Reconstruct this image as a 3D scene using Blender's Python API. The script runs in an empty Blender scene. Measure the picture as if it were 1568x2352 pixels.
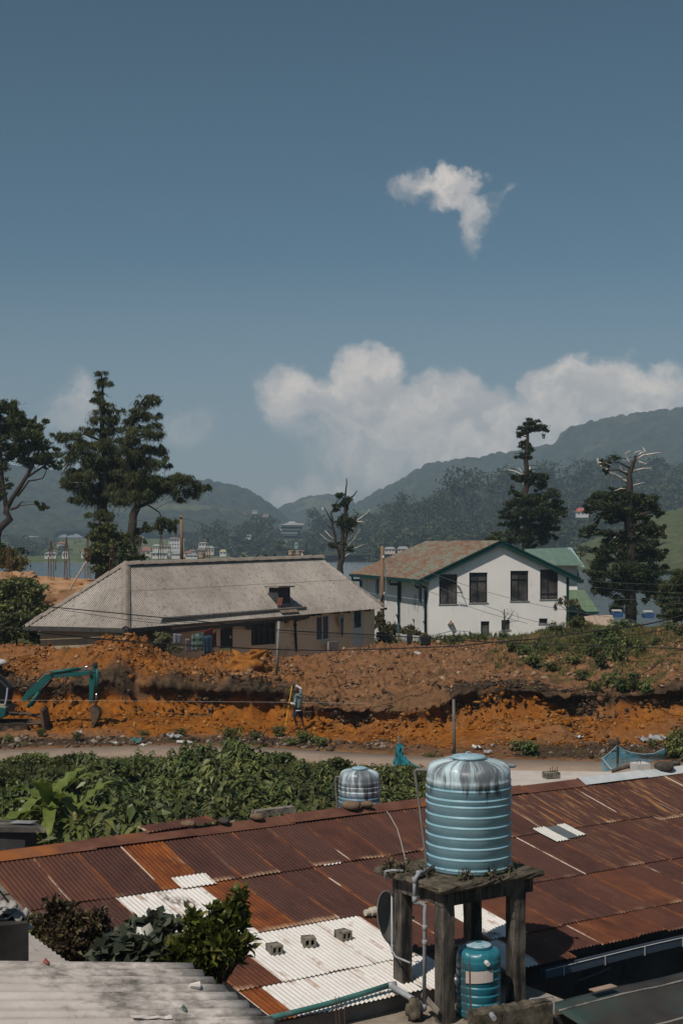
import bpy, math, random
import numpy as np
from mathutils import Vector, Matrix

# ------------------------------------------------------------------ frame of reference
# the camera eye stands at (0, 0, CZ) and looks level along +Y (50 mm lens, a little rise)
F = 3267.0            # focal length in units of a 1568 x 2352 view
CZ = 9.0              # eye height above the lake
SC = bpy.context.scene
COL = SC.collection
rng = np.random.default_rng(7)
random.seed(7)

def W(u, v, Y):
    return Vector((Y * (u - 784.0) / F, Y, CZ - (v - 1250.0) * Y / F))

def WH(u, Y, h):
    return Vector((Y * (u - 784.0) / F, Y, CZ - h))

# ------------------------------------------------------------------ objects
WLOC = {}
def tag(o, label=None, cat=None, group=None, kind=None):
    if label: o['label'] = label
    if cat: o['category'] = cat
    if group: o['group'] = group
    if kind: o['kind'] = kind
    return o

def thing(name, label, cat, loc, group=None):
    o = bpy.data.objects.new(name, None)
    COL.objects.link(o)
    o.location = loc
    o.empty_display_size = 0.2
    WLOC[o.name] = Vector(loc)
    return tag(o, label, cat, group)

def link_mesh(name, V, Fs, mats, parent=None, smooth=False, mi=None, attrs=None):
    V = np.asarray(V, dtype=np.float64).reshape(-1, 3)
    off = WLOC[parent.name] if parent is not None else Vector((0, 0, 0))
    V = V - np.array(off)
    me = bpy.data.meshes.new(name)
    if isinstance(Fs, np.ndarray):
        n, k = Fs.shape
        me.vertices.add(len(V)); me.vertices.foreach_set('co', V.ravel())
        me.loops.add(n * k); me.loops.foreach_set('vertex_index', Fs.ravel().astype(np.int32))
        me.polygons.add(n)
        me.polygons.foreach_set('loop_start', np.arange(0, n * k, k, dtype=np.int32))
        me.polygons.foreach_set('loop_total', np.full(n, k, dtype=np.int32))
        me.update(calc_edges=True)
    else:
        me.from_pydata([tuple(p) for p in V], [], Fs)
        me.update()
    if not isinstance(mats, (list, tuple)): mats = [mats]
    for m in mats: me.materials.append(m)
    if mi is not None and len(mi): me.polygons.foreach_set('material_index', np.asarray(mi, dtype=np.int32))
    if smooth: me.polygons.foreach_set('use_smooth', np.ones(len(me.polygons), dtype=bool))
    if attrs:
        for an, arr in attrs.items():
            arr = np.asarray(arr, dtype=np.float32)
            if arr.ndim == 1:
                a = me.attributes.new(an, 'FLOAT', 'POINT'); a.data.foreach_set('value', arr)
            else:
                a = me.attributes.new(an, 'FLOAT_COLOR', 'POINT')
                a.data.foreach_set('color', np.concatenate([arr, np.ones((len(arr), 1), np.float32)], 1).ravel())
    me.validate()
    o = bpy.data.objects.new(name, me)
    COL.objects.link(o)
    if parent is not None:
        o.parent = parent
    WLOC[o.name] = Vector(off)
    return o

def copy_tree(o, parent=None):
    c = o.copy(); COL.objects.link(c)
    WLOC[c.name] = WLOC.get(o.name, Vector((0, 0, 0)))
    if parent is not None: c.parent = parent
    for ch in list(o.children): copy_tree(ch, c)
    return c

class MB:
    def __init__(s): s.v = []; s.f = []; s.m = []
    def add(s, vs, fs, mi=0):
        b = len(s.v); s.v += [tuple(p) for p in vs]
        s.f += [tuple(i + b for i in q) for q in fs]; s.m += [mi] * len(fs)
        return s
    def obox(s, o, ax, ay, az, mi=0):
        o = Vector(o); ax = Vector(ax); ay = Vector(ay); az = Vector(az)
        if ax.cross(ay).dot(az) < 0: o = o + ax; ax = -ax
        p = [o, o + ax, o + ax + ay, o + ay]; p += [q + az for q in p]
        return s.add(p, [(3, 2, 1, 0), (4, 5, 6, 7), (0, 1, 5, 4), (1, 2, 6, 5), (2, 3, 7, 6), (3, 0, 4, 7)], mi)
    def box(s, c, sx, sy, sz, ex=(1, 0, 0), ey=(0, 1, 0), mi=0):
        ex = Vector(ex).normalized(); ey = Vector(ey).normalized(); ez = ex.cross(ey).normalized()
        c = Vector(c)
        return s.obox(c - ex * sx / 2 - ey * sy / 2 - ez * sz / 2, ex * sx, ey * sy, ez * sz, mi)
    def prism(s, pts, ext, mi=0):
        n = len(pts); ext = Vector(ext); pts = [Vector(p) for p in pts]
        vs = pts + [p + ext for p in pts]
        fs = [tuple(range(n))[::-1], tuple(range(n, 2 * n))]
        fs += [(i, (i + 1) % n, n + (i + 1) % n, n + i) for i in range(n)]
        return s.add(vs, fs, mi)
    def tube(s, pts, rad, n=8, mi=0, caps=True):
        pts = [Vector(p) for p in pts]
        if not hasattr(rad, '__len__'): rad = [rad] * len(pts)
        vs = []; fs = []
        up = Vector((0, 0, 1)); prev = None
        for i, p in enumerate(pts):
            a = pts[max(i - 1, 0)]; b = pts[min(i + 1, len(pts) - 1)]
            t = (b - a).normalized()
            if prev is None:
                x = t.cross(up)
                if x.length < .05: x = t.cross(Vector((1, 0, 0)))
            else:
                x = prev - t * prev.dot(t)
                if x.length < 1e-4: x = t.cross(up)
            x.normalize(); prev = x; y = t.cross(x)
            for k in range(n):
                an = 2 * math.pi * k / n
                vs.append(p + (x * math.cos(an) + y * math.sin(an)) * rad[i])
        for i in range(len(pts) - 1):
            for k in range(n):
                k2 = (k + 1) % n
                fs.append((i * n + k, i * n + k2, (i + 1) * n + k2, (i + 1) * n + k))
        if caps:
            fs.append(tuple(range(n))[::-1])
            fs.append(tuple(range((len(pts) - 1) * n, len(pts) * n)))
        return s.add(vs, fs, mi)
    def lathe(s, c, prof, n=32, mi=0, cap0=True, cap1=True, rot0=0.0):
        c = Vector(c); vs = []; fs = []
        for (r, z) in prof:
            for k in range(n):
                a = 2 * math.pi * k / n + rot0
                vs.append(c + Vector((r * math.cos(a), r * math.sin(a), z)))
        for i in range(len(prof) - 1):
            for k in range(n):
                k2 = (k + 1) % n
                fs.append((i * n + k, i * n + k2, (i + 1) * n + k2, (i + 1) * n + k))
        if cap0: fs.append(tuple(range(n))[::-1])
        if cap1: fs.append(tuple(range((len(prof) - 1) * n, len(prof) * n)))
        return s.add(vs, fs, mi)
    def build(s, name, mats, parent=None, smooth=False):
        return link_mesh(name, s.v, s.f, mats, parent, smooth, s.m)

# ------------------------------------------------------------------ numpy gradient noise
_perm = np.random.default_rng(11).permutation(256)
_perm = np.concatenate([_perm, _perm, _perm])
_grad = np.random.default_rng(12).normal(size=(256, 3)); _grad /= np.linalg.norm(_grad, axis=1)[:, None]
def pnoise(x, y, z=0.0):
    x, y, z = np.broadcast_arrays(np.asarray(x, float), np.asarray(y, float), np.asarray(z, float))
    xi = np.floor(x).astype(int); yi = np.floor(y).astype(int); zi = np.floor(z).astype(int)
    xf = x - xi; yf = y - yi; zf = z - zi
    fade = lambda t: t * t * t * (t * (t * 6 - 15) + 10)
    uu, vv, ww = fade(xf), fade(yf), fade(zf)
    xi &= 255; yi &= 255; zi &= 255
    def g(dx, dy, dz):
        h = _perm[_perm[_perm[(xi + dx) & 255] + ((yi + dy) & 255)] + ((zi + dz) & 255)]
        G = _grad[h]
        return G[..., 0] * (xf - dx) + G[..., 1] * (yf - dy) + G[..., 2] * (zf - dz)
    L = lambda a, b, t: a + (b - a) * t
    x00 = L(g(0, 0, 0), g(1, 0, 0), uu); x10 = L(g(0, 1, 0), g(1, 1, 0), uu)
    x01 = L(g(0, 0, 1), g(1, 0, 1), uu); x11 = L(g(0, 1, 1), g(1, 1, 1), uu)
    return L(L(x00, x10, vv), L(x01, x11, vv), ww) * 1.6
def fbm(x, y, z=0.0, oct=4, gain=.5, lac=2.03):
    s = 0; a = 1.0; f = 1.0
    for i in range(oct):
        s = s + a * pnoise(x * f + 17.3 * i, y * f - 9.1 * i, np.asarray(z) * f + 3.7 * i); a *= gain; f *= lac
    return s
_cr = np.random.default_rng(5).random((256, 2))
def worley(x, y):
    # distance to the nearest of one jittered point per unit cell
    x = np.asarray(x, float); y = np.asarray(y, float)
    xi = np.floor(x).astype(int); yi = np.floor(y).astype(int)
    best = np.full(x.shape, 9.0); idv = np.zeros(x.shape)
    for dx in (-1, 0, 1):
        for dy in (-1, 0, 1):
            h = _perm[_perm[(xi + dx) & 255] + ((yi + dy) & 255)]
            px = xi + dx + _cr[h, 0]; py = yi + dy + _cr[h, 1]
            d = np.hypot(px - x, py - y)
            m = d < best
            best = np.where(m, d, best); idv = np.where(m, h / 255.0, idv)
    return best, idv
def sstep(a, b, x):
    t = np.clip((np.asarray(x, float) - a) / (b - a), 0, 1); return t * t * (3 - 2 * t)

# ------------------------------------------------------------------ materials
class NT:
    """small helper around a node tree"""
    def __init__(s, name):
        s.mat = bpy.data.materials.new(name); s.mat.use_nodes = True
        s.t = s.mat.node_tree; s.n = s.t.nodes
        s.b = s.n['Principled BSDF']; s.out = s.n['Material Output']
        s._pos = None
    def node(s, typ, **kw):
        n = s.n.new(typ)
        for k, v in kw.items(): setattr(n, k, v)
        return n
    def put(s, sock, val):
        if val is None: return
        if hasattr(val, 'is_output') or isinstance(val, bpy.types.NodeSocket): s.t.links.new(val, sock)
        else:
            if isinstance(val, (tuple, list)) and len(val) == 3 and sock.type == 'RGBA': val = (*val, 1)
            sock.default_value = val
    def pos(s, kind='Object'):
        n = s.node('ShaderNodeTexCoord'); return n.outputs[kind]
    def wpos(s):
        return s.node('ShaderNodeNewGeometry').outputs['Position']
    def rand(s):
        return s.node('ShaderNodeNewGeometry').outputs['Random Per Island']
    def mapping(s, vec, scale=(1, 1, 1), rot=(0, 0, 0), loc=(0, 0, 0)):
        n = s.node('ShaderNodeMapping'); s.put(n.inputs['Vector'], vec)
        n.inputs['Scale'].default_value = scale; n.inputs['Rotation'].default_value = rot; n.inputs['Location'].default_value = loc
        return n.outputs[0]
    def noise(s, vec, scale=5, detail=4, rough=.55, dist=0.0, color=False):
        n = s.node('ShaderNodeTexNoise'); s.put(n.inputs['Vector'], vec)
        n.inputs['Scale'].default_value = scale; n.inputs['Detail'].default_value = detail
        n.inputs['Roughness'].default_value = rough; n.inputs['Distortion'].default_value = dist
        return n.outputs['Color' if color else 'Fac']
    def voronoi(s, vec, scale=5, feature='F1', out='Distance'):
        n = s.node('ShaderNodeTexVoronoi', feature=feature); s.put(n.inputs['Vector'], vec)
        n.inputs['Scale'].default_value = scale
        return n.outputs[out]
    def ramp(s, fac, stops, interp='LINEAR'):
        n = s.node('ShaderNodeValToRGB'); s.put(n.inputs['Fac'], fac)
        cr = n.color_ramp; cr.interpolation = interp
        while len(cr.elements) > 1: cr.elements.remove(cr.elements[-1])
        for i, (p, c) in enumerate(stops):
            if not hasattr(c, '__len__'): c = (c, c, c)
            e = cr.elements[0] if i == 0 else cr.elements.new(p)
            e.position = p; e.color = (*c[:3], 1)
        return n.outputs['Color']
    def mix(s, fac, a, b, mode='MIX'):
        n = s.node('ShaderNodeMix', data_type='RGBA', blend_type=mode)
        s.put(n.inputs[0], fac); s.put(n.inputs[6], a); s.put(n.inputs[7], b)
        return n.outputs[2]
    def math(s, op, a, b=None, c=None, clamp=False):
        n = s.node('ShaderNodeMath', operation=op, use_clamp=clamp)
        s.put(n.inputs[0], a)
        if b is not None: s.put(n.inputs[1], b)
        if c is not None: s.put(n.inputs[2], c)
        return n.outputs[0]
    def mrange(s, v, a, b, c=0.0, d=1.0):
        n = s.node('ShaderNodeMapRange'); s.put(n.inputs[0], v)
        for i, x in zip((1, 2, 3, 4), (a, b, c, d)): s.put(n.inputs[i], x)
        return n.outputs[0]
    def attr(s, name, out='Fac'):
        n = s.node('ShaderNodeAttribute', attribute_name=name); return n.outputs[out]
    def sep(s, vec):
        n = s.node('ShaderNodeSeparateXYZ'); s.put(n.inputs[0], vec); return n.outputs
    def comb(s, x, y, z):
        n = s.node('ShaderNodeCombineXYZ'); s.put(n.inputs[0], x); s.put(n.inputs[1], y); s.put(n.inputs[2], z); return n.outputs[0]
    def bump(s, h, strength=.3, dist=.02):
        n = s.node('ShaderNodeBump'); s.put(n.inputs['Height'], h)
        n.inputs['Strength'].default_value = strength; n.inputs['Distance'].default_value = dist
        s.t.links.new(n.outputs[0], s.b.inputs['Normal'])
    def done(s, color=None, rough=.85, metal=0.0, spec=.3):
        s.put(s.b.inputs['Base Color'], color); s.put(s.b.inputs['Roughness'], rough)
        s.put(s.b.inputs['Metallic'], metal); s.put(s.b.inputs['Specular IOR Level'], spec)
        return s.mat

def mat_noise(name, c1, c2, scale=4, rough=.85, c3=None, s3=.7, t3=(.55, .7), bump=0, bscale=40, bdist=.01, spec=.3, metal=0, stretch=(1, 1, 1), space='Object'):
    m = NT(name)
    p = m.pos(space) if space != 'World' else m.wpos()
    p = m.mapping(p, stretch)
    col = m.mix(m.mrange(m.noise(p, scale, 5, .6), .3, .7), c1, c2)
    if c3 is not None:
        col = m.mix(m.mrange(m.noise(p, s3, 6, .65), t3[0], t3[1]), col, c3)
    if bump: m.bump(m.noise(p, bscale, 3, .6), bump, bdist)
    return m.done(col, rough, metal, spec)

def mat_plain(name, c, rough=.8, metal=0, spec=.3, var=.18):
    return mat_noise(name, tuple(x * (1 - var) for x in c), tuple(min(1, x * (1 + var)) for x in c), 3, rough, spec=spec, metal=metal)

def mat_leaf(name, c1, c2, c3=None, trans=.25, rough=.55, spec=.3, objvar=False):
    m = NT(name)
    r = m.rand()
    col = m.ramp(r, [(0, c1), (.6, c2), (1, c3 or c2)])
    if objvar:
        oi = m.node('ShaderNodeObjectInfo'); hv = m.node('ShaderNodeHueSaturation'); m.put(hv.inputs['Color'], col); m.put(hv.inputs['Value'], m.mrange(oi.outputs['Random'], 0, 1, .6, 1.35)); m.put(hv.inputs['Hue'], m.mrange(m.math('FRACT', m.math('MULTIPLY', oi.outputs['Random'], 7.3)), 0, 1, .475, .515)); col = hv.outputs[0]
    big = m.noise(m.wpos(), .9, 3)
    col = m.mix(m.mrange(big, .3, .7, 0, .45), col, tuple(x * .55 for x in c1))
    m.put(m.b.inputs['Base Color'], col); m.b.inputs['Roughness'].default_value = rough
    m.b.inputs['Specular IOR Level'].default_value = spec
    tr = m.node('ShaderNodeBsdfTranslucent'); m.put(tr.inputs['Color'], m.mix(.5, col, (.25, .35, .03), 'MULTIPLY') if False else col)
    mx = m.node('ShaderNodeMixShader'); mx.inputs[0].default_value = trans
    m.t.links.new(m.b.outputs[0], mx.inputs[1]); m.t.links.new(tr.outputs[0], mx.inputs[2])
    m.t.links.new(mx.outputs[0], m.out.inputs['Surface'])
    return m.mat
# ------------------------------------------------------------------ camera, sun, sky
cam = bpy.data.cameras.new('camera'); cam_o = bpy.data.objects.new('camera', cam); COL.objects.link(cam_o)
cam_o.location = (0, 0, CZ); cam_o.rotation_euler = (math.pi / 2, 0, 0)
cam.sensor_fit = 'VERTICAL'; cam.sensor_height = 36.0; cam.sensor_width = 24.0
cam.lens = 36.0 * F / 2352.0
cam.shift_y = (1250.0 - 1176.0) / 2352.0
cam.clip_start = .1; cam.clip_end = 20000
SC.camera = cam_o

SUN_DIR = Vector((-.54 * math.cos(math.radians(53)), -.84 * math.cos(math.radians(53)), math.sin(math.radians(53)))).normalized()
sl = bpy.data.lights.new('sun', 'SUN'); so = bpy.data.objects.new('sun', sl); COL.objects.link(so)
so.rotation_euler = (-SUN_DIR).to_track_quat('-Z', 'Y').to_euler()
sl.energy = 5.0; sl.angle = math.radians(.5); sl.color = (1.0, .92, .82)

SC.view_settings.view_transform = 'Standard'; SC.view_settings.look = 'None'
SC.view_settings.exposure = -.48; SC.view_settings.gamma = 1.0
SC.view_settings.use_curve_mapping = False

wd = bpy.data.worlds.new('World'); SC.world = wd; wd.use_nodes = True
class WT(NT):
    def __init__(s):
        s.t = wd.node_tree; s.n = s.t.nodes
w = WT()
for n in list(w.n): w.n.remove(n)
sky = w.node('ShaderNodeTexSky', sky_type='NISHITA')
sky.sun_disc = False
sky.sun_elevation = math.asin(SUN_DIR.z)
sky.sun_rotation = math.atan2(SUN_DIR.x, SUN_DIR.y)
sky.altitude = 1800; sky.air_density = 1.0; sky.dust_density = 3.5; sky.ozone_density = 2.5
# clouds live in the sky by direction: p = x/y to the right, q = z/y upwards, about the view to the north
gdir = w.node('ShaderNodeTexCoord').outputs['Generated']
dx, dy, dz = w.sep(gdir)[:]
yy = w.math('MAXIMUM', dy, .05)
p = w.math('DIVIDE', dx, yy); q = w.math('DIVIDE', dz, yy)
pq = w.comb(w.math('MULTIPLY', p, 1.0), w.math('MULTIPLY', q, 1.0), 0.0)
# warp
wn = w.noise(pq, 14, 5, .6, color=True)
sub = w.node('ShaderNodeVectorMath', operation='SUBTRACT'); w.put(sub.inputs[0], wn); sub.inputs[1].default_value = (.5, .5, .5)
scl = w.node('ShaderNodeVectorMath', operation='SCALE'); w.put(scl.inputs[0], sub.outputs[0]); scl.inputs['Scale'].default_value = .075
add = w.node('ShaderNodeVectorMath', operation='ADD'); w.put(add.inputs[0], pq); w.put(add.inputs[1], scl.outputs[0])
wx, wy, _ = w.sep(add.outputs[0])[:]
def blob(u, v, ru, rv, amp):
    cx, cy = (u - 784) / F, (1250 - v) / F
    a = w.math('DIVIDE', w.math('SUBTRACT', wx, cx), ru / F)
    b = w.math('DIVIDE', w.math('SUBTRACT', wy, cy), rv / F)
    d = w.math('ADD', w.math('MULTIPLY', a, a), w.math('MULTIPLY', b, b))
    return w.math('MULTIPLY', w.mrange(d, 0.0, 1.0, 1.0, 0.0), amp)
CLOUDS = [  # (u, v, ru, rv, strength)
    (1060, 440, 62, 52, .78), (975, 425, 80, 42, .8), (1030, 405, 60, 40, .8), (1090, 395, 60, 38, .85), (1118, 470, 56, 52, .62), (1098, 518, 40, 44, .52), (920, 455, 55, 42, .5), (1000, 460, 70, 34, .45),
    (650, 900, 105, 85, .9), (770, 905, 125, 80, .9), (850, 850, 85, 75, 1.25), (880, 940, 190, 110, 1.0), (1010, 930, 160, 100, .95),
    (1080, 970, 190, 110, .9), (700, 980, 110, 80, .5), (960, 1040, 300, 120, .62), (1160, 1050, 260, 95, .55), (820, 1060, 200, 90, .45),
    (1290, 880, 95, 85, 1.25), (1400, 900, 150, 85, 1.1), (1520, 920, 140, 80, 1.0), (1330, 970, 210, 110, .95), (1180, 960, 130, 95, .7),
    (735, 1130, 85, 50, .75), (680, 1160, 60, 35, .55), (1110, 1040, 80, 60, .7),
    (180, 965, 100, 70, .5), (215, 915, 55, 75, .5), (140, 975, 70, 45, .35), (430, 995, 75, 50, .42), (390, 985, 60, 35, .3),
    (1170, 437, 22, 14, .35), (1400, 690, 40, 30, .25)]
dens = None
for cb in CLOUDS:
    bb = blob(*cb)
    dens = bb if dens is None else w.math('MAXIMUM', w.math('ADD', w.math('MULTIPLY', w.math('MINIMUM', dens, bb), .45), w.math('MAXIMUM', dens, bb)), 0.0)
fine = w.noise(add.outputs[0], 26, 9, .66)
fine2 = w.noise(add.outputs[0], 95, 6, .65)
cov = w.math('ADD', w.math('ADD', dens, w.math('MULTIPLY', w.math('SUBTRACT', fine, .5), 1.1)), w.math('MULTIPLY', w.math('SUBTRACT', fine2, .5), .55))
fac = w.mrange(cov, .04, .98); w.n[-1].interpolation_type = 'SMOOTHSTEP'
fac_n = w.n[-1]; 
fac = w.math('MULTIPLY', w.math('MULTIPLY', fac, w.mrange(dens, .0, .42)), w.mrange(q, .012, .085, .42, .88))
# bright sunlit lobes against greyer bodies
off = w.node('ShaderNodeVectorMath', operation='ADD'); w.put(off.inputs[0], add.outputs[0]); off.inputs[1].default_value = (.007, -.011, 0)
n1 = w.noise(add.outputs[0], 11, 6, .58); n2 = w.noise(off.outputs[0], 11, 6, .58)
lobe = w.mrange(w.math('SUBTRACT', n1, n2), -.05, .10)
ccol = w.mix(lobe, (10.4, 9.9, 9.6), (17.0, 15.0, 13.3))
hs = w.node('ShaderNodeHueSaturation'); hs.inputs['Saturation'].default_value = .95; hs.inputs['Value'].default_value = .93; hs.inputs['Hue'].default_value = .472
vm = w.node('ShaderNodeVectorMath', operation='MULTIPLY'); w.put(vm.inputs[0], sky.outputs[0]); vm.inputs[1].default_value = (.2, .2, .2)
gm = w.node('ShaderNodeGamma'); w.put(gm.inputs[0], vm.outputs[0]); gm.inputs[1].default_value = 1.3
vm2 = w.node('ShaderNodeVectorMath', operation='MULTIPLY'); w.put(vm2.inputs[0], gm.outputs[0]); vm2.inputs[1].default_value = (5.0, 5.0, 5.0)
w.put(hs.inputs['Color'], vm2.outputs[0])
col = w.mix(fac, w.mix(w.mrange(q, .0, .20, .62, 0), hs.outputs[0], (6.6, 6.75, 6.9)), ccol)
bg = w.node('ShaderNodeBackground'); w.put(bg.inputs['Color'], col); bg.inputs['Strength'].default_value = .074
ow = w.node('ShaderNodeOutputWorld'); w.t.links.new(bg.outputs[0], ow.inputs['Surface'])
# ------------------------------------------------------------------ near terrain (height = drop below the eye)
US = [-500, 0, 110, 200, 290, 420, 520, 600, 650, 700, 780, 860, 940, 1000, 1060, 1150, 1300, 1450, 1568, 2100]
ROADC = dict(zip(US, [49.0, 50.5, 50.9, 51.2, 51.5, 51.8, 51.6, 51.2, 50.9, 50.5, 50.0, 49.6, 49.2, 48.9, 48.6, 48.3, 47.9, 47.7, 47.6, 47.2]))
def road_c(u): return np.interp(u, US, [ROADC[k] for k in US])
ROADH = 7.5
# stations: (cut base Y, cut base h, cut top Y, cut top h, slope Y, slope h, crest Y, crest h, behind Y, behind h)
ST = {
 -500: (61.0, 7.1, 61.7, 6.0, 63.0, 5.7, 67.0, 4.9, 70.0, 5.6),
 0:    (61.0, 7.05, 61.7, 5.9, 63.0, 5.6, 66.0, 4.70, 68.0, 5.2),
 110:  (61.0, 7.05, 61.6, 5.85, 62.5, 5.5, 65.3, 4.45, 66.3, 5.4),
 200:  (60.6, 7.05, 61.2, 5.8, 62.2, 5.4, 64.3, 4.28, 65.2, 5.5),
 290:  (60.3, 7.05, 60.9, 5.75, 61.8, 5.2, 63.6, 4.18, 64.5, 5.6),
 420:  (60.2, 7.1, 60.7, 5.95, 62.0, 5.6, 66.4, 4.85, 67.6, 6.0),
 520:  (60.5, 7.2, 61.0, 6.05, 62.0, 5.7, 68.2, 5.0, 69.6, 6.2),
 600:  (60.5, 7.35, 61.0, 6.1, 62.0, 5.75, 70.4, 4.95, 72.0, 6.3),
 650:  (60.8, 7.3, 61.3, 6.1, 62.3, 5.75, 71.5, 5.35, 73.2, 6.3),
 700:  (58.2, 7.42, 58.8, 6.5, 60.5, 5.9, 72.5, 5.45, 74.6, 6.4),
 780:  (57.7, 7.42, 58.3, 6.45, 60.0, 5.85, 74.6, 5.15, 76.5, 6.4),
 860:  (57.2, 7.42, 57.8, 6.50, 59.5, 5.85, 77.0, 5.0, 79.5, 6.4),
 940:  (56.6, 7.40, 57.2, 6.42, 59.0, 5.75, 79.0, 5.30, 83.0, 6.3),
 1000: (56.1, 7.40, 56.7, 6.25, 58.5, 5.6, 80.5, 5.45, 85.0, 6.3),
 1060: (55.9, 7.0, 56.4, 5.6, 58.5, 5.45, 81.0, 5.5, 86.0, 6.3),
 1150: (55.8, 6.55, 56.3, 5.42, 59.0, 5.25, 79.0, 5.1, 86.0, 6.2),
 1300: (54.6, 6.55, 55.3, 5.6, 58.0, 5.3, 75.5, 4.42, 82.0, 5.6),
 1450: (54.9, 6.55, 55.5, 5.65, 58.0, 5.3, 74.5, 4.27, 82.0, 5.4),
 1568: (55.2, 6.5, 55.8, 5.4, 59.0, 5.05, 74.5, 4.30, 82.0, 5.2),
 2100: (55.2, 6.5, 55.8, 5.4, 59.0, 5.05, 74.5, 4.30, 82.0, 5.2)}
_ST = np.array([ST[k] for k in US])
_ST[:, 7] += np.interp(US, [290, 420, 800, 900, 1000], [0, .38, .38, .15, 0])
def terr(u, Y):
    """smooth drop below the eye at image column u, depth Y (both arrays)"""
    u = np.asarray(u, float); Y = np.asarray(Y, float)
    c = [np.interp(u, US, _ST[:, i]) for i in range(10)]
    rc = road_c(u)
    rgt = sstep(1000, 1150, u)
    xs = [np.zeros_like(u), np.full_like(u, 28.0), np.full_like(u, 38.0), rc - 3.0, rc - 1.6, rc + 1.6, rc + 2.3, rc + 3.3, rc + 5.0,
          c[0] - .8, c[0], c[2], c[4], c[6], c[8], np.full_like(u, 96.0), np.full_like(u, 112.0), np.full_like(u, 150.0), np.full_like(u, 162.0), np.full_like(u, 400.0)]
    hb = 7.42
    hs = [np.full_like(u, 9.2), np.full_like(u, 8.9), np.full_like(u, 8.1), np.full_like(u, 7.7), np.full_like(u, ROADH + .05), np.full_like(u, ROADH + .05),
          np.full_like(u, ROADH - .12), 7.28 + 0 * u - rgt * .1, (hb + 0 * u) * (1 - rgt) + 7.1 * rgt, np.minimum(c[1] + .06, hb), c[1], c[3], c[5], c[7], c[9],
          np.full_like(u, 6.7), np.full_like(u, 7.6), np.full_like(u, 8.7), np.full_like(u, 9.6), np.full_like(u, 9.9)]
    xs = np.stack(xs); hs = np.stack(hs)
    xs = np.maximum.accumulate(xs + np.arange(len(xs))[:, None] * 1e-3 if xs.ndim == 2 else xs, axis=0)
    out = hs[0].copy()
    for i in range(len(xs) - 1):
        t = np.clip((Y - xs[i]) / np.maximum(xs[i + 1] - xs[i], 1e-4), 0, 1)
        m = Y >= xs[i]
        out = np.where(m, hs[i] + (hs[i + 1] - hs[i]) * t, out)
    return out
def rough_amp(u, Y):
    rc = road_c(u)
    a = sstep(rc + 1.5, rc + 3.0, Y) * (1 - .75 * sstep(82, 95, Y))
    a = np.maximum(a, .35 * (1 - sstep(rc - 4, rc - 1.7, Y)))
    return a
def soil(u, Y):
    """full drop incl. clods"""
    u = np.asarray(u, float); Y = np.asarray(Y, float)
    X = Y * (u - 784) / F
    a = rough_amp(u, Y)
    # jagged edge to the cut: shift the profile to and fro
    jag = 1.0 * fbm(X * .26, 3.3, 0, 4) + .22 * fbm(X * 1.3, 8.3, Y * .6, 3)
    cb = np.interp(u, US, _ST[:, 0])
    near = np.exp(-((Y - cb) / 3.0) ** 2)
    h = terr(u, Y + jag * near * a)
    big = fbm(X * .22, Y * .22, 1.5, 3) * .22 + .30 * np.maximum(0, fbm(X * .5 + 3, Y * .5, 6.5, 3)) * (1 - sstep(80, 86, Y))
    d1, id1 = worley(X * 1.1 + .3 * pnoise(X, Y, 4.4), Y * 1.1)
    d2, id2 = worley(X * 2.6 + 9, Y * 2.6)
    d3, id3 = worley(X * 6.0 + 4, Y * 6.0)
    clump = sstep(-.1, .35, fbm(X * .35, Y * .35, 7.1, 3))
    lump = np.maximum(0, .62 - d1) * (.2 + .5 * id1) * .42 * clump
    lump = lump + np.maximum(0, .62 - d2) * (id2 ** 2) * .42 * (.35 + .65 * clump) + np.maximum(0, .6 - d3) * id3 ** 2 * .16
    rillz = sstep(680, 720, u) * (1 - sstep(1010, 1050, u)) + sstep(1180, 1220, u) * (1 - sstep(1400, 1440, u))
    rill = (.02 + rillz * .11) * np.abs(pnoise(X * 4.2, Y * .5, 2.2)) * np.exp(-((Y - cb - .3) / .5) ** 2)
    left = 1 - .35 * sstep(900, 1100, u)
    slope_zone = sstep(0, 1.2, Y - cb)
    k = (.45 + .75 * slope_zone) * left
    return h - a * (big * (.5 + .5 * slope_zone) + lump * k * 1.25 + .05 * fbm(X * 3.1, Y * 3.1, .7, 3) - .20) + rill * a

# columns follow fan lines so the mesh is finest where it is nearest
def fan_grid(us, Ys, hf):
    U, YY = np.meshgrid(us, Ys)
    Hh = hf(U, YY)
    V = np.stack([YY * (U - 784) / F, YY, CZ - Hh], -1).reshape(-1, 3)
    n, m = U.shape
    i = np.arange(n - 1)[:, None] * m + np.arange(m - 1)[None, :]
    Fq = np.stack([i, i + 1, i + 1 + m, i + m], -1).reshape(-1, 4)
    return V, Fq, U.ravel(), YY.ravel(), Hh.ravel()

us = np.concatenate([np.arange(-420, -24, 12), np.arange(-24, 1594, 2.4), np.arange(1594, 2100, 12)])
Ysl = np.concatenate([np.arange(2, 46, .8), np.arange(46, 53.0, .14), np.arange(53.0, 63.5, .055), np.arange(63.5, 84, .09), np.arange(84, 100, .5), np.arange(100, 175, 2.5)])
V, Fq, gu, gy, gh = fan_grid(us, Ysl, soil)
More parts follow.
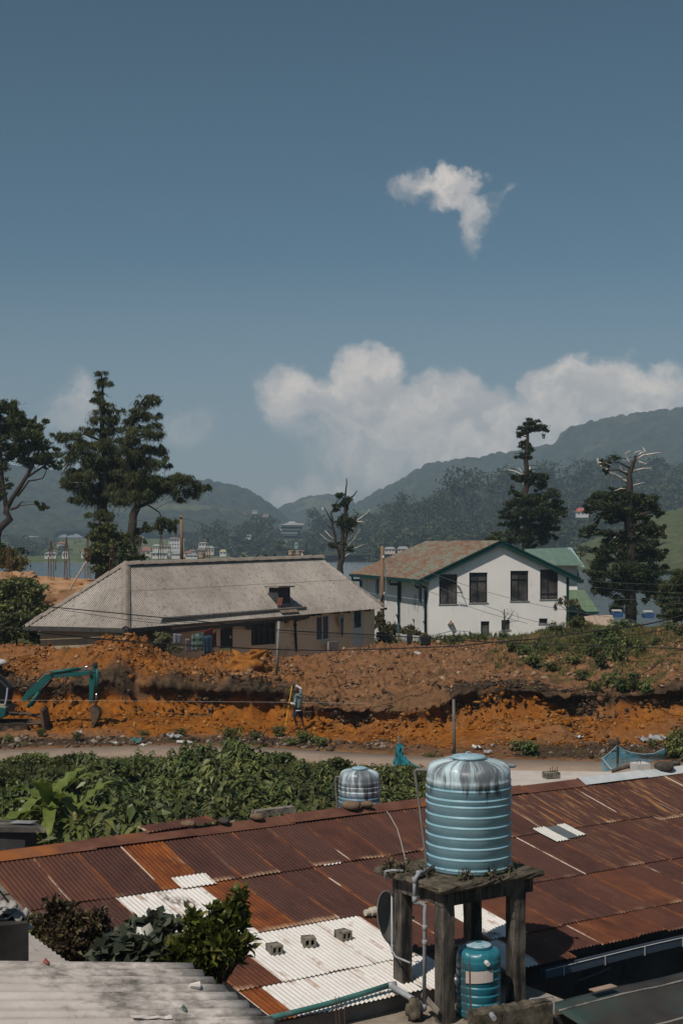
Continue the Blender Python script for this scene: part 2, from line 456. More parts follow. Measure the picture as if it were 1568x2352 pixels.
# what the soil is made of: r = ochre subsoil, g = dark topsoil, b = greenery
gx = V[:, 0]
cb = np.interp(gu, US, _ST[:, 0]); ct = np.interp(gu, US, _ST[:, 2]); hb_ = np.interp(gu, US, _ST[:, 1]); ht_ = np.interp(gu, US, _ST[:, 3])
nz = fbm(gx * .5, gy * .5, 2.0, 4); nz2 = fbm(gx * 1.7, gy * 1.7, 5.0, 3)
rel = (hb_ - gh) / (hb_ - ht_ + .01)          # 0 at the foot of the cut, 1 at its lip
oc = sstep(-4.5, -3.0, gy - cb + nz) * (1 - sstep(.38, .58, rel + .25 * nz + .12 * nz2)) * sstep(1.9, 3.0, gy - road_c(gu))
oc = oc * (1 - .5 * sstep(1050, 1250, gu) * sstep(0, 2.0, cb - gy)) * (1 - sstep(560, 900, gu) * np.clip(.25 + .5 * nz + .3 * nz2, 0, .7))
spoil = (1 - sstep(470, 900, gu + 60 * nz)) * sstep(.2, 1.2, gy - ct)
oc = np.maximum(oc, spoil * np.clip(.62 + .5 * nz, .1, .95) * (1 - .5 * sstep(200, -50, gu)))
boulder = np.exp(-(((gu - 575) / 40) ** 2 + ((gy - 65.5) / 2.6) ** 2))
oc = np.maximum(oc, np.clip(boulder * 1.4 + .6 * nz2 * boulder, 0, 1))
dk = sstep(.42, .6, rel + .26 * nz + .16 * nz2 + .16 * sstep(1020, 1080, gu)) * (1 - sstep(.15, 1.5, gy - ct + .9 * nz + .5 * nz2))
dk = dk * np.where((gu > 690) & (gu < 1030), .35, 1.0)
verge = sstep(1.7, 2.2, gy - road_c(gu)) * (1 - sstep(3.4, 4.6, gy - road_c(gu) + .9 * nz)) * np.where((gu > 720) & (gu < 1180), .35, 1)
dk = np.maximum(dk, verge * .95)
dk = np.maximum(dk, .65 * sstep(.1, .7, nz2 + nz) * sstep(900, 1150, gu) * sstep(0, 3, gy - ct) * (1 - sstep(6, 10, gy - ct)))
dk = np.maximum(dk, .55 * sstep(.3, .85, nz2 + nz) * sstep(.2, 1.0, gy - ct))
gr = (1 - sstep(road_c(gu) - 1.5, road_c(gu) - 1.2, gy)) * sstep(30, 34, gy)
bank = sstep(1130, 1260, gu + 110 * nz) * sstep(64, 69, gy + 5 * nz) * (1 - .8 * sstep(1440, 1540, gu + 60 * nz))
bank = np.maximum(bank, .7 * sstep(1180, 1300, gu + 80 * nz2) * sstep(57, 60, gy + 3 * nz) * sstep(-.05, .3, nz2 + .2))
gr = np.maximum(gr, np.clip(bank + .3 * nz2, 0, 1))
gr = np.maximum(gr, sstep(83, 90, gy))
gr = np.maximum(gr, .75 * sstep(.1, .4, nz2 - .1) * verge)
lipw = np.exp(-((gy - ct) / .55) ** 2) * sstep(.55, .95, rel) * np.clip(.7 + 1.1 * fbm(gx * .8, gy * .5, 9.0, 5), 0, 1.6) * rough_amp(gu, gy)
V[:, 1] -= .85 * lipw; V[:, 2] -= .12 * lipw + .10 * lipw * fbm(gx * 2.2, gy * 2.2, 3.0, 3)
base_ = np.exp(-((rel - .35) / .25) ** 2) * np.exp(-((gy - cb) / .8) ** 2); V[:, 1] += .40 * base_
m = NT('soil')
P = m.wpos()
n_big = m.noise(P, .5, 6, .6); n_mid = m.noise(P, 3.0, 6, .65); n_fin = m.noise(P, 17, 4, .65)
base = m.mix(m.mrange(n_mid, .32, .7), (.145, .066, .030), (.29, .15, .072))
base = m.mix(m.mrange(n_big, .45, .72, 0, .55), base, (.22, .12, .07))
och = m.mix(m.mrange(n_mid, .3, .7), (.19, .058, .008), (.36, .132, .018))
och = m.mix(m.mrange(n_big, .5, .7, 0, .6), och, (.125, .042, .010))
drk = m.mix(m.mrange(n_mid, .3, .7), (.022, .014, .010), (.10, .067, .042))
grn = m.mix(m.mrange(n_mid, .3, .7), (.03, .042, .012), (.09, .092, .03))
grn = m.mix(m.mrange(n_fin, .45, .7, 0, .7), grn, (.16, .12, .05))
at = m.sep(m.attr('soil', 'Color'))
c = m.mix(at[0], base, och); c = m.mix(at[1], c, drk); c = m.mix(at[2], c, grn)
c = m.mix(m.mrange(n_fin, .28, .45, .55, 0), c, (.05, .025, .012))
c = m.mix(m.mrange(n_fin, .66, .78, 0, .5), c, (.5, .34, .2))
m.bump(m.noise(P, 9, 6, .7), .9, .09)
soil_mat = m.done(c, .95, 0, .1)
tag(link_mesh('ground', V, Fq, soil_mat, attrs={'soil': np.stack([oc, dk, gr], 1)}), kind='structure')

# earth under everything, out to the horizon
g = MB(); g.obox((-9000, -300, -3.0), (18000, 0, 0), (0, 14000, 0), (0, 0, 1.2))
tag(g.build('lower_ground', mat_noise('lower_ground_earth', (.05, .05, .02), (.12, .10, .05), .2)), kind='structure')

# lake
m = NT('lake_water')
P = m.wpos()
m.bump(m.noise(m.mapping(P, (.25, 1.0, 1)), 1.3, 3, .6), .28, .12)
lake_mat = m.done(m.mix(m.mrange(m.noise(m.mapping(P, (.006, .03, 1)), 1, 3), .4, .65), (.035, .05, .055), (.05, .065, .065)), .16, 0, .5)
g = MB(); g.add([(-1500, 130, 0), (1500, 130, 0), (1500, 900, 0), (-1500, 900, 0)], [(0, 1, 2, 3)])
tag(g.build('lake', lake_mat), kind='structure')

# road
uu = np.arange(-480, 2080, 10.0)
rcv = road_c(uu)
rows = []
for off in (-1.30, -1.25, 0.0, 1.25, 1.30):
    y = rcv + off
    h = ROADH - (.012 if abs(off) < 1.28 else -.10) - .02 * (1 - (off / 1.42) ** 2)
    rows.append(np.stack([y * (uu - 784) / F, y, np.full_like(y, CZ - h)], -1))
Vr = np.stack(rows).reshape(-1, 3); n = len(uu)
i = np.arange(4)[:, None] * n + np.arange(n - 1)[None, :]
Fr = np.stack([i, i + 1, i + 1 + n, i + n], -1).reshape(-1, 4)
m = NT('worn_road')
P = m.wpos()
c = m.mix(m.mrange(m.noise(P, .8, 6, .6), .3, .7), (.23, .17, .125), (.32, .245, .19))
c = m.mix(m.mrange(m.noise(P, 2.3, 6, .7), .6, .72, 0, .6), c, (.24, .17, .12))
c = m.mix(m.mrange(m.voronoi(P, .9, 'DISTANCE_TO_EDGE'), 0, .012, .5, 0), c, (.12, .09, .07))
m.bump(m.noise(P, 60, 3), .25, .01)
tag(link_mesh('road', Vr, Fr, m.done(c, .9, 0, .2)), kind='structure')
# pale concrete apron beside the road on the right
g = MB()
a0 = [W(1110, 1806, 43.6), W(1420, 1802, 43.9)]
g.prism([WH(1120, 43.2, 7.38), WH(1450, 43.2, 7.38), WH(1400, 46.25, 7.4), WH(1120, 46.6, 7.4)], (0, 0, -.5))
tag(g.build('concrete_apron', mat_noise('apron_concrete', (.42, .37, .33), (.56, .50, .45), 1.5, c3=(.38, .33, .28), s3=.8, bump=.2)), kind='structure')

# ------------------------------------------------------------------ far shore, hills
def heightsheet(name, x0, x1, nx, y0, y1, ny, fz, mat, kind='structure', smooth=True):
    X, Y = np.meshgrid(np.linspace(x0, x1, nx), np.linspace(y0, y1, ny))
    Z = fz(X, Y)
    V = np.stack([X, Y, Z], -1).reshape(-1, 3)
    i = np.arange(ny - 1)[:, None] * nx + np.arange(nx - 1)[None, :]
    Fq = np.stack([i, i + 1, i + 1 + nx, i + nx], -1).reshape(-1, 4)
    return tag(link_mesh(name, V, Fq, mat, smooth=smooth), kind=kind)

m = NT('far_pasture')
P = m.wpos()
c = m.mix(m.mrange(m.noise(P, .02, 6, .65), .35, .65), (.05, .075, .02), (.13, .14, .045))
c = m.mix(m.mrange(m.noise(P, .11, 5, .6), .55, .7), c, (.20, .17, .08))
pasture = m.done(c, .95, 0, .1)
def shore_z(X, Y):
    edge = 745 + 25 * fbm(X * .012, 3.0, 0, 3) - 260 * sstep(120, 330, X) - 60 * sstep(-60, -200, X)
    z = -2 + 3.0 * sstep(-6, 12, Y - edge) + 14 * sstep(20, 700, Y - edge) ** 1.2
    z = z + 1.2 * sstep(0, 40, Y - edge) * fbm(X * .02, Y * .02, 1, 3)
    return z
heightsheet('far_shore', -900, 900, 260, 420, 1900, 240, shore_z, pasture)

m = NT('hill_forest')
P = m.wpos()
c = m.mix(m.mrange(m.noise(P, .02, 6, .7), .35, .65), (.012, .020, .013), (.038, .046, .026))
c = m.mix(m.mrange(m.voronoi(P, .09, 'F1', 'Color'), .2, .8, 0, .7), c, (.055, .06, .034))
c = m.mix(m.mrange(m.noise(P, .004, 4, .6), .58, .68, 0, .8), c, (.13, .12, .055))
hillmat = m.done(c, .95, 0, .05)

def ridge_hill(name, D, depth_front, pts, nx, ny, crown=5.0, cell=11.0, back=500, foot=16):
    """a wooded ridge whose skyline, at distance D, follows pts [(u, v)]"""
    pu = [p[0] for p in pts]; pv = [p[1] for p in pts]
    def fz(X, Y):
        # skyline height for the direction of each column at distance D
        u = 784 + F * X / D
        top = CZ + (1250 - np.interp(u, pu, pv)) * D / F
        yr = Y - D + 60 * fbm(X * .004, 1.0, 0, 3)
        t = np.where(yr < 0, np.clip(1 + yr / depth_front, 0, 1), np.clip(1 - yr / back, 0, 1))
        prof = np.where(yr < 0, t ** 1.15, 1 - (1 - t) ** 1.6)
        gul = fbm(X * .006, Y * .003, 4, 4) * .16 * (1 - t) * t * 4
        z = foot + (top - foot) * np.clip(prof + gul * .5, 0, 1.02)
        d, idv = worley(X / cell, Y / cell)
        d2, id2 = worley(X / cell / 2.3 + 5, Y / cell / 2.3)
        z = z + crown * (np.sqrt(np.clip(1 - (d / .75) ** 2, 0, 1)) * (.5 + .8 * idv) - .6) + crown * .5 * np.sqrt(np.clip(1 - (d2 / .7) ** 2, 0, 1)) * id2
        return z
    x0 = D * (pu[0] - 784) / F; x1 = D * (pu[-1] - 784) / F
    return heightsheet(name, x0, x1, nx, D - depth_front, D + back * .35, ny, fz, hillmat)

ridge_hill('hill_west', 2100, 800, [(-260, 1070), (0, 1068), (100, 1085), (250, 1098), (400, 1100), (480, 1108), (540, 1120), (590, 1142), (625, 1166), (660, 1200), (760, 1230)], 260, 200, 8, 14)
ridge_hill('hill_middle', 2600, 700, [(500, 1235), (600, 1190), (645, 1172), (690, 1150), (735, 1139), (775, 1143), (810, 1158), (860, 1190), (940, 1225)], 170, 100, 9, 17)
ridge_hill('hill_east', 2300, 900, [(700, 1235), (780, 1185), (835, 1152), (880, 1128), (930, 1100), (985, 1072), (1060, 1062), (1130, 1048), (1200, 1036), (1275, 1022), (1290, 1012), (1297, 996), (1312, 984), (1350, 972), (1400, 962), (1460, 955), (1520, 947), (1570, 940), (1680, 925), (1850, 915)], 330, 210, 8.0, 14)
# nearer wooded slope on the right and the tea field
def near_hill(X, Y):
    D = 1150.0
    u = 784 + F * X / Y
    top = CZ + (1250 - np.interp(u, [820, 900, 1000, 1100, 1200, 1300, 1400, 1500, 1570, 1900], [1235, 1205, 1172, 1140, 1125, 1110, 1095, 1085, 1080, 1060])) * D / F
    t = np.clip((Y - 760) / (D - 760), 0, 1)
    return 3 + (top - 3) * t ** 1.1 - 25 * sstep(0, 200, Y - D) + 1.5 * fbm(X * .02, Y * .02, 3, 3)
heightsheet('wooded_slope', -10, 420, 110, 740, 1320, 110, near_hill, hillmat)
m = NT('tea_bushes')
P = m.wpos()
c = m.mix(m.mrange(m.noise(P, .25, 5, .6), .35, .65), (.05, .064, .02), (.105, .112, .04))
m.bump(m.noise(P, 1.2, 3), .8, .5)
tea = m.done(c, .9, 0, .1)
def tea_z(X, Y):
    z = 1 + 26 * sstep(430, 660, Y) * sstep(80, 175, X)
    return z + .55 * np.abs(np.sin((z * .75 + .02 * X + .6 * fbm(X * .02, Y * .02, 1, 2)) * 3.14)) - 4 * (1 - sstep(78, 95, X))
heightsheet('tea_field', 75, 260, 260, 425, 680, 260, tea_z, tea, smooth=False)

# loose clods and stones over the dug ground
def scatter_lumps(name, label, n, seed, pick, mat, smin, smax, embed=.3):
    import bmesh
    bm = bmesh.new(); bmesh.ops.create_icosphere(bm, subdivisions=1, radius=1)
    V0 = np.array([v.co[:] for v in bm.verts]); F0 = np.array([[v.index for v in f.verts] for f in bm.faces]); bm.free()
    F0 = np.array(F0); r = np.random.default_rng(seed)
    u, Y = pick(r, n); n = len(u); X = Y * (u - 784) / F; Z = CZ - soil(u, Y)
    s_ = smin * (smax / smin) ** (r.random(n) ** 2.2)
    k = len(V0)
    rad = s_[:, None] * (1 + .42 * r.normal(size=(n, k)))
    A = (V0 + .0)[None] * np.clip(rad, .3 * s_[:, None], 2 * s_[:, None])[..., None] * (np.array([1, 1, .75]) * (1 + .3 * r.normal(size=(n, 1, 3))))
    A = A + np.stack([X, Y, Z + s_ * embed], -1)[:, None, :]
    Fq = (np.arange(n)[:, None, None] * k + F0[None]).reshape(-1, 3)
    o = link_mesh(name, A.reshape(-1, 3), Fq, mat)
    return tag(o, label, 'soil', kind='stuff')
def clodmat(name, a, b, c_):
    m = NT(name); c = m.ramp(m.rand(), [(0, a), (.7, b), (1, c_)])
    return m.done(m.mix(m.mrange(m.noise(m.wpos(), 9, 4), .35, .65, 0, .5), c, tuple(x * .5 for x in a)), .95, 0, .1)
def pk(ulo, uhi, side, pw=1.0):
    def f(r, n):
        u = r.uniform(ulo, uhi, n); cb_ = np.interp(u, US, _ST[:, 0]); ct_ = np.interp(u, US, _ST[:, 2]); cr_ = np.interp(u, US, _ST[:, 6])
        if side == 'up': Y = ct_ + (cr_ + 1.0 - ct_) * r.random(n) ** pw
        elif side == 'lip': Y = ct_ - .35 + 1.3 * r.random(n) ** 1.3
        elif side == 'floor': Y = cb_ - 3.6 * r.random(n) ** 1.6 * np.ones(n)
        else: Y = road_c(u) + 1.7 + 2.6 * r.random(n)
        m_ = r.random(n) < np.clip(.35 + 1.2 * fbm(Y * (u - 784) / F * .4, Y * .4, 7.1, 3), .08, 1)
        return u[m_], Y[m_]
    return f
scatter_lumps('ochre_clods', 'loose ochre clods on the spoil heap at left', 15000, 1, pk(-60, 640, 'up'), clodmat('ochre_clod', (.16, .055, .012), (.30, .125, .03), (.42, .24, .12)), .018, .115)
scatter_lumps('brown_clods', 'loose brown clods on the bare slope in the middle and right', 19000, 2, pk(520, 1620, 'up'), clodmat('brown_clod', (.12, .06, .03), (.25, .14, .075), (.42, .29, .19)), .018, .13)
scatter_lumps('dig_clods', 'crumbs of orange clay on the floor of the dig', 11000, 3, pk(-60, 1620, 'floor'), clodmat('clay_crumb', (.15, .05, .008), (.31, .115, .016), (.42, .22, .08)), .018, .11)
scatter_lumps('verge_rubble', 'dark rubble along the far verge of the road', 3800, 4, pk(-60, 1620, 'verge'), clodmat('verge_stone', (.05, .032, .022), (.13, .085, .055), (.36, .30, .25)), .025, .13)
scatter_lumps('topsoil_clods', 'dark crumbling topsoil along the lip of the cut', 17000, 6, pk(-60, 1620, 'lip'), clodmat('topsoil_clod', (.022, .015, .010), (.085, .057, .038), (.17, .12, .08)), .018, .11, .15)
# ------------------------------------------------------------------ the long rusty roof
TH = math.radians(34.0)
ER = Vector((math.cos(TH), math.sin(TH), 0))        # along the ridge, to the right and away
EDH = Vector((math.sin(TH), -math.cos(TH), 0))      # down the slope, towards us
R0 = Vector((-5.5, 22.8, CZ - 5.0))
BR = [(0.0, 0.0), (1.75, .46), (3.6, .80), (6.2, 1.22)]   # (run from ridge, drop)
def roofpt(a, b, lift=0.0):
    x = np.interp(b, [q[0] for q in BR], [q[1] for q in BR])
    if b > 6.2: x = 1.22 + (b - 6.2) * .165
    return R0 + ER * a + EDH * b + Vector((0, 0, -x + lift))

PITCH = .076
def sheet(acc, a0, a1, b0, b1, tone, rnd, lift0, lift1, skew=0.0, amp=.0095, pitch=PITCH, ptf=roofpt, ny=None, curl=0.0):
    """one corrugated sheet from ridge side b0 to eave side b1"""
    nx = max(8, int(round((a1 - a0) / pitch * 6)))
    ny = ny or max(2, int((b1 - b0) / .3) + 1)
    base = len(acc['v'])
    for j in range(ny + 1):
        t = j / ny; b = b0 + (b1 - b0) * t
        for i in range(nx + 1):
            s_ = i / nx; a = a0 + (a1 - a0) * s_ + skew * t
            z = amp * math.cos(2 * math.pi * a / pitch) + lift0 + (lift1 - lift0) * t
            z += curl * max(0, t - .8) * 5 * math.sin(3 * s_ + rnd * 9)
            acc['v'].append(tuple(ptf(a, b, z)))
            acc['su'].append(s_); acc['sv'].append(t); acc['rn'].append(rnd); acc['tone'].append(tone)
            acc['ab'].append((a, b, 0))
    for j in range(ny):
        for i in range(nx):
            k = base + j * (nx + 1) + i
            acc['f'].append((k, k + nx + 1, k + nx + 2, k + 1))
def new_acc(): return dict(v=[], f=[], su=[], sv=[], rn=[], tone=[], ab=[])
def acc_build(name, acc, mat, parent, smooth=True):
    return link_mesh(name, acc['v'], np.array(acc['f']), mat, parent, smooth,
                     attrs={'su': acc['su'], 'sv': acc['sv'], 'rn': acc['rn'], 'tone': acc['tone'], 'ab': np.array(acc['ab'], dtype=np.float32)})

# rusty iron: tone 0 maroon, .33 fresh orange rust, .66 streaked ochre, 1 bare zinc / white paint
m = NT('rusty_corrugated_iron')
su, sv, rn, tone = m.attr('su'), m.attr('sv'), m.attr('rn'), m.attr('tone')
ab = m.attr('ab', 'Vector')
asep = m.sep(ab)
rv = m.comb(m.math('MULTIPLY', rn, 37.0), m.math('MULTIPLY', rn, 91.0), 0.0)
vadd = m.node('ShaderNodeVectorMath', operation='ADD'); m.put(vadd.inputs[0], ab); m.put(vadd.inputs[1], rv); pv = vadd.outputs[0]
streak = m.noise(m.mapping(pv, (13.2, .9, 1)), 1.0, 4, .65)
streak2 = m.noise(m.mapping(pv, (6.0, .55, 1)), 1.0, 5, .6)
blot = m.noise(m.mapping(pv, (2.2, 1.3, 1)), 1.0, 6, .68)
fine = m.noise(m.mapping(pv, (40, 14, 1)), 1.0, 4, .7)
maroon = m.mix(m.mrange(blot, .3, .7), (.040, .0135, .0095), (.078, .031, .021))
maroon = m.mix(m.mrange(rn, 0, 1, 0, .4), maroon, (.095, .044, .031))
maroon = m.mix(m.mrange(streak, .54, .76, 0, .6), maroon, (.135, .058, .036))
orange = m.mix(m.mrange(blot, .35, .65), (.075, .02, .006), (.24, .064, .010))
orange = m.mix(m.mrange(streak2, .58, .72, 0, .8), orange, (.42, .17, .035))
ochre = m.mix(m.mrange(streak, .52, .64), maroon, (.25, .125, .05))
ochre = m.mix(m.mrange(streak2, .63, .68, 0, .7), ochre, (.30, .18, .105))
zinc = m.mix(m.mrange(blot, .35, .7), (.62, .59, .55), (.76, .73, .69))
zr = m.mrange(m.math('ADD', m.math('MULTIPLY', blot, .6), m.math('MULTIPLY', streak2, .4)), .56, .63)
zinc = m.mix(m.math('MULTIPLY', zr, .75), zinc, (.24, .085, .025))
zinc = m.mix(m.mrange(fine, .6, .75, 0, .4), zinc, (.42, .34, .27))
c = m.mix(m.math('MULTIPLY', m.mrange(tone, .02, .3), m.mrange(tone, .34, .38, 1, 0)), maroon, orange)
c = m.mix(m.mrange(tone, .36, .55), c, ochre)
tn = m.math('ADD', tone, m.math('MULTIPLY', m.math('SUBTRACT', blot, .56), .9)); c = m.mix(m.math('MULTIPLY', m.mrange(tn, .66, .76), m.mrange(tone, .6, .7)), c, zinc)
# side laps and end laps: pale bare edge broken up, with orange fringe
edge = m.math('MINIMUM', su, m.math('SUBTRACT', 1.0, su))
eb = m.math('ADD', edge, m.math('MULTIPLY', m.math('SUBTRACT', blot, .5), .22))
fringe = m.mrange(eb, .0, .10, 1, 0)
lapn = m.mrange(m.noise(m.mapping(pv, (1.0, 2.6, 1)), 1.0, 4, .6), .44, .56)
c = m.mix(m.math('MULTIPLY', m.math('MULTIPLY', fringe, lapn), .6), c, (.27, .085, .016))
pale = m.mrange(m.math('ADD', su, m.math('MULTIPLY', m.math('SUBTRACT', fine, .5), .05)), .008, .032, 1, 0)
gate = m.mrange(m.noise(m.mapping(pv, (.7, 1.1, 1)), 1.0, 3, .5), .47, .53)
c = m.mix(m.math('MULTIPLY', m.math('MULTIPLY', pale, gate), .9), c, (.60, .50, .42))
ev = m.math('ADD', sv, m.math('MULTIPLY', m.math('SUBTRACT', blot, .5), .12))
endf = m.mrange(ev, .93, 1.0)
g2 = m.mrange(m.noise(m.mapping(pv, (.9, .3, 1)), 1.0, 3, .5), .5, .62)
c = m.mix(m.math('MULTIPLY', m.math('MULTIPLY', endf, g2), .8), c, (.42, .27, .17))
c = m.mix(m.mrange(fine, .3, .42, .35, 0), c, (.03, .012, .008))
m.bump(fine, .25, .004)
rough = m.mrange(tone, .7, 1.0, .62, .42)
iron = m.done(c, rough, 0, .35)

rust_house = thing('long_house', 'long low house under a sloping rusty corrugated iron roof', 'house', roofpt(8, 3) - Vector((0, 0, 3)))
acc = new_acc()
rr = np.random.default_rng(21)
ROWS = [(-.02, 1.83), (1.72, 3.68), (3.54, 5.25), (5.08, 6.22)]
WID = .70
def tone_at(a, r):
    x = rr.random()
    if r == 0:
        if a < .6: return .06
        if 1.75 < a < 2.4: return .33
        if a > 9.6: return .58 if x > .2 else .04
        return .0 if x < .8 else .05
    if r == 1:
        if .85 < a < 1.5: return .9
        if 1.5 <= a < 2.25: return .84
        if 2.25 <= a < 2.9: return .26
        if a > 9.6: return .42 if x > .5 else .03
        return .0 if x < .8 else .06
    if r == 2:
        if a < 1.95: return .1
        if 1.95 <= a < 4.2: return 1.0
        if 5.2 < a < 5.9: return .85
        return (.11 if x < .25 else .05 if x < .6 else .0)
    if a < 1.7: return .3
    if a < 4.2: return 1.0
    if 5.2 < a < 5.9: return 1.0
    return .13 if x < .4 else .06
for r, (b0, b1) in enumerate(ROWS):
    a = -.28
    if r >= 2: a = 1.42
    k = 0
    while a < 20:
        w_ = WID * (.9 + .25 * rr.random())
        e = .035
        if r == 3 and k == 0: w_ = .34
        bb1 = b1 + (rr.random() - .5) * .05 + (.22 if (r == 0 and rr.random() < .1) else 0)
        if r == 3 and a > 6: bb1 -= .15 + .05 * rr.random()
        tn = tone_at(a, r)
        sheet(acc, a, a + w_ + e, b0 + rr.random() * .03, bb1, tn, rr.random(),
              .004 + (.004 if k % 2 else 0), .022 + .008 * rr.random(), (rr.random() - .5) * .02, curl=.012 if rr.random() < .2 else 0)
        a += w_; k += 1
roof_o = acc_build('roof', acc, iron, rust_house)
# the far side of the roof, unseen from here but there
g = MB()
bk = -EDH
g.add([R0 + ER * -.28, R0 + ER * 20, R0 + ER * 20 + bk * 4 + Vector((0, 0, -1.2)), R0 + ER * -.28 + bk * 4 + Vector((0, 0, -1.2))], [(0, 1, 2, 3)])
g.build('roof_back', mat_noise('roof_back_rust', (.08, .03, .02), (.14, .06, .04), 2), rust_house)
# patches: small skylight and loose pieces
acc = new_acc()
def a_at(u, v, b):
    """position along the ridge of the roof point seen at u, for run b"""
    p_ = (u - 784) / F
    a_ = 0
    X0 = R0 + EDH * b
    return (p_ * X0.y - X0.x) / (ER.x - p_ * ER.y)
sk = a_at(1232, 1930, 1.75)
sheet(acc, sk, sk + .33, 1.62, 2.3, 1.0, .31, .035, .04)
sheet(acc, sk + .62, sk + .86, 1.62, 2.2, 1.0, .71, .035, .04)
acc_build('skylight_sheet', acc, mat_noise('pale_fibre_sheet', (.50, .50, .46), (.62, .61, .57), 6, .6), rust_house)
g = MB(); g.obox(roofpt(sk + .33, 1.66, .03), roofpt(sk + .62, 1.66, .03) - roofpt(sk + .33, 1.66, .03), roofpt(sk + .33, 2.24, .03) - roofpt(sk + .33, 1.66, .03), (0, 0, .008))
g.build('skylight_pane', mat_noise('grimy_glass', (.09, .10, .11), (.16, .16, .15), 4, .25, spec=.5), rust_house)
acc = new_acc()
x0 = a_at(400, 2030, 1.6)
sheet(acc, x0, x0 + .62, 1.5, 1.9, 1.0, .77, .034, .036); acc_build('patch_sheet', acc, iron, rust_house); acc = new_acc()
x0 = a_at(735, 1980, 1.7); sheet(acc, x0, x0 + .34, 1.73, 1.84, 1.0, .15, .034, .034); acc_build('patch_sheet', acc, iron, rust_house); acc = new_acc()
# ridge capping of bent rusty strips
m2 = NT('ridge_cap_rust'); P = m2.pos()
c = m2.mix(m2.mrange(m2.noise(P, 1.6, 6, .65), .35, .65), (.085, .032, .022), (.16, .068, .042))
c = m2.mix(m2.mrange(m2.noise(P, .55, 3, .5), .55, .66, 0, .9), c, (.30, .10, .02))
c = m2.mix(m2.mrange(m2.noise(P, 7, 5, .7), .66, .74, 0, .8), c, (.5, .42, .36))
cap_m = m2.done(c, .7, 0, .3)
mz = mat_noise('ridge_cap_zinc', (.38, .42, .45), (.56, .57, .56), 2.5, .45, c3=(.42, .24, .13), s3=1.2, t3=(.6, .7))
g = MB(); g2 = MB()
a = -.5; k = 0
while a < 20.4:
    L = 1.75 + .5 * rr.random(); up = .03 + .018 * (k % 2)
    gg = g2 if a > a_at(1440, 1790, 0) - 1.6 else g
    dz = .012 * (rr.random() - .5)
    q0 = [roofpt(a, .0, up + .05), roofpt(a + L, .0, up + .05 + dz)]
    f0 = [roofpt(a, .24, up - .0), roofpt(a + L, .24 + .02 * rr.random(), up + dz)]
    bb = [R0 + ER * a - EDH * .22 + Vector((0, 0, -.02)), R0 + ER * (a + L) - EDH * .22 + Vector((0, 0, -.02))]
    gg.add([f0[0], f0[1], q0[1], q0[0], bb[0], bb[1]], [(0, 1, 2, 3), (3, 2, 5, 4)])
    a += L - .1; k += 1
g.build('ridge_cap', cap_m, rust_house); g2.build('ridge_cap', mz, rust_house)
# barge board on the left gable, walls, fascia and gutter
wood_g = mat_noise('weathered_board', (.10, .085, .07), (.22, .19, .16), 5, .9, c3=(.03, .025, .02), s3=2.5, stretch=(1, 1, 4))
g = MB()
for (b0_, b1_) in ((0, 1.2), (1.25, 2.6), (2.64, 4.2)):
    p0 = roofpt(-.3, b0_, -.05); p1 = roofpt(-.3, b1_, -.05)
    g.obox(p0 - ER * .09, ER * .03, p1 - p0, (0, 0, -.2))
    g.obox(p0 - ER * .055 + Vector((0, 0, .04)), ER * .16, p1 - p0, (0, 0, .012))
g.build('barge_board', wood_g, rust_house)
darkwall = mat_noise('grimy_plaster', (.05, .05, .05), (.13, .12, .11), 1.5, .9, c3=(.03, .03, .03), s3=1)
g = MB()
def vwall(g, a0, b0, a1, b1, th=.14, drop=3.0, top=-.08):
    p0 = roofpt(a0, b0, top); p1 = roofpt(a1, b1, top)
    d = (p1 - p0); nrm = Vector((-d.y, d.x, 0)).normalized() * th
    g.prism([p0, p1, p1 + Vector((0, 0, -drop)), p0 + Vector((0, 0, -drop))], nrm)
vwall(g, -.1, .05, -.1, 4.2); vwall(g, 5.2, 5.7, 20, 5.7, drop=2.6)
g.build('wall', darkwall, rust_house)
g = MB(); vwall(g, 1.6, 6.02, 5.2, 6.02, drop=2.3, top=-.1); vwall(g, 1.6, 3.7, 1.6, 6.0, drop=2.3, top=-.1)
g.build('wall', mat_noise('dirty_lower_wall', (.12, .11, .10), (.24, .22, .2), 2, .9, c3=(.05, .05, .05), s3=1.2), rust_house)
gut = mat_noise('blue_grey_gutter', (.07, .095, .13), (.11, .14, .18), 2, .45)
g = MB(); gb = MB()
ga0 = a_at(1236, 2225, 6.05)
def gutpt(a, o, z):
    return roofpt(a, 6.08, -.10 + z + .02 * math.sin(a * .9)) + EDH * o
pts = [ga0 + i * (20 - ga0) / 24 for i in range(25)]
sec = [(0, 0), (0, -.13), (.11, -.13), (.13, 0), (.12, 0), (.10, -.12), (.01, -.12), (.01, 0)]
vs = []; fs = []
for a in pts:
    for (o, z) in sec: vs.append(gutpt(a, o, z))
ns = len(sec)
for i in range(len(pts) - 1):
    for k in range(ns):
        fs.append((i * ns + k, i * ns + (k + 1) % ns, (i + 1) * ns + (k + 1) % ns, (i + 1) * ns + k))
g.add(vs, fs); gutter = g.build('gutter', gut, rust_house)
brk = mat_noise('pale_gutter_strap', (.38, .38, .37), (.55, .54, .52), 5, .5)
g = MB()
for a in np.arange(ga0 + .35, 20, .85):
    g.obox(gutpt(a, .131, .004), ER * .018, EDH * .006, (0, 0, -.14))
g.tube([gutpt(a, .128, .006) for a in pts], .008, 5)
g.build('gutter_strap', brk, gutter)

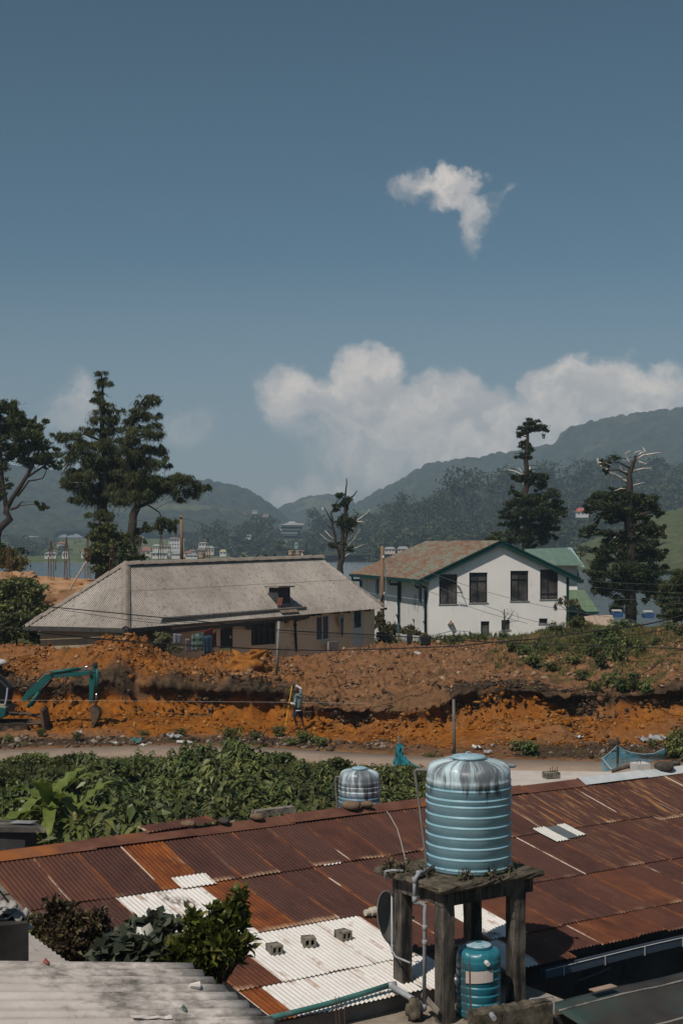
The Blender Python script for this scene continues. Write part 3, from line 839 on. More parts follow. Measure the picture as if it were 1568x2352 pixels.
# ---- things lying on the rusty roof
concrete_b = mat_noise('cinder_block', (.13, .115, .09), (.30, .27, .22), 7, .95, c3=(.06, .05, .04), s3=9, t3=(.5, .6), bump=.8, bscale=50, bdist=.012)
def on_roof(u, v):
    """intersect the pixel ray with the roof"""
    lo, hi = -.2, 6.4
    for _ in range(40):
        mid = (lo + hi) / 2
        a_ = a_at(u, v, mid); P_ = roofpt(a_, mid)
        vv_ = 1250 + (CZ - P_.z) * F / P_.y
        if vv_ < v: lo = mid
        else: hi = mid
    return a_, mid
blocks = [(637, 2197, 'grey cinder block on the white roof sheets, leftmost of three', 0.1),
          (712, 2180, 'broken grey cinder block on the white roof sheets, middle of three', .35),
          (797, 2164, 'grey cinder block with open cores on the white roof sheets, rightmost of three', -.05)]
for (u, v, lab, rot) in blocks:
    a_, b_ = on_roof(u, v)
    o = thing('cinder_block', lab, 'block', roofpt(a_, b_, .02), 'cinder blocks on the white sheets')
    ex = (ER * math.cos(rot) + EDH * math.sin(rot)); ey = (-ER * math.sin(rot) + EDH * math.cos(rot)); sl_ = Vector((0, 0, -.165))
    g = MB(); c0 = roofpt(a_, b_, .022)
    sx, sy, sz = .19, .2, .135
    # block with two open cores towards us
    g.obox(c0 - ex * sx / 2, ex * sx, -ey * sy, (0, 0, .03)); g.obox(c0 - ex * sx / 2 + Vector((0, 0, sz - .03)), ex * sx, -ey * sy, (0, 0, .03))
    for f_ in (-.5, -.08, .34): g.obox(c0 + ex * sx * f_ + Vector((0, 0, .03)), ex * .03, -ey * sy, (0, 0, sz - .06))
    g.obox(c0 - ex * sx / 2 + Vector((0, 0, .03)) - ey * (sy - .05), ex * sx, -ey * .05, (0, 0, sz - .06))
    ob = g.build('block_body', concrete_b, o)
def rock_mesh(name, c, sx, sy, sz, mat, parent=None, seed=0, n=2, rough=.25, mound=False):
    import bmesh
    bm = bmesh.new(); bmesh.ops.create_icosphere(bm, subdivisions=n + 1, radius=1)
    V = np.array([v.co[:] for v in bm.verts]); Fq = [tuple(v.index for v in f.verts) for f in bm.faces]; bm.free()
    s_ = 1 + rough * fbm(V[:, 0] * 1.2 + seed, V[:, 1] * 1.2, V[:, 2] * 1.2, 3)[:, None]
    if mound: s_ = 1 + rough * fbm(V[:, 0] * 2 + seed, V[:, 1] * 2, .3, 5)[:, None]
    V = np.sign(V) * np.abs(V) ** .75 * s_ * np.array([sx, sy, sz]) + np.array(c)
    return link_mesh(name, V, np.array(Fq), mat, parent, False)
dark_rock = mat_noise('mossy_rock', (.035, .03, .025), (.09, .075, .06), 9, .95, bump=.8, bscale=60)
brown_rock = mat_noise('brown_rubble', (.11, .07, .045), (.22, .15, .10), 8, .95, bump=.6, bscale=60)
for (u, v, Yo, s_, mt, lab) in [(1524, 1768, 0, .22, dark_rock, 'big dark rock weighing down the zinc ridge strip at right'),
                              (438, 1874, .1, .13, brown_rock, 'brown stone on the loose sheet over the rusty ridge'),
                              (590, 1846, 0, .12, brown_rock, 'small brown stone on the ridge, left of the grey slab'),
                              (803, 1812, -.05, .17, brown_rock, 'brown rubble stone on the ridge, left of the small tank'),
                              (836, 1808, -.1, .12, brown_rock, 'lower brown stone beside the rubble on the ridge'),
                              (514, 1857, 0, .11, dark_rock, 'dark grey stone on the ridge, left of the brown stones')]:
    a_ = a_at(u, v, .05); c_ = roofpt(a_, .05, .14) - EDH * Yo
    tag(rock_mesh('stone', c_, s_, s_ * .7, s_ * .52, mt, None, u, 1), lab, 'stone', 'stones on the ridge')
a_ = a_at(640, 1838, .02)
g = MB(); g.obox(roofpt(a_ - .45, -.02, .1), ER * .85, -EDH * .18, (0, 0, .11))
tag(g.build('concrete_slab', concrete_b), 'long grey concrete slab lying along the rusty ridge', 'slab')
acc = new_acc(); a_ = a_at(330, 1885, -.1)
sheet(acc, a_, a_ + 1.35, -.35, .08, .05, .5, .13, .10, ptf=lambda a, b, z: R0 + ER * a + EDH * b + Vector((0, 0, z + .03 * (a - a_))))
tag(acc_build('loose_sheet', acc, iron, None), 'loose rusty corrugated sheet lying across the ridge under a stone', 'sheet')
# long pale pole/cable lying down the roof left of the tank
g = MB()
pts = []
for (u, v) in ((853, 1822), (870, 1845), (893, 1874), (912, 1908), (921, 1940), (933, 1988)):
    aa, bb = on_roof(u, v); pts.append(roofpt(aa, bb, .035))
g.tube(pts, .012, 6); tag(g.build('pipe', mat_plain('weathered_pvc', (.30, .27, .25), .5)), 'thin pale pipe lying down the rusty roof', 'pipe')
# plastic bottle by the dish
aa, bb = on_roof(855, 2107)
o = thing('plastic_lamp', 'small clear plastic lamp housing on the roof edge beside the dish', 'lamp', roofpt(aa, bb, .05))
g = MB(); q0 = roofpt(aa, bb, .09)
g.tube([q0 - ER * .14, q0 - ER * .05, q0 - ER * .04, q0 + ER * .06, q0 + ER * .07], [.05, .055, .07, .075, .06], 12)
g.build('housing', mat_plain('cloudy_plastic', (.50, .44, .36), .3), o)
g = MB(); g.tube([q0 + Vector((0, 0, -.12)), q0 + Vector((0, 0, -.03))], .012, 6); g.build('bracket', brk, o)
# ------------------------------------------------------------------ tank stand and tanks
FC = Vector((1.314, 19.0, 0))
def TW(i, k, z):            # i along ER, k along -EDH
    return FC + ER * i - EDH * k + Vector((0, 0, z))
HT = CZ - 4.583             # slab top
HB = CZ - 6.47              # base
m = NT('blackened_concrete'); P = m.pos()
c = m.mix(m.mrange(m.noise(P, 3.0, 6, .65), .35, .65), (.06, .053, .045), (.15, .132, .11))
sp = m.sep(P)
c = m.mix(m.mrange(m.noise(m.mapping(P, (5, 5, .6)), 1, 5, .7), .44, .56, 0, .9), c, (.018, .016, .015))  # black stain, deepened to stand in for shade on the right-hand faces
c = m.mix(m.mrange(m.noise(P, 22, 4, .7), .6, .72, 0, .6), c, (.05, .045, .04))
m.bump(m.noise(P, 30, 5, .7), .5, .012)
conc = m.done(c, .95, 0, .15)
m = NT('mossy_slab'); P = m.pos()
c = m.mix(m.mrange(m.noise(P, 5.0, 6, .7), .35, .65), (.035, .032, .024), (.16, .135, .10))
c = m.mix(m.mrange(m.noise(P, 11, 5, .7), .55, .7, 0, .7), c, (.045, .03, .02))
m.bump(m.noise(P, 25, 5, .7), .8, .02)
slabm = m.done(c, .97, 0, .1)
st = thing('tank_stand', 'tall blackened concrete stand with four posts carrying the big blue tank', 'tank stand', TW(.8, .6, HB))
# slab with a ragged edge
def ragged_slab(name, pts2, z0, z1, mat, parent, seed, amp=.03, n=14):
    """pts2: 4 corners (i,k); a subdivided slab whose rim is chipped"""
    rs = np.random.default_rng(seed)
    rim = []
    for e in range(4):
        p0 = np.array(pts2[e]); p1 = np.array(pts2[(e + 1) % 4])
        for t in np.linspace(0, 1, n, endpoint=False): rim.append(p0 + (p1 - p0) * t)
    rim = np.array(rim); cc = rim.mean(0)
    g = MB(); vs = []; N = len(rim)
    lays = [(z0, -.02), (z0 + .02, 0.0), ((z0 + z1) / 2, .01), (z1 - .02, .005), (z1, -.015)]
    for (z, o) in lays:
        for r_ in rim:
            d = (r_ - cc); d = d / np.linalg.norm(d)
            rr_ = r_ + d * (o + amp * (rs.random() - .6))
            vs.append(TW(rr_[0], rr_[1], z + .012 * (rs.random() - .5)))
    fs = []
    for l in range(len(lays) - 1):
        for k in range(N):
            fs.append((l * N + k, l * N + (k + 1) % N, (l + 1) * N + (k + 1) % N, (l + 1) * N + k))
    fs.append(tuple(range(N))[::-1]); fs.append(tuple(range((len(lays) - 1) * N, len(lays) * N)))
    g.add(vs, fs)
    return g.build(name, mat, parent)
ragged_slab('slab', [(-.02, -.04), (1.84, -.02), (1.80, 1.53), (-.02, 1.50)], HT - .095, HT, slabm, st, 3)
# beams under slab (set in 6 cm from the rim)
g = MB()
zt = HT - .098
for (i0, k0, i1, k1) in ((.1, .06, 1.7, .06), (.1, 1.02, 1.7, 1.02)):
    g.obox(TW(i0, k0, zt - .2), ER * (i1 - i0), -EDH * .19, (0, 0, .2))
for i0 in (.105, 1.36):
    g.obox(TW(i0, .252, zt - .197), ER * .185, -EDH * .766, (0, 0, .195))
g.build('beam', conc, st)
for (i, k, zt_) in ((.11, .065, 0), (1.37, .065, 0), (.11, 1.015, 0), (1.37, 1.015, 0)):
    g = MB(); s_ = .192
    n = 10
    zz = np.linspace(HB - .1, zt - .2, n)
    rs = np.random.default_rng(int(i * 100 + k * 10))
    vs = []; fs = []
    for z in zz:
        wob = (rs.random(4) - .5) * .012
        for q, (x_, y_) in enumerate(((0, 0), (s_, 0), (s_, s_), (0, s_))):
            vs.append(TW(i + x_ + wob[q], k + y_ + wob[(q + 1) % 4], z))
    for j in range(n - 1):
        for q in range(4): fs.append((j * 4 + q, j * 4 + (q + 1) % 4, j * 4 + 4 + (q + 1) % 4, j * 4 + 4 + q))
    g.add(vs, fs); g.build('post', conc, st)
# tank
def stain_mat(name, c1, c2, topz, stain=.9, low=.0):
    m = NT(name); P = m.pos('Object'); sp = m.sep(P)
    c = m.mix(m.mrange(m.noise(P, 2.5, 5, .6), .35, .65), c1, c2)
    ang = m.math('ARCTAN2', sp[1], sp[0])
    av = m.comb(m.math('MULTIPLY', ang, 6.0), 0.0, m.math('MULTIPLY', sp[2], 1.6))
    run = m.noise(av, 1.0, 6, .72, .6)
    av2 = m.comb(m.math('MULTIPLY', ang, 2.2), 0.0, m.math('MULTIPLY', sp[2], .35))
    run2 = m.noise(av2, 1.0, 3, .6)
    hgt = m.mrange(sp[2], topz - .75, topz - .1, 0.0, .33)
    k = m.mrange(m.math('ADD', m.math('ADD', m.math('MULTIPLY', run, .62), m.math('MULTIPLY', run2, .5)), hgt), .82, .92)
    c = m.mix(m.math('MULTIPLY', k, stain), c, (.012, .012, .014))
    fade = m.mrange(m.math('ADD', m.math('MULTIPLY', m.noise(av, 1.7, 4), .5), m.mrange(sp[2], topz - .36, topz - .2, 0, .5)), .55, .75)  # dome highlight put into the colour: whiter towards the top
    c = m.mix(m.math('MULTIPLY', fade, .75), c, (.60, .70, .74))
    c = m.mix(m.math('MULTIPLY', k, stain * .8), c, (.014, .013, .014))
    m.bump(m.noise(P, 14, 3), .08, .01)
    return m.done(c, .38, 0, .5)
lid_m = mat_noise('pale_blue_lid', (.22, .37, .44), (.36, .50, .56), 6, .4, c3=(.05, .06, .065), s3=5, t3=(.58, .7))
def water_tank(name, label, loc, R, H, mat, seams, lidr, n_ribs=8, parts=True, rot=.3):
    t = thing(name, label, 'water tank', loc)
    zs = []      # profile
    hs = H * .80
    prof = [(R * .94, 0.0), (R * .985, .015), (R, .04)]
    for z in seams:
        prof += [(R, z - .026), (R * 1.008, z - .018), (R * 1.017, z - .008), (R * 1.017, z + .002), (R * 1.004, z + .009), (R * .978, z + .014), (R * .976, z + .024), (R * .995, z + .032)]
    prof += [(R, hs - .01), (R * 1.005, hs), (R * .985, hs + H * .012), (R * .985, hs + H * .03)]
    dome = [(R * .98, hs + H * .06), (R * .955, hs + H * .09), (R * .90, hs + H * .117), (R * .80, hs + H * .14), (R * .64, hs + H * .158), (R * .48, hs + H * .168), (lidr * 1.12, hs + H * .172), (lidr * 1.06, hs + H * .176)]
    prof2 = prof + dome
    N = 96; vs = []; fs = []
    for (r, z) in prof2:
        for k in range(N):
            a = 2 * math.pi * k / N
            rr_ = r; zz_ = z
            if z > hs + H * .05:
                # moulded ribs and flat lands on the shoulder
                wv = .5 + .5 * math.cos(n_ribs * a + rot)
                wv = float(sstep(.25, .75, wv))
                fade_ = min(1, (z - hs - H * .05) / (H * .05)) * (1 if r > lidr * 1.2 else 0)
                zz_ = z + wv * H * .018 * fade_; rr_ = r * (1 + .022 * wv * fade_)
            vs.append(Vector(loc) + Vector((rr_ * math.cos(a), rr_ * math.sin(a), zz_)))
    for i in range(len(prof2) - 1):
        for k in range(N):
            k2 = (k + 1) % N
            fs.append((i * N + k, i * N + k2, (i + 1) * N + k2, (i + 1) * N + k))
    fs.append(tuple(range(N))[::-1]); fs.append(tuple(range((len(prof2) - 1) * N, len(prof2) * N)))
    g = MB(); g.add(vs, fs); g.build('tank_body', mat, t, True)
    g = MB(); zl = hs + H * .176
    g.lathe(loc, [(lidr * .95, zl - .02), (lidr * .95, zl + H * .008), (lidr * 1.04, zl + H * .010), (lidr * 1.04, zl + H * .026), (lidr * .98, zl + H * .034), (lidr * .5, zl + H * .045), (.02, zl + H * .048)], 48)
    lid = g.build('lid', lid_m, t, True)
    g = MB(); g.tube([Vector(loc) + Vector((-.035, 0, zl + H * .045)), Vector(loc) + Vector((-.02, 0, zl + H * .065)), Vector(loc) + Vector((.03, .01, zl + H * .065)), Vector(loc) + Vector((.045, .01, zl + H * .043))], .01, 6)
    g.build('lid_handle', mat, lid)
    return t
tl = TW(.93, .78, HT + .004); tl.x += .15
blue = stain_mat('big_tank_blue', (.19, .345, .41), (.26, .42, .48), 1.45)
HTK = 1.57
tank = water_tank('water_tank', 'large ribbed light blue water tank with black stain runs on the concrete stand', tl, .60, HTK,
                  blue, [.07, .215, .365, .51, .655, .80, .945, 1.03, 1.16], .235, 6)
pvc = mat_noise('grey_pvc', (.22, .23, .25), (.36, .37, .39), 3, .4, c3=(.12, .11, .10), s3=4, t3=(.6, .75))
steel = mat_noise('dull_steel_pipe', (.11, .10, .095), (.2, .185, .17), 6, .6)
# overflow stub and vertical pipe at the tank's left
g = MB()
top = tl + Vector((0, 0, HTK * .875))
lf = Vector((-1, .05, 0))
g.tube([top + lf * .55, top + lf * .74, top + lf * .76 + Vector((0, 0, -.02)), top + lf * .74 + Vector((.03, 0, -.4)), tl + lf * .60 + Vector((0, -.12, .06))], [.022, .022, .022, .016, .016], 8)
g.build('inlet_pipe', steel, tank)
g = MB(); g.tube([tl + Vector((.50, .05, HTK * .915)), tl + Vector((.66, .05, HTK * .91)), tl + Vector((.67, .05, HTK * .90))], [.035, .03, .02], 8); g.build('outlet_stub', blue, tank)
# raised lettering on the dome is too worn to read: a row of moulded strokes
g = MB()
for k in range(9):
    a = -1.98 + k * .062
    r0 = .46; zc = HTK * (.80 + .153)
    d = Vector((math.cos(a), math.sin(a), 0)); e = Vector((-math.sin(a), math.cos(a), 0))
    c0 = tl + d * r0 + Vector((0, 0, zc + .006))
    g.obox(c0, e * .008, d * .04, (0, 0, .012))
    if k % 2: g.obox(c0 + d * .018, e * .026, d * .008, (0, 0, .012))
# feed pipes over the slab and down the left post
stp = thing('drain_pipe', 'grey plastic pipe bending over the slab edge and running down the stand', 'pipe', TW(.3, .5, HT))
g = MB()
rise = TW(.13, .62, HT + .07)
P1 = tl + Vector((-.50, -.28, .07)); P2 = TW(.02, .5, HT + .09); P3 = TW(-.07, .47, HT + .02); P4 = TW(-.07, .47, HT - .26)
P5 = TW(.0, .44, HT - .30); P6 = TW(.05, .40, HT - .33); P7 = TW(.04, .40, HB + .18)
g.tube([P1, P2, P3, P4], .027, 10); g.tube([P4, P4 + Vector((0, 0, -.03)), P5, P6, P6 + Vector((0, 0, -.08)), P7], .027, 10)
for q in (P2, P3, P4 + Vector((0, 0, .02)), P6 + Vector((0, 0, -.3)), P6 + Vector((0, 0, -.5)), P7):
    g.lathe(q + Vector((0, 0, -.04)), [(.027, 0), (.035, .004), (.035, .07), (.027, .074)], 12)
g.build('pipe_run', pvc, stp, True)
# sloped drain coming from the green gutter pipe of the white sheets
g = MB(); q0 = W(895, 2262, 19.6); g.tube([q0, W(962, 2304, 19.35), P7 + Vector((0, 0, -.06))], [.042, .042, .042], 10); g.build('drain_branch', pvc, stp, True)
thin = thing('thin_pipe', 'thin pale pipe running down the left post of the stand', 'pipe', TW(.1, 1.2, HB))
g = MB(); g.tube([TW(.06, .9, HT + .04), TW(-.06, 1.0, HT + .045), TW(-.10, 1.1, HT + .02), TW(-.10, 1.12, HT - .1)], .018, 8)
g.tube([TW(.085, 1.21, HT - .35), TW(.085, 1.21, HB + .75), TW(.0, 1.0, HB + .72), TW(.03, .7, HB + .7)], .014, 8); g.build('pipe_run', pvc, thin, True)
# small blue tank under the stand
teal = stain_mat('small_tank_teal', (.015, .135, .18), (.025, .17, .22), 2.2, .55)
sl_ = Vector((1.88, 19.55, HB + .02))
HS = .95
tk2 = water_tank('water_tank', 'small bright teal water tank with a blank white sticker, in shade under the stand', sl_, .305, HS, teal, [.09, .2, .31, .42, .53, .64], .17, 5)
g = MB(); vs = []; fs = []
for j, z in enumerate((HS * .52, HS * .69)):
    for i in range(9):
        a = math.radians(-128 + 70 * i / 8); vs.append(sl_ + Vector((.322 * math.cos(a), .322 * math.sin(a), z + .03 * i / 8)))
for i in range(8): fs.append((i, i + 1, i + 10, i + 9))
g.add(vs, fs); g.build('sticker', mat_noise('blank_sticker', (.42, .36, .33), (.52, .46, .43), 5, .6), tk2)
g = MB(); a = math.radians(-75); d = Vector((math.cos(a), math.sin(a), 0)); g.tube([sl_ + d * .28 + Vector((0, 0, HS * .83)), sl_ + d * .37 + Vector((0, 0, HS * .82))], [.035, .03], 10); g.build('outlet_stub', mat_plain('white_cap', (.6, .6, .6), .4), tk2)
# rebar starter bars
rebar_m = mat_noise('rusty_rebar', (.075, .035, .025), (.15, .075, .05), 20, .9)
def rebar_bundle(label, tops, bot, r=.006, Y=18.9, group=None):
    t = thing('rebar', label, 'rebar', W(tops[0][0], bot, Y))
    for (u, v) in tops:
        g = MB(); g.tube([W(u + 4, bot, Y), W(u + 1, (v + bot) / 2, Y), W(u, v, Y)], r, 6); g.build('bar', rebar_m, t)
    return t
rebar_bundle('four bent rusty starter bars in front of the small teal tank', [(1062, 2200), (1067, 2210), (1077, 2199), (1079, 2214)], 2345, .007, 18.75)
rebar_bundle('three rusty starter bars rising past the teal gutter pipe', [(770, 2288), (778, 2289), (790, 2292)], 2385, .005, 17.4)
rebar_bundle('two short rusty bars at the left end of the teal gutter pipe', [(595, 2335), (606, 2330)], 2390, .005, 17.0)
# base platform
g = MB()
g.prism([TW(-.9, -1.2, HB - .6), TW(.5, -1.2, HB - .6), TW(.5, -.2, HB - .6), TW(2.2, -.2, HB - .6), TW(2.2, 1.6, HB - .6), TW(-.9, 1.3, HB - .6)], (0, 0, .6))
tag(g.build('concrete_platform', mat_noise('platform_concrete', (.17, .14, .11), (.33, .28, .22), 3, .95, c3=(.08, .06, .045), s3=2, bump=.5, bscale=25, bdist=.02)), kind='structure')
# broken kerb wall at the front right
t = thing('low_wall', 'low broken concrete wall with a rough top, right of the stand', 'wall', W(1180, 2345, 18.4))
g = MB(); n = 22; vs = []; fs = []
p0 = W(1090, 2330, 18.5); p1 = W(1268, 2300, 19.1); d = (p1 - p0); nrm = Vector((-d.y, d.x, 0)).normalized()
rs = np.random.default_rng(4)
for i in range(n + 1):
    q = p0 + d * i / n; e = .03 * (rs.random() - .5)
    for (o, z) in ((0, -.9), (0, e - .03), (.02, e), (.17, e + .02 * rs.random()), (.19, -.9)): vs.append(q + nrm * o + Vector((0, 0, z)))
for i in range(n):
    for k in range(4): fs.append((i * 5 + k, i * 5 + 5 + k, i * 5 + 6 + k, i * 5 + k + 1))
fs += [(0, 1, 2, 3, 4), tuple(n * 5 + k for k in (4, 3, 2, 1, 0))]
g.add(vs, fs); g.build('wall_body', slabm, t)
g = MB(); q = W(1128, 2330, 18.45); g.tube([q, q + Vector((.02, -.13, -.01))], .035, 12); g.build('pipe_end', pvc, t)
g = MB(); q = p1 + Vector((.0, 0, .03)); g.tube([q - d * .3 + Vector((0, 0, .05)), q + Vector((0, 0, .04)), q + Vector((.02, 0, 0)), q + Vector((.02, 0, -.2))], .012, 8); g.build('tap_pipe', pvc, t)
# wooden brace and bits
g = MB(); g.obox(W(966, 2290, 19.5), W(1004, 2332, 19.05) - W(966, 2290, 19.5), (.03, .02, .05), (0, 0, .03)); tag(g.build('plank', wood_g), 'grey plank propped between the left and middle posts', 'plank')
tag(rock_mesh('concrete_lump', W(950, 2318, 19.3), .10, .10, .14, slabm, None, 9, 2, .55), 'mossy concrete lump at the foot of the grey pipe', 'lump')
# teal gutter pipe along the white sheets
g = MB(); pts = []
for (u, v) in ((585, 2347), (690, 2322), (760, 2304), (830, 2283), (893, 2263)):
    aa, bb = on_roof(u, min(v, 2330)); pp = W(u, v, 18.1 + (u - 585) / 308 * 1.5); pts.append(pp)
tp = thing('gutter_pipe', 'round teal pipe lying across the lower edge of the white sheets', 'pipe', pts[2])
g.tube(pts, .04, 12); g.build('pipe_run', mat_noise('faded_teal_pipe', (.035, .12, .11), (.07, .19, .17), 3, .5, c3=(.16, .18, .17), s3=5), tp, True)
g = MB(); g.tube([pts[-1] - (pts[-1] - pts[-2]).normalized() * .02, pts[-1] + Vector((.1, .02, .0))], .05, 12); g.build('elbow', pvc, tp, True)
# dish
dc = W(882, 2108, 20.6)
t = thing('satellite_dish', 'dark edged satellite dish on the roof left of the stand', 'satellite dish', W(905, 2195, 20.3))
ax = Vector((.80, -.55, .22)).normalized(); s1 = ax.cross(Vector((0, 0, 1))).normalized(); s2 = s1.cross(ax)
g = MB(); vs = []; fs = []; NR = 7; NA = 36
for i in range(NR + 1):
    r = .42 * i / NR
    for k in range(NA):
        a = 2 * math.pi * k / NA
        vs.append(dc + s1 * r * .74 * math.cos(a) + s2 * r * .92 * math.sin(a) + ax * (.42 * (r / .42) ** 2 * .25))
for i in range(NR):
    for k in range(NA): fs.append((i * NA + k, i * NA + (k + 1) % NA, (i + 1) * NA + (k + 1) % NA, (i + 1) * NA + k))
off_ = -ax * .012; nv = len(vs); vs2 = [v + off_ for v in vs]
fs2 = [tuple(reversed([q + nv for q in f])) for f in fs]
fs3 = [(NR * NA + k, NR * NA + (k + 1) % NA, nv + NR * NA + (k + 1) % NA, nv + NR * NA + k) for k in range(NA)]
g.add(vs + vs2, fs + fs2 + fs3); g.build('reflector', mat_noise('dish_grey', (.13, .125, .115), (.22, .21, .19), 3, .5, c3=(.05, .045, .04), s3=2, t3=(.55, .7)), t, True)
g = MB(); g.tube([dc - s2 * .40 + ax * .02, dc - s2 * .2 + ax * .35, dc - s2 * .05 + ax * .45], .012, 6); g.build('feed_arm', steel, t)
g = MB(); g.tube([dc + ax * .42 - s2 * .06, dc + ax * .50 - s2 * .03], [.03, .025], 10); g.build('feed_horn', mat_plain('feed_grey', (.12, .12, .12), .5), t)
g = MB(); g.tube([dc - ax * .03, dc - ax * .1 - s2 * .1, W(908, 2190, 20.4)], .022, 8); g.build('mast', steel, t)
# weeds on the slab are built with the plants
# ------------------------------------------------------------------ near grey fibre-cement roof, bottom left
NO = W(440, 2225, 7.8)
NC = Vector((.88, .47, -.141)); NC = Vector((.882, .471, -.141))
NE = Vector((.471, -.882, 0))
m = NT('weathered_fibre_cement'); P = m.wpos()
ab = m.attr('ab', 'Vector'); rn = m.attr('rn')
c = m.mix(m.mrange(m.noise(P, 2.2, 6, .65), .35, .65), (.44, .395, .36), (.60, .545, .505))
fl = m.noise(m.mapping(ab, (26, 7, 1)), 1.0, 5, .7)
band = m.noise(m.mapping(ab, (.8, 1.6, 1)), 1.0, 4, .6)
asp = m.sep(ab)
k = m.math('ADD', m.math('MULTIPLY', fl, .62), m.math('MULTIPLY', band, .75))
k = m.math('ADD', k, m.mrange(asp[1], 1.7, .1, -.12, .10))
c = m.mix(m.math('MULTIPLY', m.mrange(k, .66, .86), .9), c, (.07, .065, .058))
c = m.mix(m.mrange(m.noise(m.mapping(ab, (60, 40, 1)), 1, 3), .64, .74, 0, .5), c, (.13, .11, .10))
wave_shade = m.math('SINE', m.math('ADD', m.math('MULTIPLY', asp[0], 43.04), 1.9)); c = m.mix(m.math('MULTIPLY', m.mrange(wave_shade, .1, -.95, 0, 1), m.mrange(fl, .3, .6, .45, .95)), c, (.13, .118, .105))  # valleys darkened in the colour to stand in for the waves' shading
m.bump(fl, .3, .004)
fc = m.done(c, .95, 0, .1)
near_h = thing('shed', 'near building under a pale weathered fibre cement roof with stepped edge', 'building', NO - NC * 1.0 + NE * 1.2 - Vector((0, 0, 3)))
acc = new_acc()
nrm_ = NC.cross(NE); nrm_ = nrm_ if nrm_.z > 0 else -nrm_
def near_pt(a, b, z):   # a along NE (across the waves), b towards the right end of the sheet
    return NO + NE * a - NC * (b) + nrm_ * z
rs = np.random.default_rng(8)
# two sheets deep, waves along NC
for row in range(2):
    a = 0.0
    b0, b1 = ((1.68, 0.0), (3.4, 1.55))[row]
    kk = 0
    while a < 3.0:
        sheet(acc, a, a + .92, b0, b1, .5, rs.random(), .012, .0 + .004 * (kk % 2), 0, amp=.027, pitch=.146, ptf=near_pt, ny=8)
        a += .876; kk += 1
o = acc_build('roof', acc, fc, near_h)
md = o.modifiers.new('thickness', 'SOLIDIFY'); md.thickness = .007; md.offset = -1
g = MB(); q = NO + nrm_ * -.05
g.prism([q - NC * 3.3 + Vector((0, 0, -.1)), q - NC * .35 + Vector((0, 0, -.1)), q - NC * .35 + Vector((0, 0, -3)), q - NC * 3.3 + Vector((0, 0, -3))], NE * 2.9)
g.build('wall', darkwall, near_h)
hook = mat_noise('verdigris_washer', (.05, .09, .08), (.10, .14, .12), 30, .6); hook2 = mat_noise('red_washer', (.22, .05, .04), (.3, .09, .07), 30, .6)
for (u, v, mt) in ((25, 2228, hook), (447, 2229, hook2), (620, 2352, hook)):
    pass
for (a_, b_, mt) in ((.01, 1.62, hook), (.0, .82, hook2), (.87, .40, hook)):
    g = MB(); c0 = near_pt(a_, b_, .034); e1 = -NC * .03; e2 = NE * .04
    g.add([c0 - e1, c0 + e1, c0 + e2, c0 + nrm_ * .012], [(0, 2, 3), (2, 1, 3), (1, 0, 3), (0, 1, 2)])
    g.lathe(c0, [(.008, .0), (.009, .012), (.004, .02)], 8)
    g.build('roof_bolt', mt, near_h)
g = MB(); c0 = near_pt(.46, .18, .034); g.tube([c0 - NC * .02, c0 + NC * .03, c0 + NC * .04], [.01, .022, .006], 8); tag(g.build('pebble', mat_plain('pale_pebble', (.6, .55, .5))), 'small pale pebble near the edge of the near grey roof', 'pebble')
g = MB(); c0 = near_pt(1.02, .62, .03); vs = []
rs = np.random.default_rng(12)
for i in range(7):
    for k in range(2): vs.append(c0 - NC * (-.10 + .033 * i) + NE * (.03 * k - .015 + .01 * rs.random()) + nrm_ * (.005 + .012 * rs.random()))
g.add(vs, [(2 * i, 2 * i + 1, 2 * i + 3, 2 * i + 2) for i in range(6)]); o = g.build('paper_scrap', mat_plain('paper', (.55, .5, .46)))
o.modifiers.new('t', 'SOLIDIFY').thickness = .003
tag(o, 'crumpled paper scrap lying on the near grey roof', 'paper')
# smaller grey roof just behind it
lo = thing('lean_to', 'low lean-to with a smooth grey sheet roof behind the near pale roof', 'shed', W(100, 2240, 9.6))
acc = new_acc(); LO = W(60, 2138, 10.4)
lc = Vector((.88, .47, -.13)); le = (W(196, 2240, 9.55) - LO); le = Vector((le.x, le.y, le.z))
def lpt(a, b, z): return LO + le.normalized() * a - lc * b + Vector((0, 0, z))
for kk in range(2):
    sheet(acc, kk * .76, kk * .76 + .8, 1.5, 0.0, .5, .3 + kk * .3, .0, .004 * kk, 0, amp=.009, pitch=.076, ptf=lpt, ny=4)
fc2 = mat_noise('smooth_grey_sheet', (.30, .27, .25), (.41, .37, .34), 3, .9, c3=(.12, .11, .10), s3=6, t3=(.62, .72), stretch=(1, 3, 1))
acc_build('roof', acc, fc2, lo)
g = MB(); q = lpt(0, .06, -.06); g.prism([q, q + le * 1.02, q + le * 1.02 + Vector((0, 0, -2.5)), q + Vector((0, 0, -2.5))], (-.12, -.05, 0)); g.build('wall', darkwall, lo)
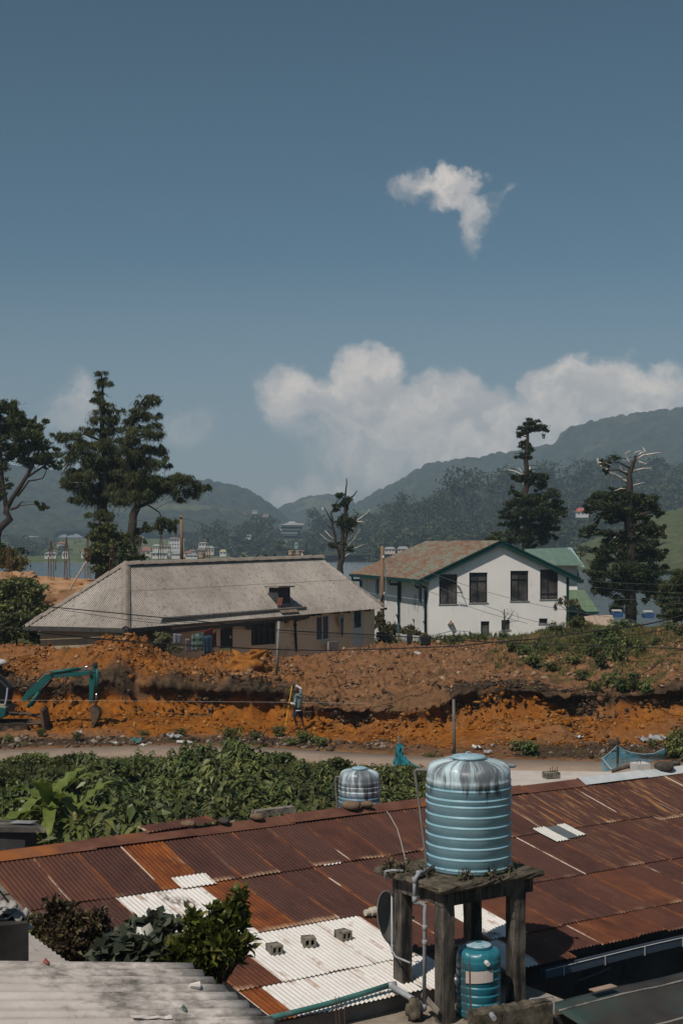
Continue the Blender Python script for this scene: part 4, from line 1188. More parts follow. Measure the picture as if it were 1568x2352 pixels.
# dark stack with crumpled sheets on top
sk_ = thing('chimney_stack', 'dark sooty concrete stack topped with crumpled grey sheets behind the near roof', 'chimney', W(10, 2240, 8.9))
g = MB(); c0 = W(-8, 2150, 8.95)
g.box(c0 + Vector((-.02, .1, -.5)), .27, .5, 1.2, (.88, .47, 0), (-.47, .88, 0)); g.build('stack', mat_noise('sooty_concrete', (.012, .012, .012), (.06, .055, .05), 4, .95, c3=(.13, .12, .11), s3=2.2, t3=(.58, .7)), sk_)
def crumple(name, c, sx, sy, sz, mat, parent=None, seed=0, n=9, up=(0, 0, 1)):
    rs = np.random.default_rng(seed)
    X, Y = np.meshgrid(np.linspace(-1, 1, n), np.linspace(-1, 1, n))
    Z = fbm(X * 1.3 + seed, Y * 1.3, seed * .37, 3)
    V = np.stack([X * sx * (1 + .25 * rs.random(X.shape)), Y * sy * (1 + .25 * rs.random(X.shape)), Z * sz * 1.2 + rs.random(X.shape) * sz * .5], -1).reshape(-1, 3)
    a = rs.random() * 6.28; R = np.array([[math.cos(a), -math.sin(a), 0], [math.sin(a), math.cos(a), 0], [0, 0, 1]])
    V = V @ R.T + np.array(c)
    i = np.arange(n - 1)[:, None] * n + np.arange(n - 1)[None, :]
    Fq = np.stack([i, i + 1, i + 1 + n, i + n], -1).reshape(-1, 4)
    o = link_mesh(name, V, Fq, mat, parent)
    o.modifiers.new('t', 'SOLIDIFY').thickness = .008
    return o
scrap = mat_noise('grey_roofing_scrap', (.20, .19, .175), (.42, .40, .37), 5, .95, c3=(.06, .055, .05), s3=4, t3=(.58, .7))
for (u, v, s1_, s2_, sz, sd) in ((2, 2098, .15, .2, .08, 1), (28, 2102, .14, .17, .09, 2), (10, 2126, .16, .14, .07, 3), (40, 2132, .15, .10, .04, 4), (20, 2080, .09, .10, .06, 5)):
    crumple('crumpled_sheet', W(u, v, 9.0 + .004 * (v - 2100)), s1_ * .5, s2_ * .5, sz * .5, scrap, sk_, sd, 8)
# dark hut beyond the ridge, far left
hut = thing('hut', 'dark concrete hut with a flat dirty roof slab behind the rusty ridge at left', 'hut', W(0, 2000, 27))
g = MB(); c0 = W(105, 1903, 26.0); e1 = Vector((-.97, .1, 0)); e2 = Vector((-.35, .94, 0))
q = W(105, 1901, 26.0)
g.prism([q, q - Vector((4, -.15, 0)), q + Vector((-4.6, 1.4, .0)), W(74, 1885, 26.9)], (0, 0, -.09))
g.build('roof_slab', mat_noise('dirty_slab', (.035, .033, .03), (.11, .10, .085), 2.5, .95, c3=(.24, .2, .16), s3=1.6, t3=(.58, .68), stretch=(1, 2.5, 1)), hut)
g = MB(); g.obox(q + Vector((-4, .12, -.09)), (3.6, 0, 0), (0, 1.0, 0), (0, 0, -2.2)); g.build('wall', mat_noise('black_wall', (.012, .014, .016), (.05, .05, .05), 1.5, .9, c3=(.07, .08, .085), s3=3, t3=(.6, .7)), hut)
g = MB(); s0 = W(22, 1890, 26.35); g.add([s0, s0 + Vector((.42, -.12, .012)), s0 + Vector((.50, .12, .02)), s0 + Vector((.1, .16, .016))], [(0, 1, 2, 3)])
o = g.build('sheet', mat_plain('grey_card', (.22, .22, .23))); o.modifiers.new('t', 'SOLIDIFY').thickness = .006; tag(o, 'flat grey sheet lying on the dark hut roof', 'sheet')
# yellow cloth in the shrubs, lower left
o = crumple('cloth', (0, 0, 0), .085, .16, .015, mat_noise('yellow_tarp', (.30, .17, .045), (.42, .26, .08), 5, .8), None, 33, 10)
o.rotation_euler = (math.radians(78), math.radians(6), math.radians(14)); o.location = W(135, 2192, 11.7)
tag(o, 'crumpled yellow tarpaulin hanging among the purple shrub', 'tarpaulin')

# ------------------------------------------------------------------ dark awning, bottom right
aw = thing('awning', 'dark green sheet awning with pale seams and a rolled edge below the gutter', 'awning', W(1500, 2352, 21))
AO = W(1270, 2268, 0); 
def awp(a, o, z):
    # a along ER from the point seen at u=1300, o outwards
    base = Vector((3.05, 19.55, CZ - 6.35))
    return base + ER * a + EDH * o + Vector((0, 0, z))
prof = [(-.12, .03), (.0, .02), (.12, 0), (.45, -.05), (.8, -.11), (.98, -.15), (1.08, -.20), (1.15, -.29), (1.17, -.40), (1.14, -.47)]
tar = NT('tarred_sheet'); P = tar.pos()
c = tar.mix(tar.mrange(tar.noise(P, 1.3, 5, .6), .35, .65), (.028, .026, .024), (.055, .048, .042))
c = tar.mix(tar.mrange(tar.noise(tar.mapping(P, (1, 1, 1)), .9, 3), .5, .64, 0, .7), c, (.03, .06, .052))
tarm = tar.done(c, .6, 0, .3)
As = np.linspace(-.2, 8, 42); vs = []; fs = []
rs = np.random.default_rng(31)
for a in As:
    for (o_, z) in prof: vs.append(awp(a, o_, z + .012 * math.sin(a * 2.1) + .006 * rs.random()))
npf = len(prof)
for i in range(len(As) - 1):
    for k in range(npf - 1): fs.append((i * npf + k, i * npf + k + 1, (i + 1) * npf + k + 1, (i + 1) * npf + k))
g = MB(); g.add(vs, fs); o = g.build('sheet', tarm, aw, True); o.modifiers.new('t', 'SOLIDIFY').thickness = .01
seam = mat_noise('pale_seam', (.20, .185, .165), (.36, .33, .30), 9, .7, c3=(.06, .06, .055), s3=2.2, t3=(.5, .65))
for (o_, z, r_) in ((.12, .008, .012), (.98, -.142, .016), (1.15, -.475, .016)):
    g = MB(); g.tube([awp(a, o_, z + .012 * math.sin(a * 2.1) + .008 * rs.random()) for a in As], [r_ * (.7 + .6 * rs.random()) for _ in As], 6); g.build('seam', seam, aw)
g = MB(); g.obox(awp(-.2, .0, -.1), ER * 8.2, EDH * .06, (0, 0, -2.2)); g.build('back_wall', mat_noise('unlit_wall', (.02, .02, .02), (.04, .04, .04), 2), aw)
for a in (.35, 3.4, 6.4):
    g = MB(); g.tube([awp(a, 1.02, -.25), awp(a, 1.02, -2.4)], .03, 8); g.build('support', steel, aw)
# clothes and a jar-topped post in the shade under the awning
def cloth_panel(name, top0, top1, drop, mat, label, cat='clothing', n=8, seed=1, group=None, taper=.0, parent=None):
    rs = np.random.default_rng(seed); top0 = Vector(top0); top1 = Vector(top1)
    d = top1 - top0; nr = Vector((-d.y, d.x, 0)).normalized()
    V = []; mrows = 7
    for j in range(mrows):
        t = j / (mrows - 1)
        for i in range(n):
            s_ = i / (n - 1); s2_ = .5 + (s_ - .5) * (1 - taper * t)
            V.append(top0 + d * s2_ + Vector((0, 0, -drop * t * (1 + .06 * math.sin(i * 1.7 + seed)))) + nr * (.05 * t * math.sin(i * 1.9 + seed * 2.1) + .02 * rs.random()) * min(1, drop))
    i = np.arange(mrows - 1)[:, None] * n + np.arange(n - 1)[None, :]
    Fq = np.stack([i, i + 1, i + 1 + n, i + n], -1).reshape(-1, 4)
    o = link_mesh(name, np.array([p[:] for p in V]), Fq, mat, parent, True)
    o.modifiers.new('t', 'SOLIDIFY').thickness = .01
    return tag(o, label, cat, group) if parent is None else o
red_c = mat_noise('dark_red_cloth', (.20, .03, .02), (.28, .05, .035), 6, .9)
teal_c = mat_noise('teal_cloth', (.02, .09, .10), (.04, .13, .14), 6, .9)
q = awp(5.2, .72, -.62); cloth_panel('cloth', q, q + ER * .22, .7, red_c, 'dark red cloth hanging in the shade under the awning')
q = awp(4.55, .75, -.74); cloth_panel('cloth', q, q + ER * .18, .5, teal_c, 'teal cloth hanging beside the red one under the awning', seed=3)
bp = thing('post', 'short blue post with a green tip below the awning edge', 'post', awp(2.9, 1.55, -1.4))
g = MB(); q = awp(2.95, 1.5, -.62); g.tube([q + Vector((.05, 0, -.7)), q], .045, 10); g.build('shaft', mat_noise('worn_blue_paint', (.10, .22, .27), (.2, .32, .36), 8, .6), bp)
g = MB(); g.tube([q, q + Vector((0, 0, .06)), q + Vector((0, 0, .10)), q + Vector((-.01, 0, .17))], [.012, .012, .022, .012], 8); g.build('tip', mat_plain('green_tip', (.02, .2, .12), .5), bp)
g = MB(); q = awp(.52, -.05, .12); g.obox(q, ER * .42, EDH * .13, (0, 0, .015)); tag(g.build('board', mat_noise('offcut', (.25, .16, .11), (.36, .26, .2), 5)), 'pale wooden offcut lying at the back of the dark awning', 'board')
# hanging cables behind the stand
for j, (a, b, s_, lab) in enumerate((((1155, 2270, 21.5), (1400, 2222, 22.4), .12, 'sagging pale cable under the gutter, right of the stand'), ((1150, 2300, 21.0), (1250, 2290, 21.3), .05, 'short blue cable low behind the stand posts'))):
    p0 = W(*a); p1 = W(*b); g = MB()
    g.tube([p0 + (p1 - p0) * t + Vector((0, 0, -s_ * 4 * t * (1 - t))) for t in np.linspace(0, 1, 12)], .014, 6)
    tag(g.build('cable', mat_plain('blue_grey_cable', (.16, .2, .24), .5)), lab, 'cable')
# ------------------------------------------------------------------ the fibre-cement roofed house
E1 = Vector((math.cos(math.radians(55)), math.sin(math.radians(55)), 0))      # along the front, away to the right
E2 = Vector((-E1.y, E1.x, 0))                                                # inwards from the front
HC = W(289, 1443, 65.0)                                                      # near eave corner
HL = W(60, 1438, 69.2)                                                       # left eave corner
HR = W(886, 1391, 82.8)                                                      # right eave corner
HG = W(289, 1294, 69.7); HG2 = W(734, 1279, 83.4)
m = NT('old_fibre_cement'); P = m.wpos()
ab = m.attr('ab', 'Vector')
c = m.mix(m.mrange(m.noise(P, .5, 5, .6), .35, .65), (.30, .27, .24), (.46, .42, .375))
spk = m.noise(m.mapping(ab, (9, 3.4, 1)), 1, 4, .75)
c = m.mix(m.mrange(spk, .52, .68, 0, .75), c, (.10, .08, .065))
c = m.mix(m.mrange(spk, .30, .42, .5, 0), c, (.50, .43, .38))
c = m.mix(m.mrange(m.noise(P, 1.7, 5, .7), .62, .72, 0, .5), c, (.13, .10, .085))
wave_shade = m.math('SINE', m.math('ADD', m.math('MULTIPLY', m.sep(ab)[0], 43.04), 1.5708)); c = m.mix(m.mrange(wave_shade, .35, -.8, 0, .85), c, (.10, .08, .066))  # darker valleys put the shading of the corrugations into the colour
asb = m.done(c, .95, 0, .1)
house = thing('bungalow', 'cream bungalow with a hipped grey corrugated roof and a small chimney', 'house', W(500, 1520, 76))
def corr_face(acc, pts, down, across, pitch, amp, lap=None, sub=5, rn=.5):
    """corrugated planar polygon (pts in order); waves run along 'down'"""
    pts = [Vector(p) for p in pts]; o = pts[0]
    ax = Vector(across).normalized(); dn = Vector(down).normalized()
    nr = ax.cross(dn).normalized(); nr = nr if nr.z > 0 else -nr
    uv = [((p - o).dot(ax), (p - o).dot(dn)) for p in pts]
    # solve for oblique coordinates since ax and dn need not be square
    k = ax.dot(dn); uv = [((a - k * b) / (1 - k * k), (b - k * a) / (1 - k * k)) for a, b in uv]
    amin = min(p[0] for p in uv); amax = max(p[0] for p in uv)
    n = int((amax - amin) / pitch * sub)
    base = len(acc['v']); rows = 9
    cols = []
    for i in range(n + 1):
        a = amin + (amax - amin) * i / n
        a_ = min(max(a, amin + 1e-4), amax - 1e-4)
        ys = []
        for j in range(len(uv)):
            (x0, y0), (x1, y1) = uv[j], uv[(j + 1) % len(uv)]
            if (x0 - a_) * (x1 - a_) <= 0 and abs(x1 - x0) > 1e-6: ys.append(y0 + (y1 - y0) * (a_ - x0) / (x1 - x0))
        lo_, hi_ = min(ys), max(ys)
        z = amp * math.cos(2 * math.pi * a / pitch)
        for j in range(rows):
            b = lo_ + (hi_ - lo_) * j / (rows - 1)
            zl = 0
            if lap is not None:
                zl = .028 * ((b / lap) % 1.0)
            q = o + ax * a + dn * b + nr * (z + zl)
            acc['v'].append(tuple(q)); acc['ab'].append((a, b, 0)); acc['su'].append(0); acc['sv'].append(0); acc['rn'].append(rn); acc['tone'].append(0)
    for i in range(n):
        for j in range(rows - 1):
            k0 = base + i * rows + j
            acc['f'].append((k0, k0 + 1, k0 + rows + 1, k0 + rows))
def lapped(acc, pts, down, across, pitch, amp, split, sub=5):
    """two courses of sheets: upper overlaps lower along the line cut at fraction 'split' of each side edge"""
    a, b, c_, d = [Vector(p) for p in pts]      # a,b along the top, c,d along the eave (a-d left, b-c right)
    m1 = a + (d - a) * split; m2 = b + (c_ - b) * split
    dn = Vector(down).normalized(); up_ = Vector((0, 0, .022))
    corr_face(acc, [a, b, m2, m1], down, across, pitch, amp)
    lo_ = [m1 - (d - a).normalized() * .15, m2 - (c_ - b).normalized() * .15, c_, d]
    corr_face(acc, [p - up_ for p in lo_], down, across, pitch, amp)
fr_down = (HC - HG); fr_down = fr_down - E1 * fr_down.dot(E1)
acc = new_acc()
lapped(acc, [HG, HG2, HR, HC], fr_down, E1, .146, .026, .45)
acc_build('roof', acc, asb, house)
acc = new_acc()
e_ac = (HL - HC).normalized()
hp_down = (HC - HG); hp_down = hp_down - e_ac * hp_down.dot(e_ac)
corr_face(acc, [HG, HC, HL], hp_down, e_ac, .146, .026)
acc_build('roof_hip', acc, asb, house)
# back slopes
back = HG + (HG - (HC + (HL - HC) * 0.0)); bR = HG2 + Vector((-2.6, 2.2, -2.6)); bL = HL
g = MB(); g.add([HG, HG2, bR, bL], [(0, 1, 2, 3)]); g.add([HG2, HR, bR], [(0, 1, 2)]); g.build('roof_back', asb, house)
# ridge and hip capping
capm = mat_noise('fibre_cement_cap', (.18, .15, .125), (.30, .255, .21), 3, .95, c3=(.09, .075, .06), s3=4, t3=(.55, .7))
def capping(name, p0, p1, wd_, n, parent, wob=.02):
    p0 = Vector(p0); p1 = Vector(p1); d = (p1 - p0); L = d.length; d.normalize()
    s_ = d.cross(Vector((0, 0, 1))).normalized(); up = s_.cross(d)
    g = MB(); rs = np.random.default_rng(n)
    for i in range(n):
        q0 = p0 + d * L * i / n; q1 = p0 + d * (L * (i + 1) / n + .06)
        z0 = .05 + .0; z1 = .075 + wob * rs.random()
        sec = lambda q, z: [q + s_ * wd_ + up * (z - .12), q + s_ * wd_ * .45 + up * z, q + up * (z + .045), q - s_ * wd_ * .45 + up * z, q - s_ * wd_ + up * (z - .12)]
        vs = sec(q0, z0) + sec(q1, z1)
        g.add(vs, [(k, k + 1, k + 6, k + 5) for k in range(4)] + [(0, 1, 2, 3, 4)[::-1], (5, 6, 7, 8, 9)])
    return g.build(name, capm, parent)
capping('ridge_cap', HG - (HG2 - HG).normalized() * .1, HG2 + (HG2 - HG).normalized() * .15, .27, 16, house)
capping('hip_cap', HC + (HG - HC) * .01, HG, .22, 5, house); capping('hip_cap', HL, HG, .22, 6, house)
# porch extension of the front slope with its gutter
x0 = W(362, 1448, 67.0); x1 = W(706, 1412, 77.1)
t0 = W(372, 1420, 67.2); t1 = W(690, 1393, 77.2)
acc = new_acc(); acc_pts = [t0, t1, x1, x0]
corr_face(acc, [p + Vector((0, 0, .05)) for p in acc_pts], (x0 - t0), (x1 - x0), .146, .026)
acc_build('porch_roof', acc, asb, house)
fgut = mat_noise('charcoal_gutter', (.045, .045, .047), (.085, .083, .08), 3, .6)
def gutter_run(p0, p1, parent, h=.17, dep=.13, out=None, strap=.62):
    p0 = Vector(p0); p1 = Vector(p1); out = Vector(out)
    g = MB(); d = p1 - p0; up = Vector((0, 0, 1))
    sec = [out * 0 - up * 0, out * .02 - up * h, out * dep - up * h, out * (dep + .03) + up * .01, out * dep, out * (dep - .03) - up * (h - .03), out * .04 - up * (h - .03), out * .03]
    vs = [p0 + s_ for s_ in sec] + [p1 + s_ for s_ in sec]; n = len(sec)
    g.add(vs, [(k, (k + 1) % n, n + (k + 1) % n, n + k) for k in range(n)] + [tuple(range(n))[::-1], tuple(range(n, 2 * n))])
    L = d.length
    for i in range(int(L / strap)):
        q = p0 + d * ((i + .5) * strap / L); g.obox(q + out * (dep + .02) + up * .015, d.normalized() * .03, out * .012, -up * (h + .01))
    return g.build('gutter', fgut, parent)
outw = -E2
gutter_run(x0 + Vector((0, 0, -.03)), x1 + Vector((0, 0, -.03)), house, out=outw)
gutter_run(HL + Vector((0, 0, -.03)), HC + Vector((0, 0, -.03)), house, out=Vector((-.57, -.82, 0)) * .6 + Vector((0, -.3, 0)))
gutter_run(HC + Vector((0, 0, -.03)), HC + (HR - HC) * .13 + Vector((0, 0, -.03)), house, out=outw)
# walls
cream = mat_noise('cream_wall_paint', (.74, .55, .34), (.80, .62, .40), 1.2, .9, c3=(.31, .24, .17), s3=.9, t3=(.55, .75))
cream_d = mat_noise('shaded_cream_wall', (.30, .235, .15), (.37, .29, .19), 1.2, .9, c3=(.2, .15, .1), s3=.9)  # cream again, its colour darkened for the shade below the eave
def onwall(u, v, setback=.55):
    """point on the front wall plane seen at u, v"""
    base = HC + E2 * setback
    # ray X = p*Y ; plane through base along E1
    p_ = (u - 784) / F
    s_ = (p_ * base.y - base.x) / (E1.x - p_ * E1.y)
    q = base + E1 * s_
    return Vector((q.x, q.y, CZ - (v - 1250) * q.y / F))
g = MB()
b0 = onwall(360, 1450); b1 = onwall(860, 1392)
s0 = (b0 - (HC + E2 * .55)).dot(E1)
for (ua, ub) in ((395, 506), (535, 577), (633, 725.5), (756.5, 810), (834, 860)):
    a_ = onwall(ua, 1400); b_ = onwall(ub, 1400); zt = HC.z + (HR.z - HC.z) * .5 + .12
    g.prism([Vector((a_.x, a_.y, CZ - 3.55 - .05)), Vector((b_.x, b_.y, CZ - 3.55)), Vector((b_.x, b_.y, CZ - 6.9)), Vector((a_.x, a_.y, CZ - 6.9))], E2 * .16)
# lintels and sills round the openings
def wpatch(ua, ub, va, vb, g):
    a_ = onwall(ua, va); b_ = onwall(ub, va); c_ = onwall(ub, vb); d_ = onwall(ua, vb)
    g.prism([a_, b_, c_, d_], E2 * .16)
def lintel(ua, ub, vv_a, vv_b, g):
    a_ = onwall(ua, vv_a); b_ = onwall(ub, vv_b)
    g.prism([Vector((a_.x, a_.y, CZ - 3.55)), Vector((b_.x, b_.y, CZ - 3.55)), b_, a_], E2 * .16)
def sill(ua, ub, va, vb, g):
    a_ = onwall(ua, va); b_ = onwall(ub, vb)
    g.prism([a_, b_, Vector((b_.x, b_.y, CZ - 6.9)), Vector((a_.x, a_.y, CZ - 6.9))], E2 * .16)
lintel(506, 535, 1433.5, 1431.5, g); lintel(577, 633, 1427.5, 1423, g); lintel(725.5, 756.5, 1416, 1412.5, g); lintel(810, 834, 1402, 1399.5, g)
sill(577, 633, 1483, 1479, g); sill(725.5, 756.5, 1472, 1467.5, g)
g.build('wall', cream, house)
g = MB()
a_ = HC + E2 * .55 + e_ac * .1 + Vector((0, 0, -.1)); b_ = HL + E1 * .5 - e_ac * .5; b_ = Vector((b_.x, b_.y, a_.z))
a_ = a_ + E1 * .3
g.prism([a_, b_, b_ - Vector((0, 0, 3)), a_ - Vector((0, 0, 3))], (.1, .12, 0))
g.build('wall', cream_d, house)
g = MB(); a_ = onwall(292, 1448, .7); b_ = onwall(395, 1440, .7)
g.prism([a_ + Vector((0, 0, .3)), b_ + Vector((0, 0, .3)), b_ - Vector((0, 0, 3)), a_ - Vector((0, 0, 3))], E2 * 1.2 * .2)
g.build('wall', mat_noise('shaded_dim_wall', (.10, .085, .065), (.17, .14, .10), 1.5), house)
dk_ = mat_noise('black_varnish', (.008, .007, .007), (.02, .018, .016), 3, .5)
glass_d = mat_noise('dark_glass', (.012, .013, .014), (.03, .03, .03), 1.5, .3, spec=.2)
white_f = mat_noise('white_frame_paint', (.52, .50, .47), (.62, .60, .57), 3, .5)
def wbox(ua, ub, va, vb, depth, th, mat, name, parent, va2=None, vb2=None):
    """panel between u and v limits, front face 'depth' in from the wall face"""
    va2 = va if va2 is None else va2; vb2 = vb if vb2 is None else vb2
    q = [onwall(ua, va), onwall(ub, va2), onwall(ub, vb2), onwall(ua, vb)]
    g = MB(); g.prism([p + E2 * depth for p in q], E2 * th); return g.build(name, mat, parent)
# dark door
door = wbox(506, 535, 1433.5, 1490, .05, .05, dk_, 'door', house, 1431.5, 1487)
wbox(528, 531, 1460, 1466, -.01, .05, mat_plain('chrome', (.6, .6, .6), .25), 'handle', door)
# dark glazed front
gl = wbox(577, 633, 1427.5, 1483, .07, .03, glass_d, 'glazed_door', house, 1423, 1479)
for (ua, ub) in ((577, 580), (590.5, 593), (603, 606), (617, 619.5), (630, 633)): wbox(ua, ub, 1428 - (ua - 577) * .08, 1483 - (ua - 577) * .07, .02, .06, dk_, 'mullion', gl, 1428 - (ub - 577) * .08, 1483 - (ub - 577) * .07)
# white window with curtains
curt = NT('checked_curtain'); P = curt.pos()
sp = curt.sep(P)
cv = curt.math('SINE', curt.math('MULTIPLY', curt.math('ADD', sp[0], sp[1]), 17.0))
c = curt.mix(curt.mrange(cv, -.3, .5), (.06, .065, .085), (.20, .11, .075)); c = curt.mix(curt.mrange(curt.noise(P, 9, 3), .5, .6, 0, .5), c, (.04, .045, .06))
curtm = curt.done(c, .7)
win = wbox(726, 756, 1417, 1470, .09, .02, curtm, 'window', house, 1413.5, 1466)
fr = MB()
def bar(g, ua, ub, va, vb, va2, vb2, d=.01, th=.06):
    q = [onwall(ua, va), onwall(ub, va2), onwall(ub, vb2), onwall(ua, vb)]; g.prism([p + E2 * d for p in q], E2 * th)
bar(fr, 725.5, 727.5, 1416, 1472, 1415.8, 1471.8); bar(fr, 754.5, 756.5, 1412.8, 1467.8, 1412.5, 1467.5); bar(fr, 740, 742, 1416.5, 1468.5, 1416.3, 1468.3)
bar(fr, 727.5, 740, 1415.8, 1418, 1414.4, 1416.6); bar(fr, 742, 754.5, 1414.2, 1416.3, 1412.8, 1415); bar(fr, 727.5, 740, 1469.5, 1471.8, 1468, 1470.2); bar(fr, 742, 754.5, 1467.8, 1470, 1466, 1468)
fr.build('frame', white_f, win)
# white half-glazed door
dr = wbox(810, 834, 1444, 1490, .04, .05, white_f, 'door', house, 1442, 1487)
wbox(813, 830, 1404.5, 1442.5, .06, .02, glass_d, 'pane', dr, 1402.5, 1440.5)
fr = MB(); bar(fr, 810, 813, 1402, 1444, 1401.8, 1443.8); bar(fr, 830, 834, 1400, 1442.2, 1399.6, 1441.9); bar(fr, 813, 830, 1402, 1404.5, 1400, 1402.5); bar(fr, 813, 830, 1442.5, 1444, 1440.5, 1442.2); fr.build('frame', white_f, dr)
g = MB(); q = onwall(811.5, 1432); g.tube([q - E2 * .02, q - E2 * .08, q - E2 * .08 + Vector((0, 0, -.16)), q - E2 * .02 + Vector((0, 0, -.16))], .015, 6); g.build('handle', white_f, dr)
# down pipe, meter box
g = MB()
q = onwall(676, 1425) - E2 * .1
g.tube([x1 + Vector((-.1, -.05, -.2)), onwall(690, 1421) - E2 * .1, q, onwall(675, 1430) - E2 * .08, onwall(678, 1496) - E2 * .08], .06, 8)
for v_ in (1438, 1460): g.lathe(onwall(675.5, v_) - E2 * .08, [(.06, 0), (.085, .01), (.085, .12), (.06, .13)], 10)
g.build('downpipe', dk_, house, True)
g = MB(); q = onwall(656.5, 1431); g.obox(q - E2 * .1 - E1 * .12, E1 * .26, E2 * .1, (0, 0, .3)); g.build('meter_box', mat_noise('meter_grey', (.08, .075, .07), (.18, .17, .16), 12, .6), house)
g = MB(); g.tube([onwall(650, 1422) - E2 * .03, onwall(652, 1430) - E2 * .05, onwall(655, 1433) - E2 * .04], .015, 6); g.build('meter_wire', dk_, house)
g = MB(); q = onwall(567, 1431); g.lathe(q - E2 * .1 + Vector((0, 0, -.35)), [(.08, 0), (.17, .1), (.17, .3), (.05, .4)], 12); g.build('wall_lamp', mat_noise('lamp_grey', (.07, .06, .055), (.13, .12, .11), 8), house)
# rafters under the right eave
for uu_ in (706, 722, 762, 787, 812, 834, 872):
    q = onwall(uu_, 1400 - (uu_ - 800) * .08 + 5); q.z = HC.z + (HR.z - HC.z) * ((uu_ - 289) / 597) - .12
    g = MB(); g.obox(q, E1 * .09, -E2 * .45, (0, 0, -.13)); g.build('rafter', dk_, house)
# chimney
def roof_hit(u, v):
    n_ = (HG2 - HG).cross(HC - HG); o_ = Vector((0, 0, CZ)); d_ = W(u, v, 1.0) - o_
    return o_ + d_ * ((HG - o_).dot(n_) / d_.dot(n_))
ch = MB(); cb_ = roof_hit(655, 1396); YC = cb_.y
chx = E1; chy = E2
brickm = mat_noise('sooty_chimney_plaster', (.02, .022, .024), (.07, .07, .07), 4, .9, c3=(.11, .105, .10), s3=3, t3=(.6, .72))
zt_ = W(655, 1349, YC + .4).z
wdt = .40
cc_ = cb_ + E2 * .38
ch.box(cc_ + Vector((0, 0, (zt_ - cb_.z) / 2 - .3)), 1.05, .62, (zt_ - cb_.z) + .6, chx, chy)
cho = ch.build('chimney', brickm, house)
ch = MB(); ch.box(cc_ + Vector((0, 0, zt_ - cb_.z + .045)), 1.45, .95, .08, chx, chy); ch.build('chimney_cap', capm, cho)
ch = MB(); q = roof_hit(632, 1391) - E2 * .10; ch.obox(q, (.22, .1, 0), (.02, -.06, 0), (.10, 0, .42)); ch.build('leaning_tile', mat_noise('red_tile', (.28, .10, .06), (.36, .15, .09), 6), cho)
ch = MB(); q = cc_ - E2 * .33 + Vector((0, 0, .06)); ch.box(q, 1.15, .14, .34, chx, chy); ch.build('mortar_skirt', mat_noise('mortar_grey', (.11, .11, .105), (.2, .19, .18), 4), cho)
ch = MB(); q = roof_hit(656, 1399) + Vector((0, 0, .06)); ch.obox(q - E1 * .75, E1 * 1.5, -E2 * .35 + Vector((0, 0, -.25)), (0, 0, .03)); ch.build('flashing', mat_noise('rusty_flashing', (.12, .08, .06), (.26, .19, .15), 4), cho)

# ------------------------------------------------------------------ white two-storey building
WA = W(985, 1320, 97.0)            # near corner of the walls, at eave height
WG = Vector((.976, .22, 0)); WB = Vector((-.22, .976, 0))
GW = 10.1; DL = 20.4
whitew = NT('white_wall'); P = whitew.pos()
c = whitew.mix(whitew.mrange(whitew.noise(P, .6, 6, .6), .35, .65), (.79, .755, .715), (.86, .83, .79))
st_ = whitew.noise(whitew.mapping(P, (2.2, 2.2, .35)), 1, 5, .7)
c = whitew.mix(whitew.mrange(st_, .60, .74, 0, .6), c, (.22, .205, .195))
c = whitew.mix(whitew.mrange(whitew.noise(P, 5, 5, .7), .66, .74, 0, .5), c, (.30, .28, .26))
whitem = whitew.done(c, .9, 0, .15)
wb = thing('hall', 'white two storey building with a wide gable, dark windows and a rusty green roof', 'building', W(1100, 1500, 100))
ZE = WA.z; ZG = CZ - 7.6
ZR = CZ + .26         # ridge
def gp(s_, z, d=0.0):  # on the gable wall
    return Vector((WA.x, WA.y, 0)) + WG * s_ + WB * d + Vector((0, 0, z))
def sp_(t_, z, d=0.0): # on the left wall, t_ away from the near corner, d inwards
    return Vector((WA.x, WA.y, 0)) + WB * t_ + WG * d + Vector((0, 0, z))
def gs(u):             # s on the gable wall for image column u
    p_ = (u - 784) / F; return (p_ * WA.y - WA.x) / (WG.x - p_ * WG.y)
def gz(u, v):
    q = gp(gs(u), 0); return CZ - (v - 1250) * q.y / F
def tt(u):
    p_ = (u - 784) / F; return (p_ * WA.y - WA.x) / (WB.x - p_ * WB.y)
def tz(u, v):
    q = sp_(tt(u), 0); return CZ - (v - 1250) * q.y / F
# gable wall with holes: build as strips
wins = [(1008, 1050, 1319, 1387), (1077, 1119, 1315, 1384), (1171.5, 1213, 1311, 1380), (1239.5, 1281, 1308, 1376)]
low = [(1103.5, 1123.5, 1427, 1480), (1151, 1170.5, 1424, 1446), (1237, 1257, 1420.5, 1432)]
def prism_g(g, s0, s1, z00, z01, z10, z11):
    g.prism([gp(s0, z00), gp(s1, z10), gp(s1, z11), gp(s0, z01)], WB * .22)
def gtop(s_): return ZE - .07 + (ZR - ZE - .02) * (1 - abs(s_ - GW / 2) / (GW / 2))
g = MB()
holes = sorted([(gs(a), gs(b), gz((a + b) / 2, c_), gz((a + b) / 2, d_)) for (a, b, c_, d_) in wins + low])
cuts = sorted(set([0.0, GW, GW / 2] + [h[0] for h in holes] + [h[1] for h in holes]))
for s0, s1 in zip(cuts[:-1], cuts[1:]):
    mid = (s0 + s1) / 2
    hs_ = sorted([(h[3], h[2]) for h in holes if h[0] <= mid <= h[1]])
    zlo = ZG
    for (zb, zt2) in hs_:
        if zb > zlo: prism_g(g, s0, s1, zlo, zb, zlo, zb)
        zlo = max(zlo, zt2)
    prism_g(g, s0, s1, zlo, gtop(s0), zlo, gtop(s1))
g.build('wall', whitem, wb)
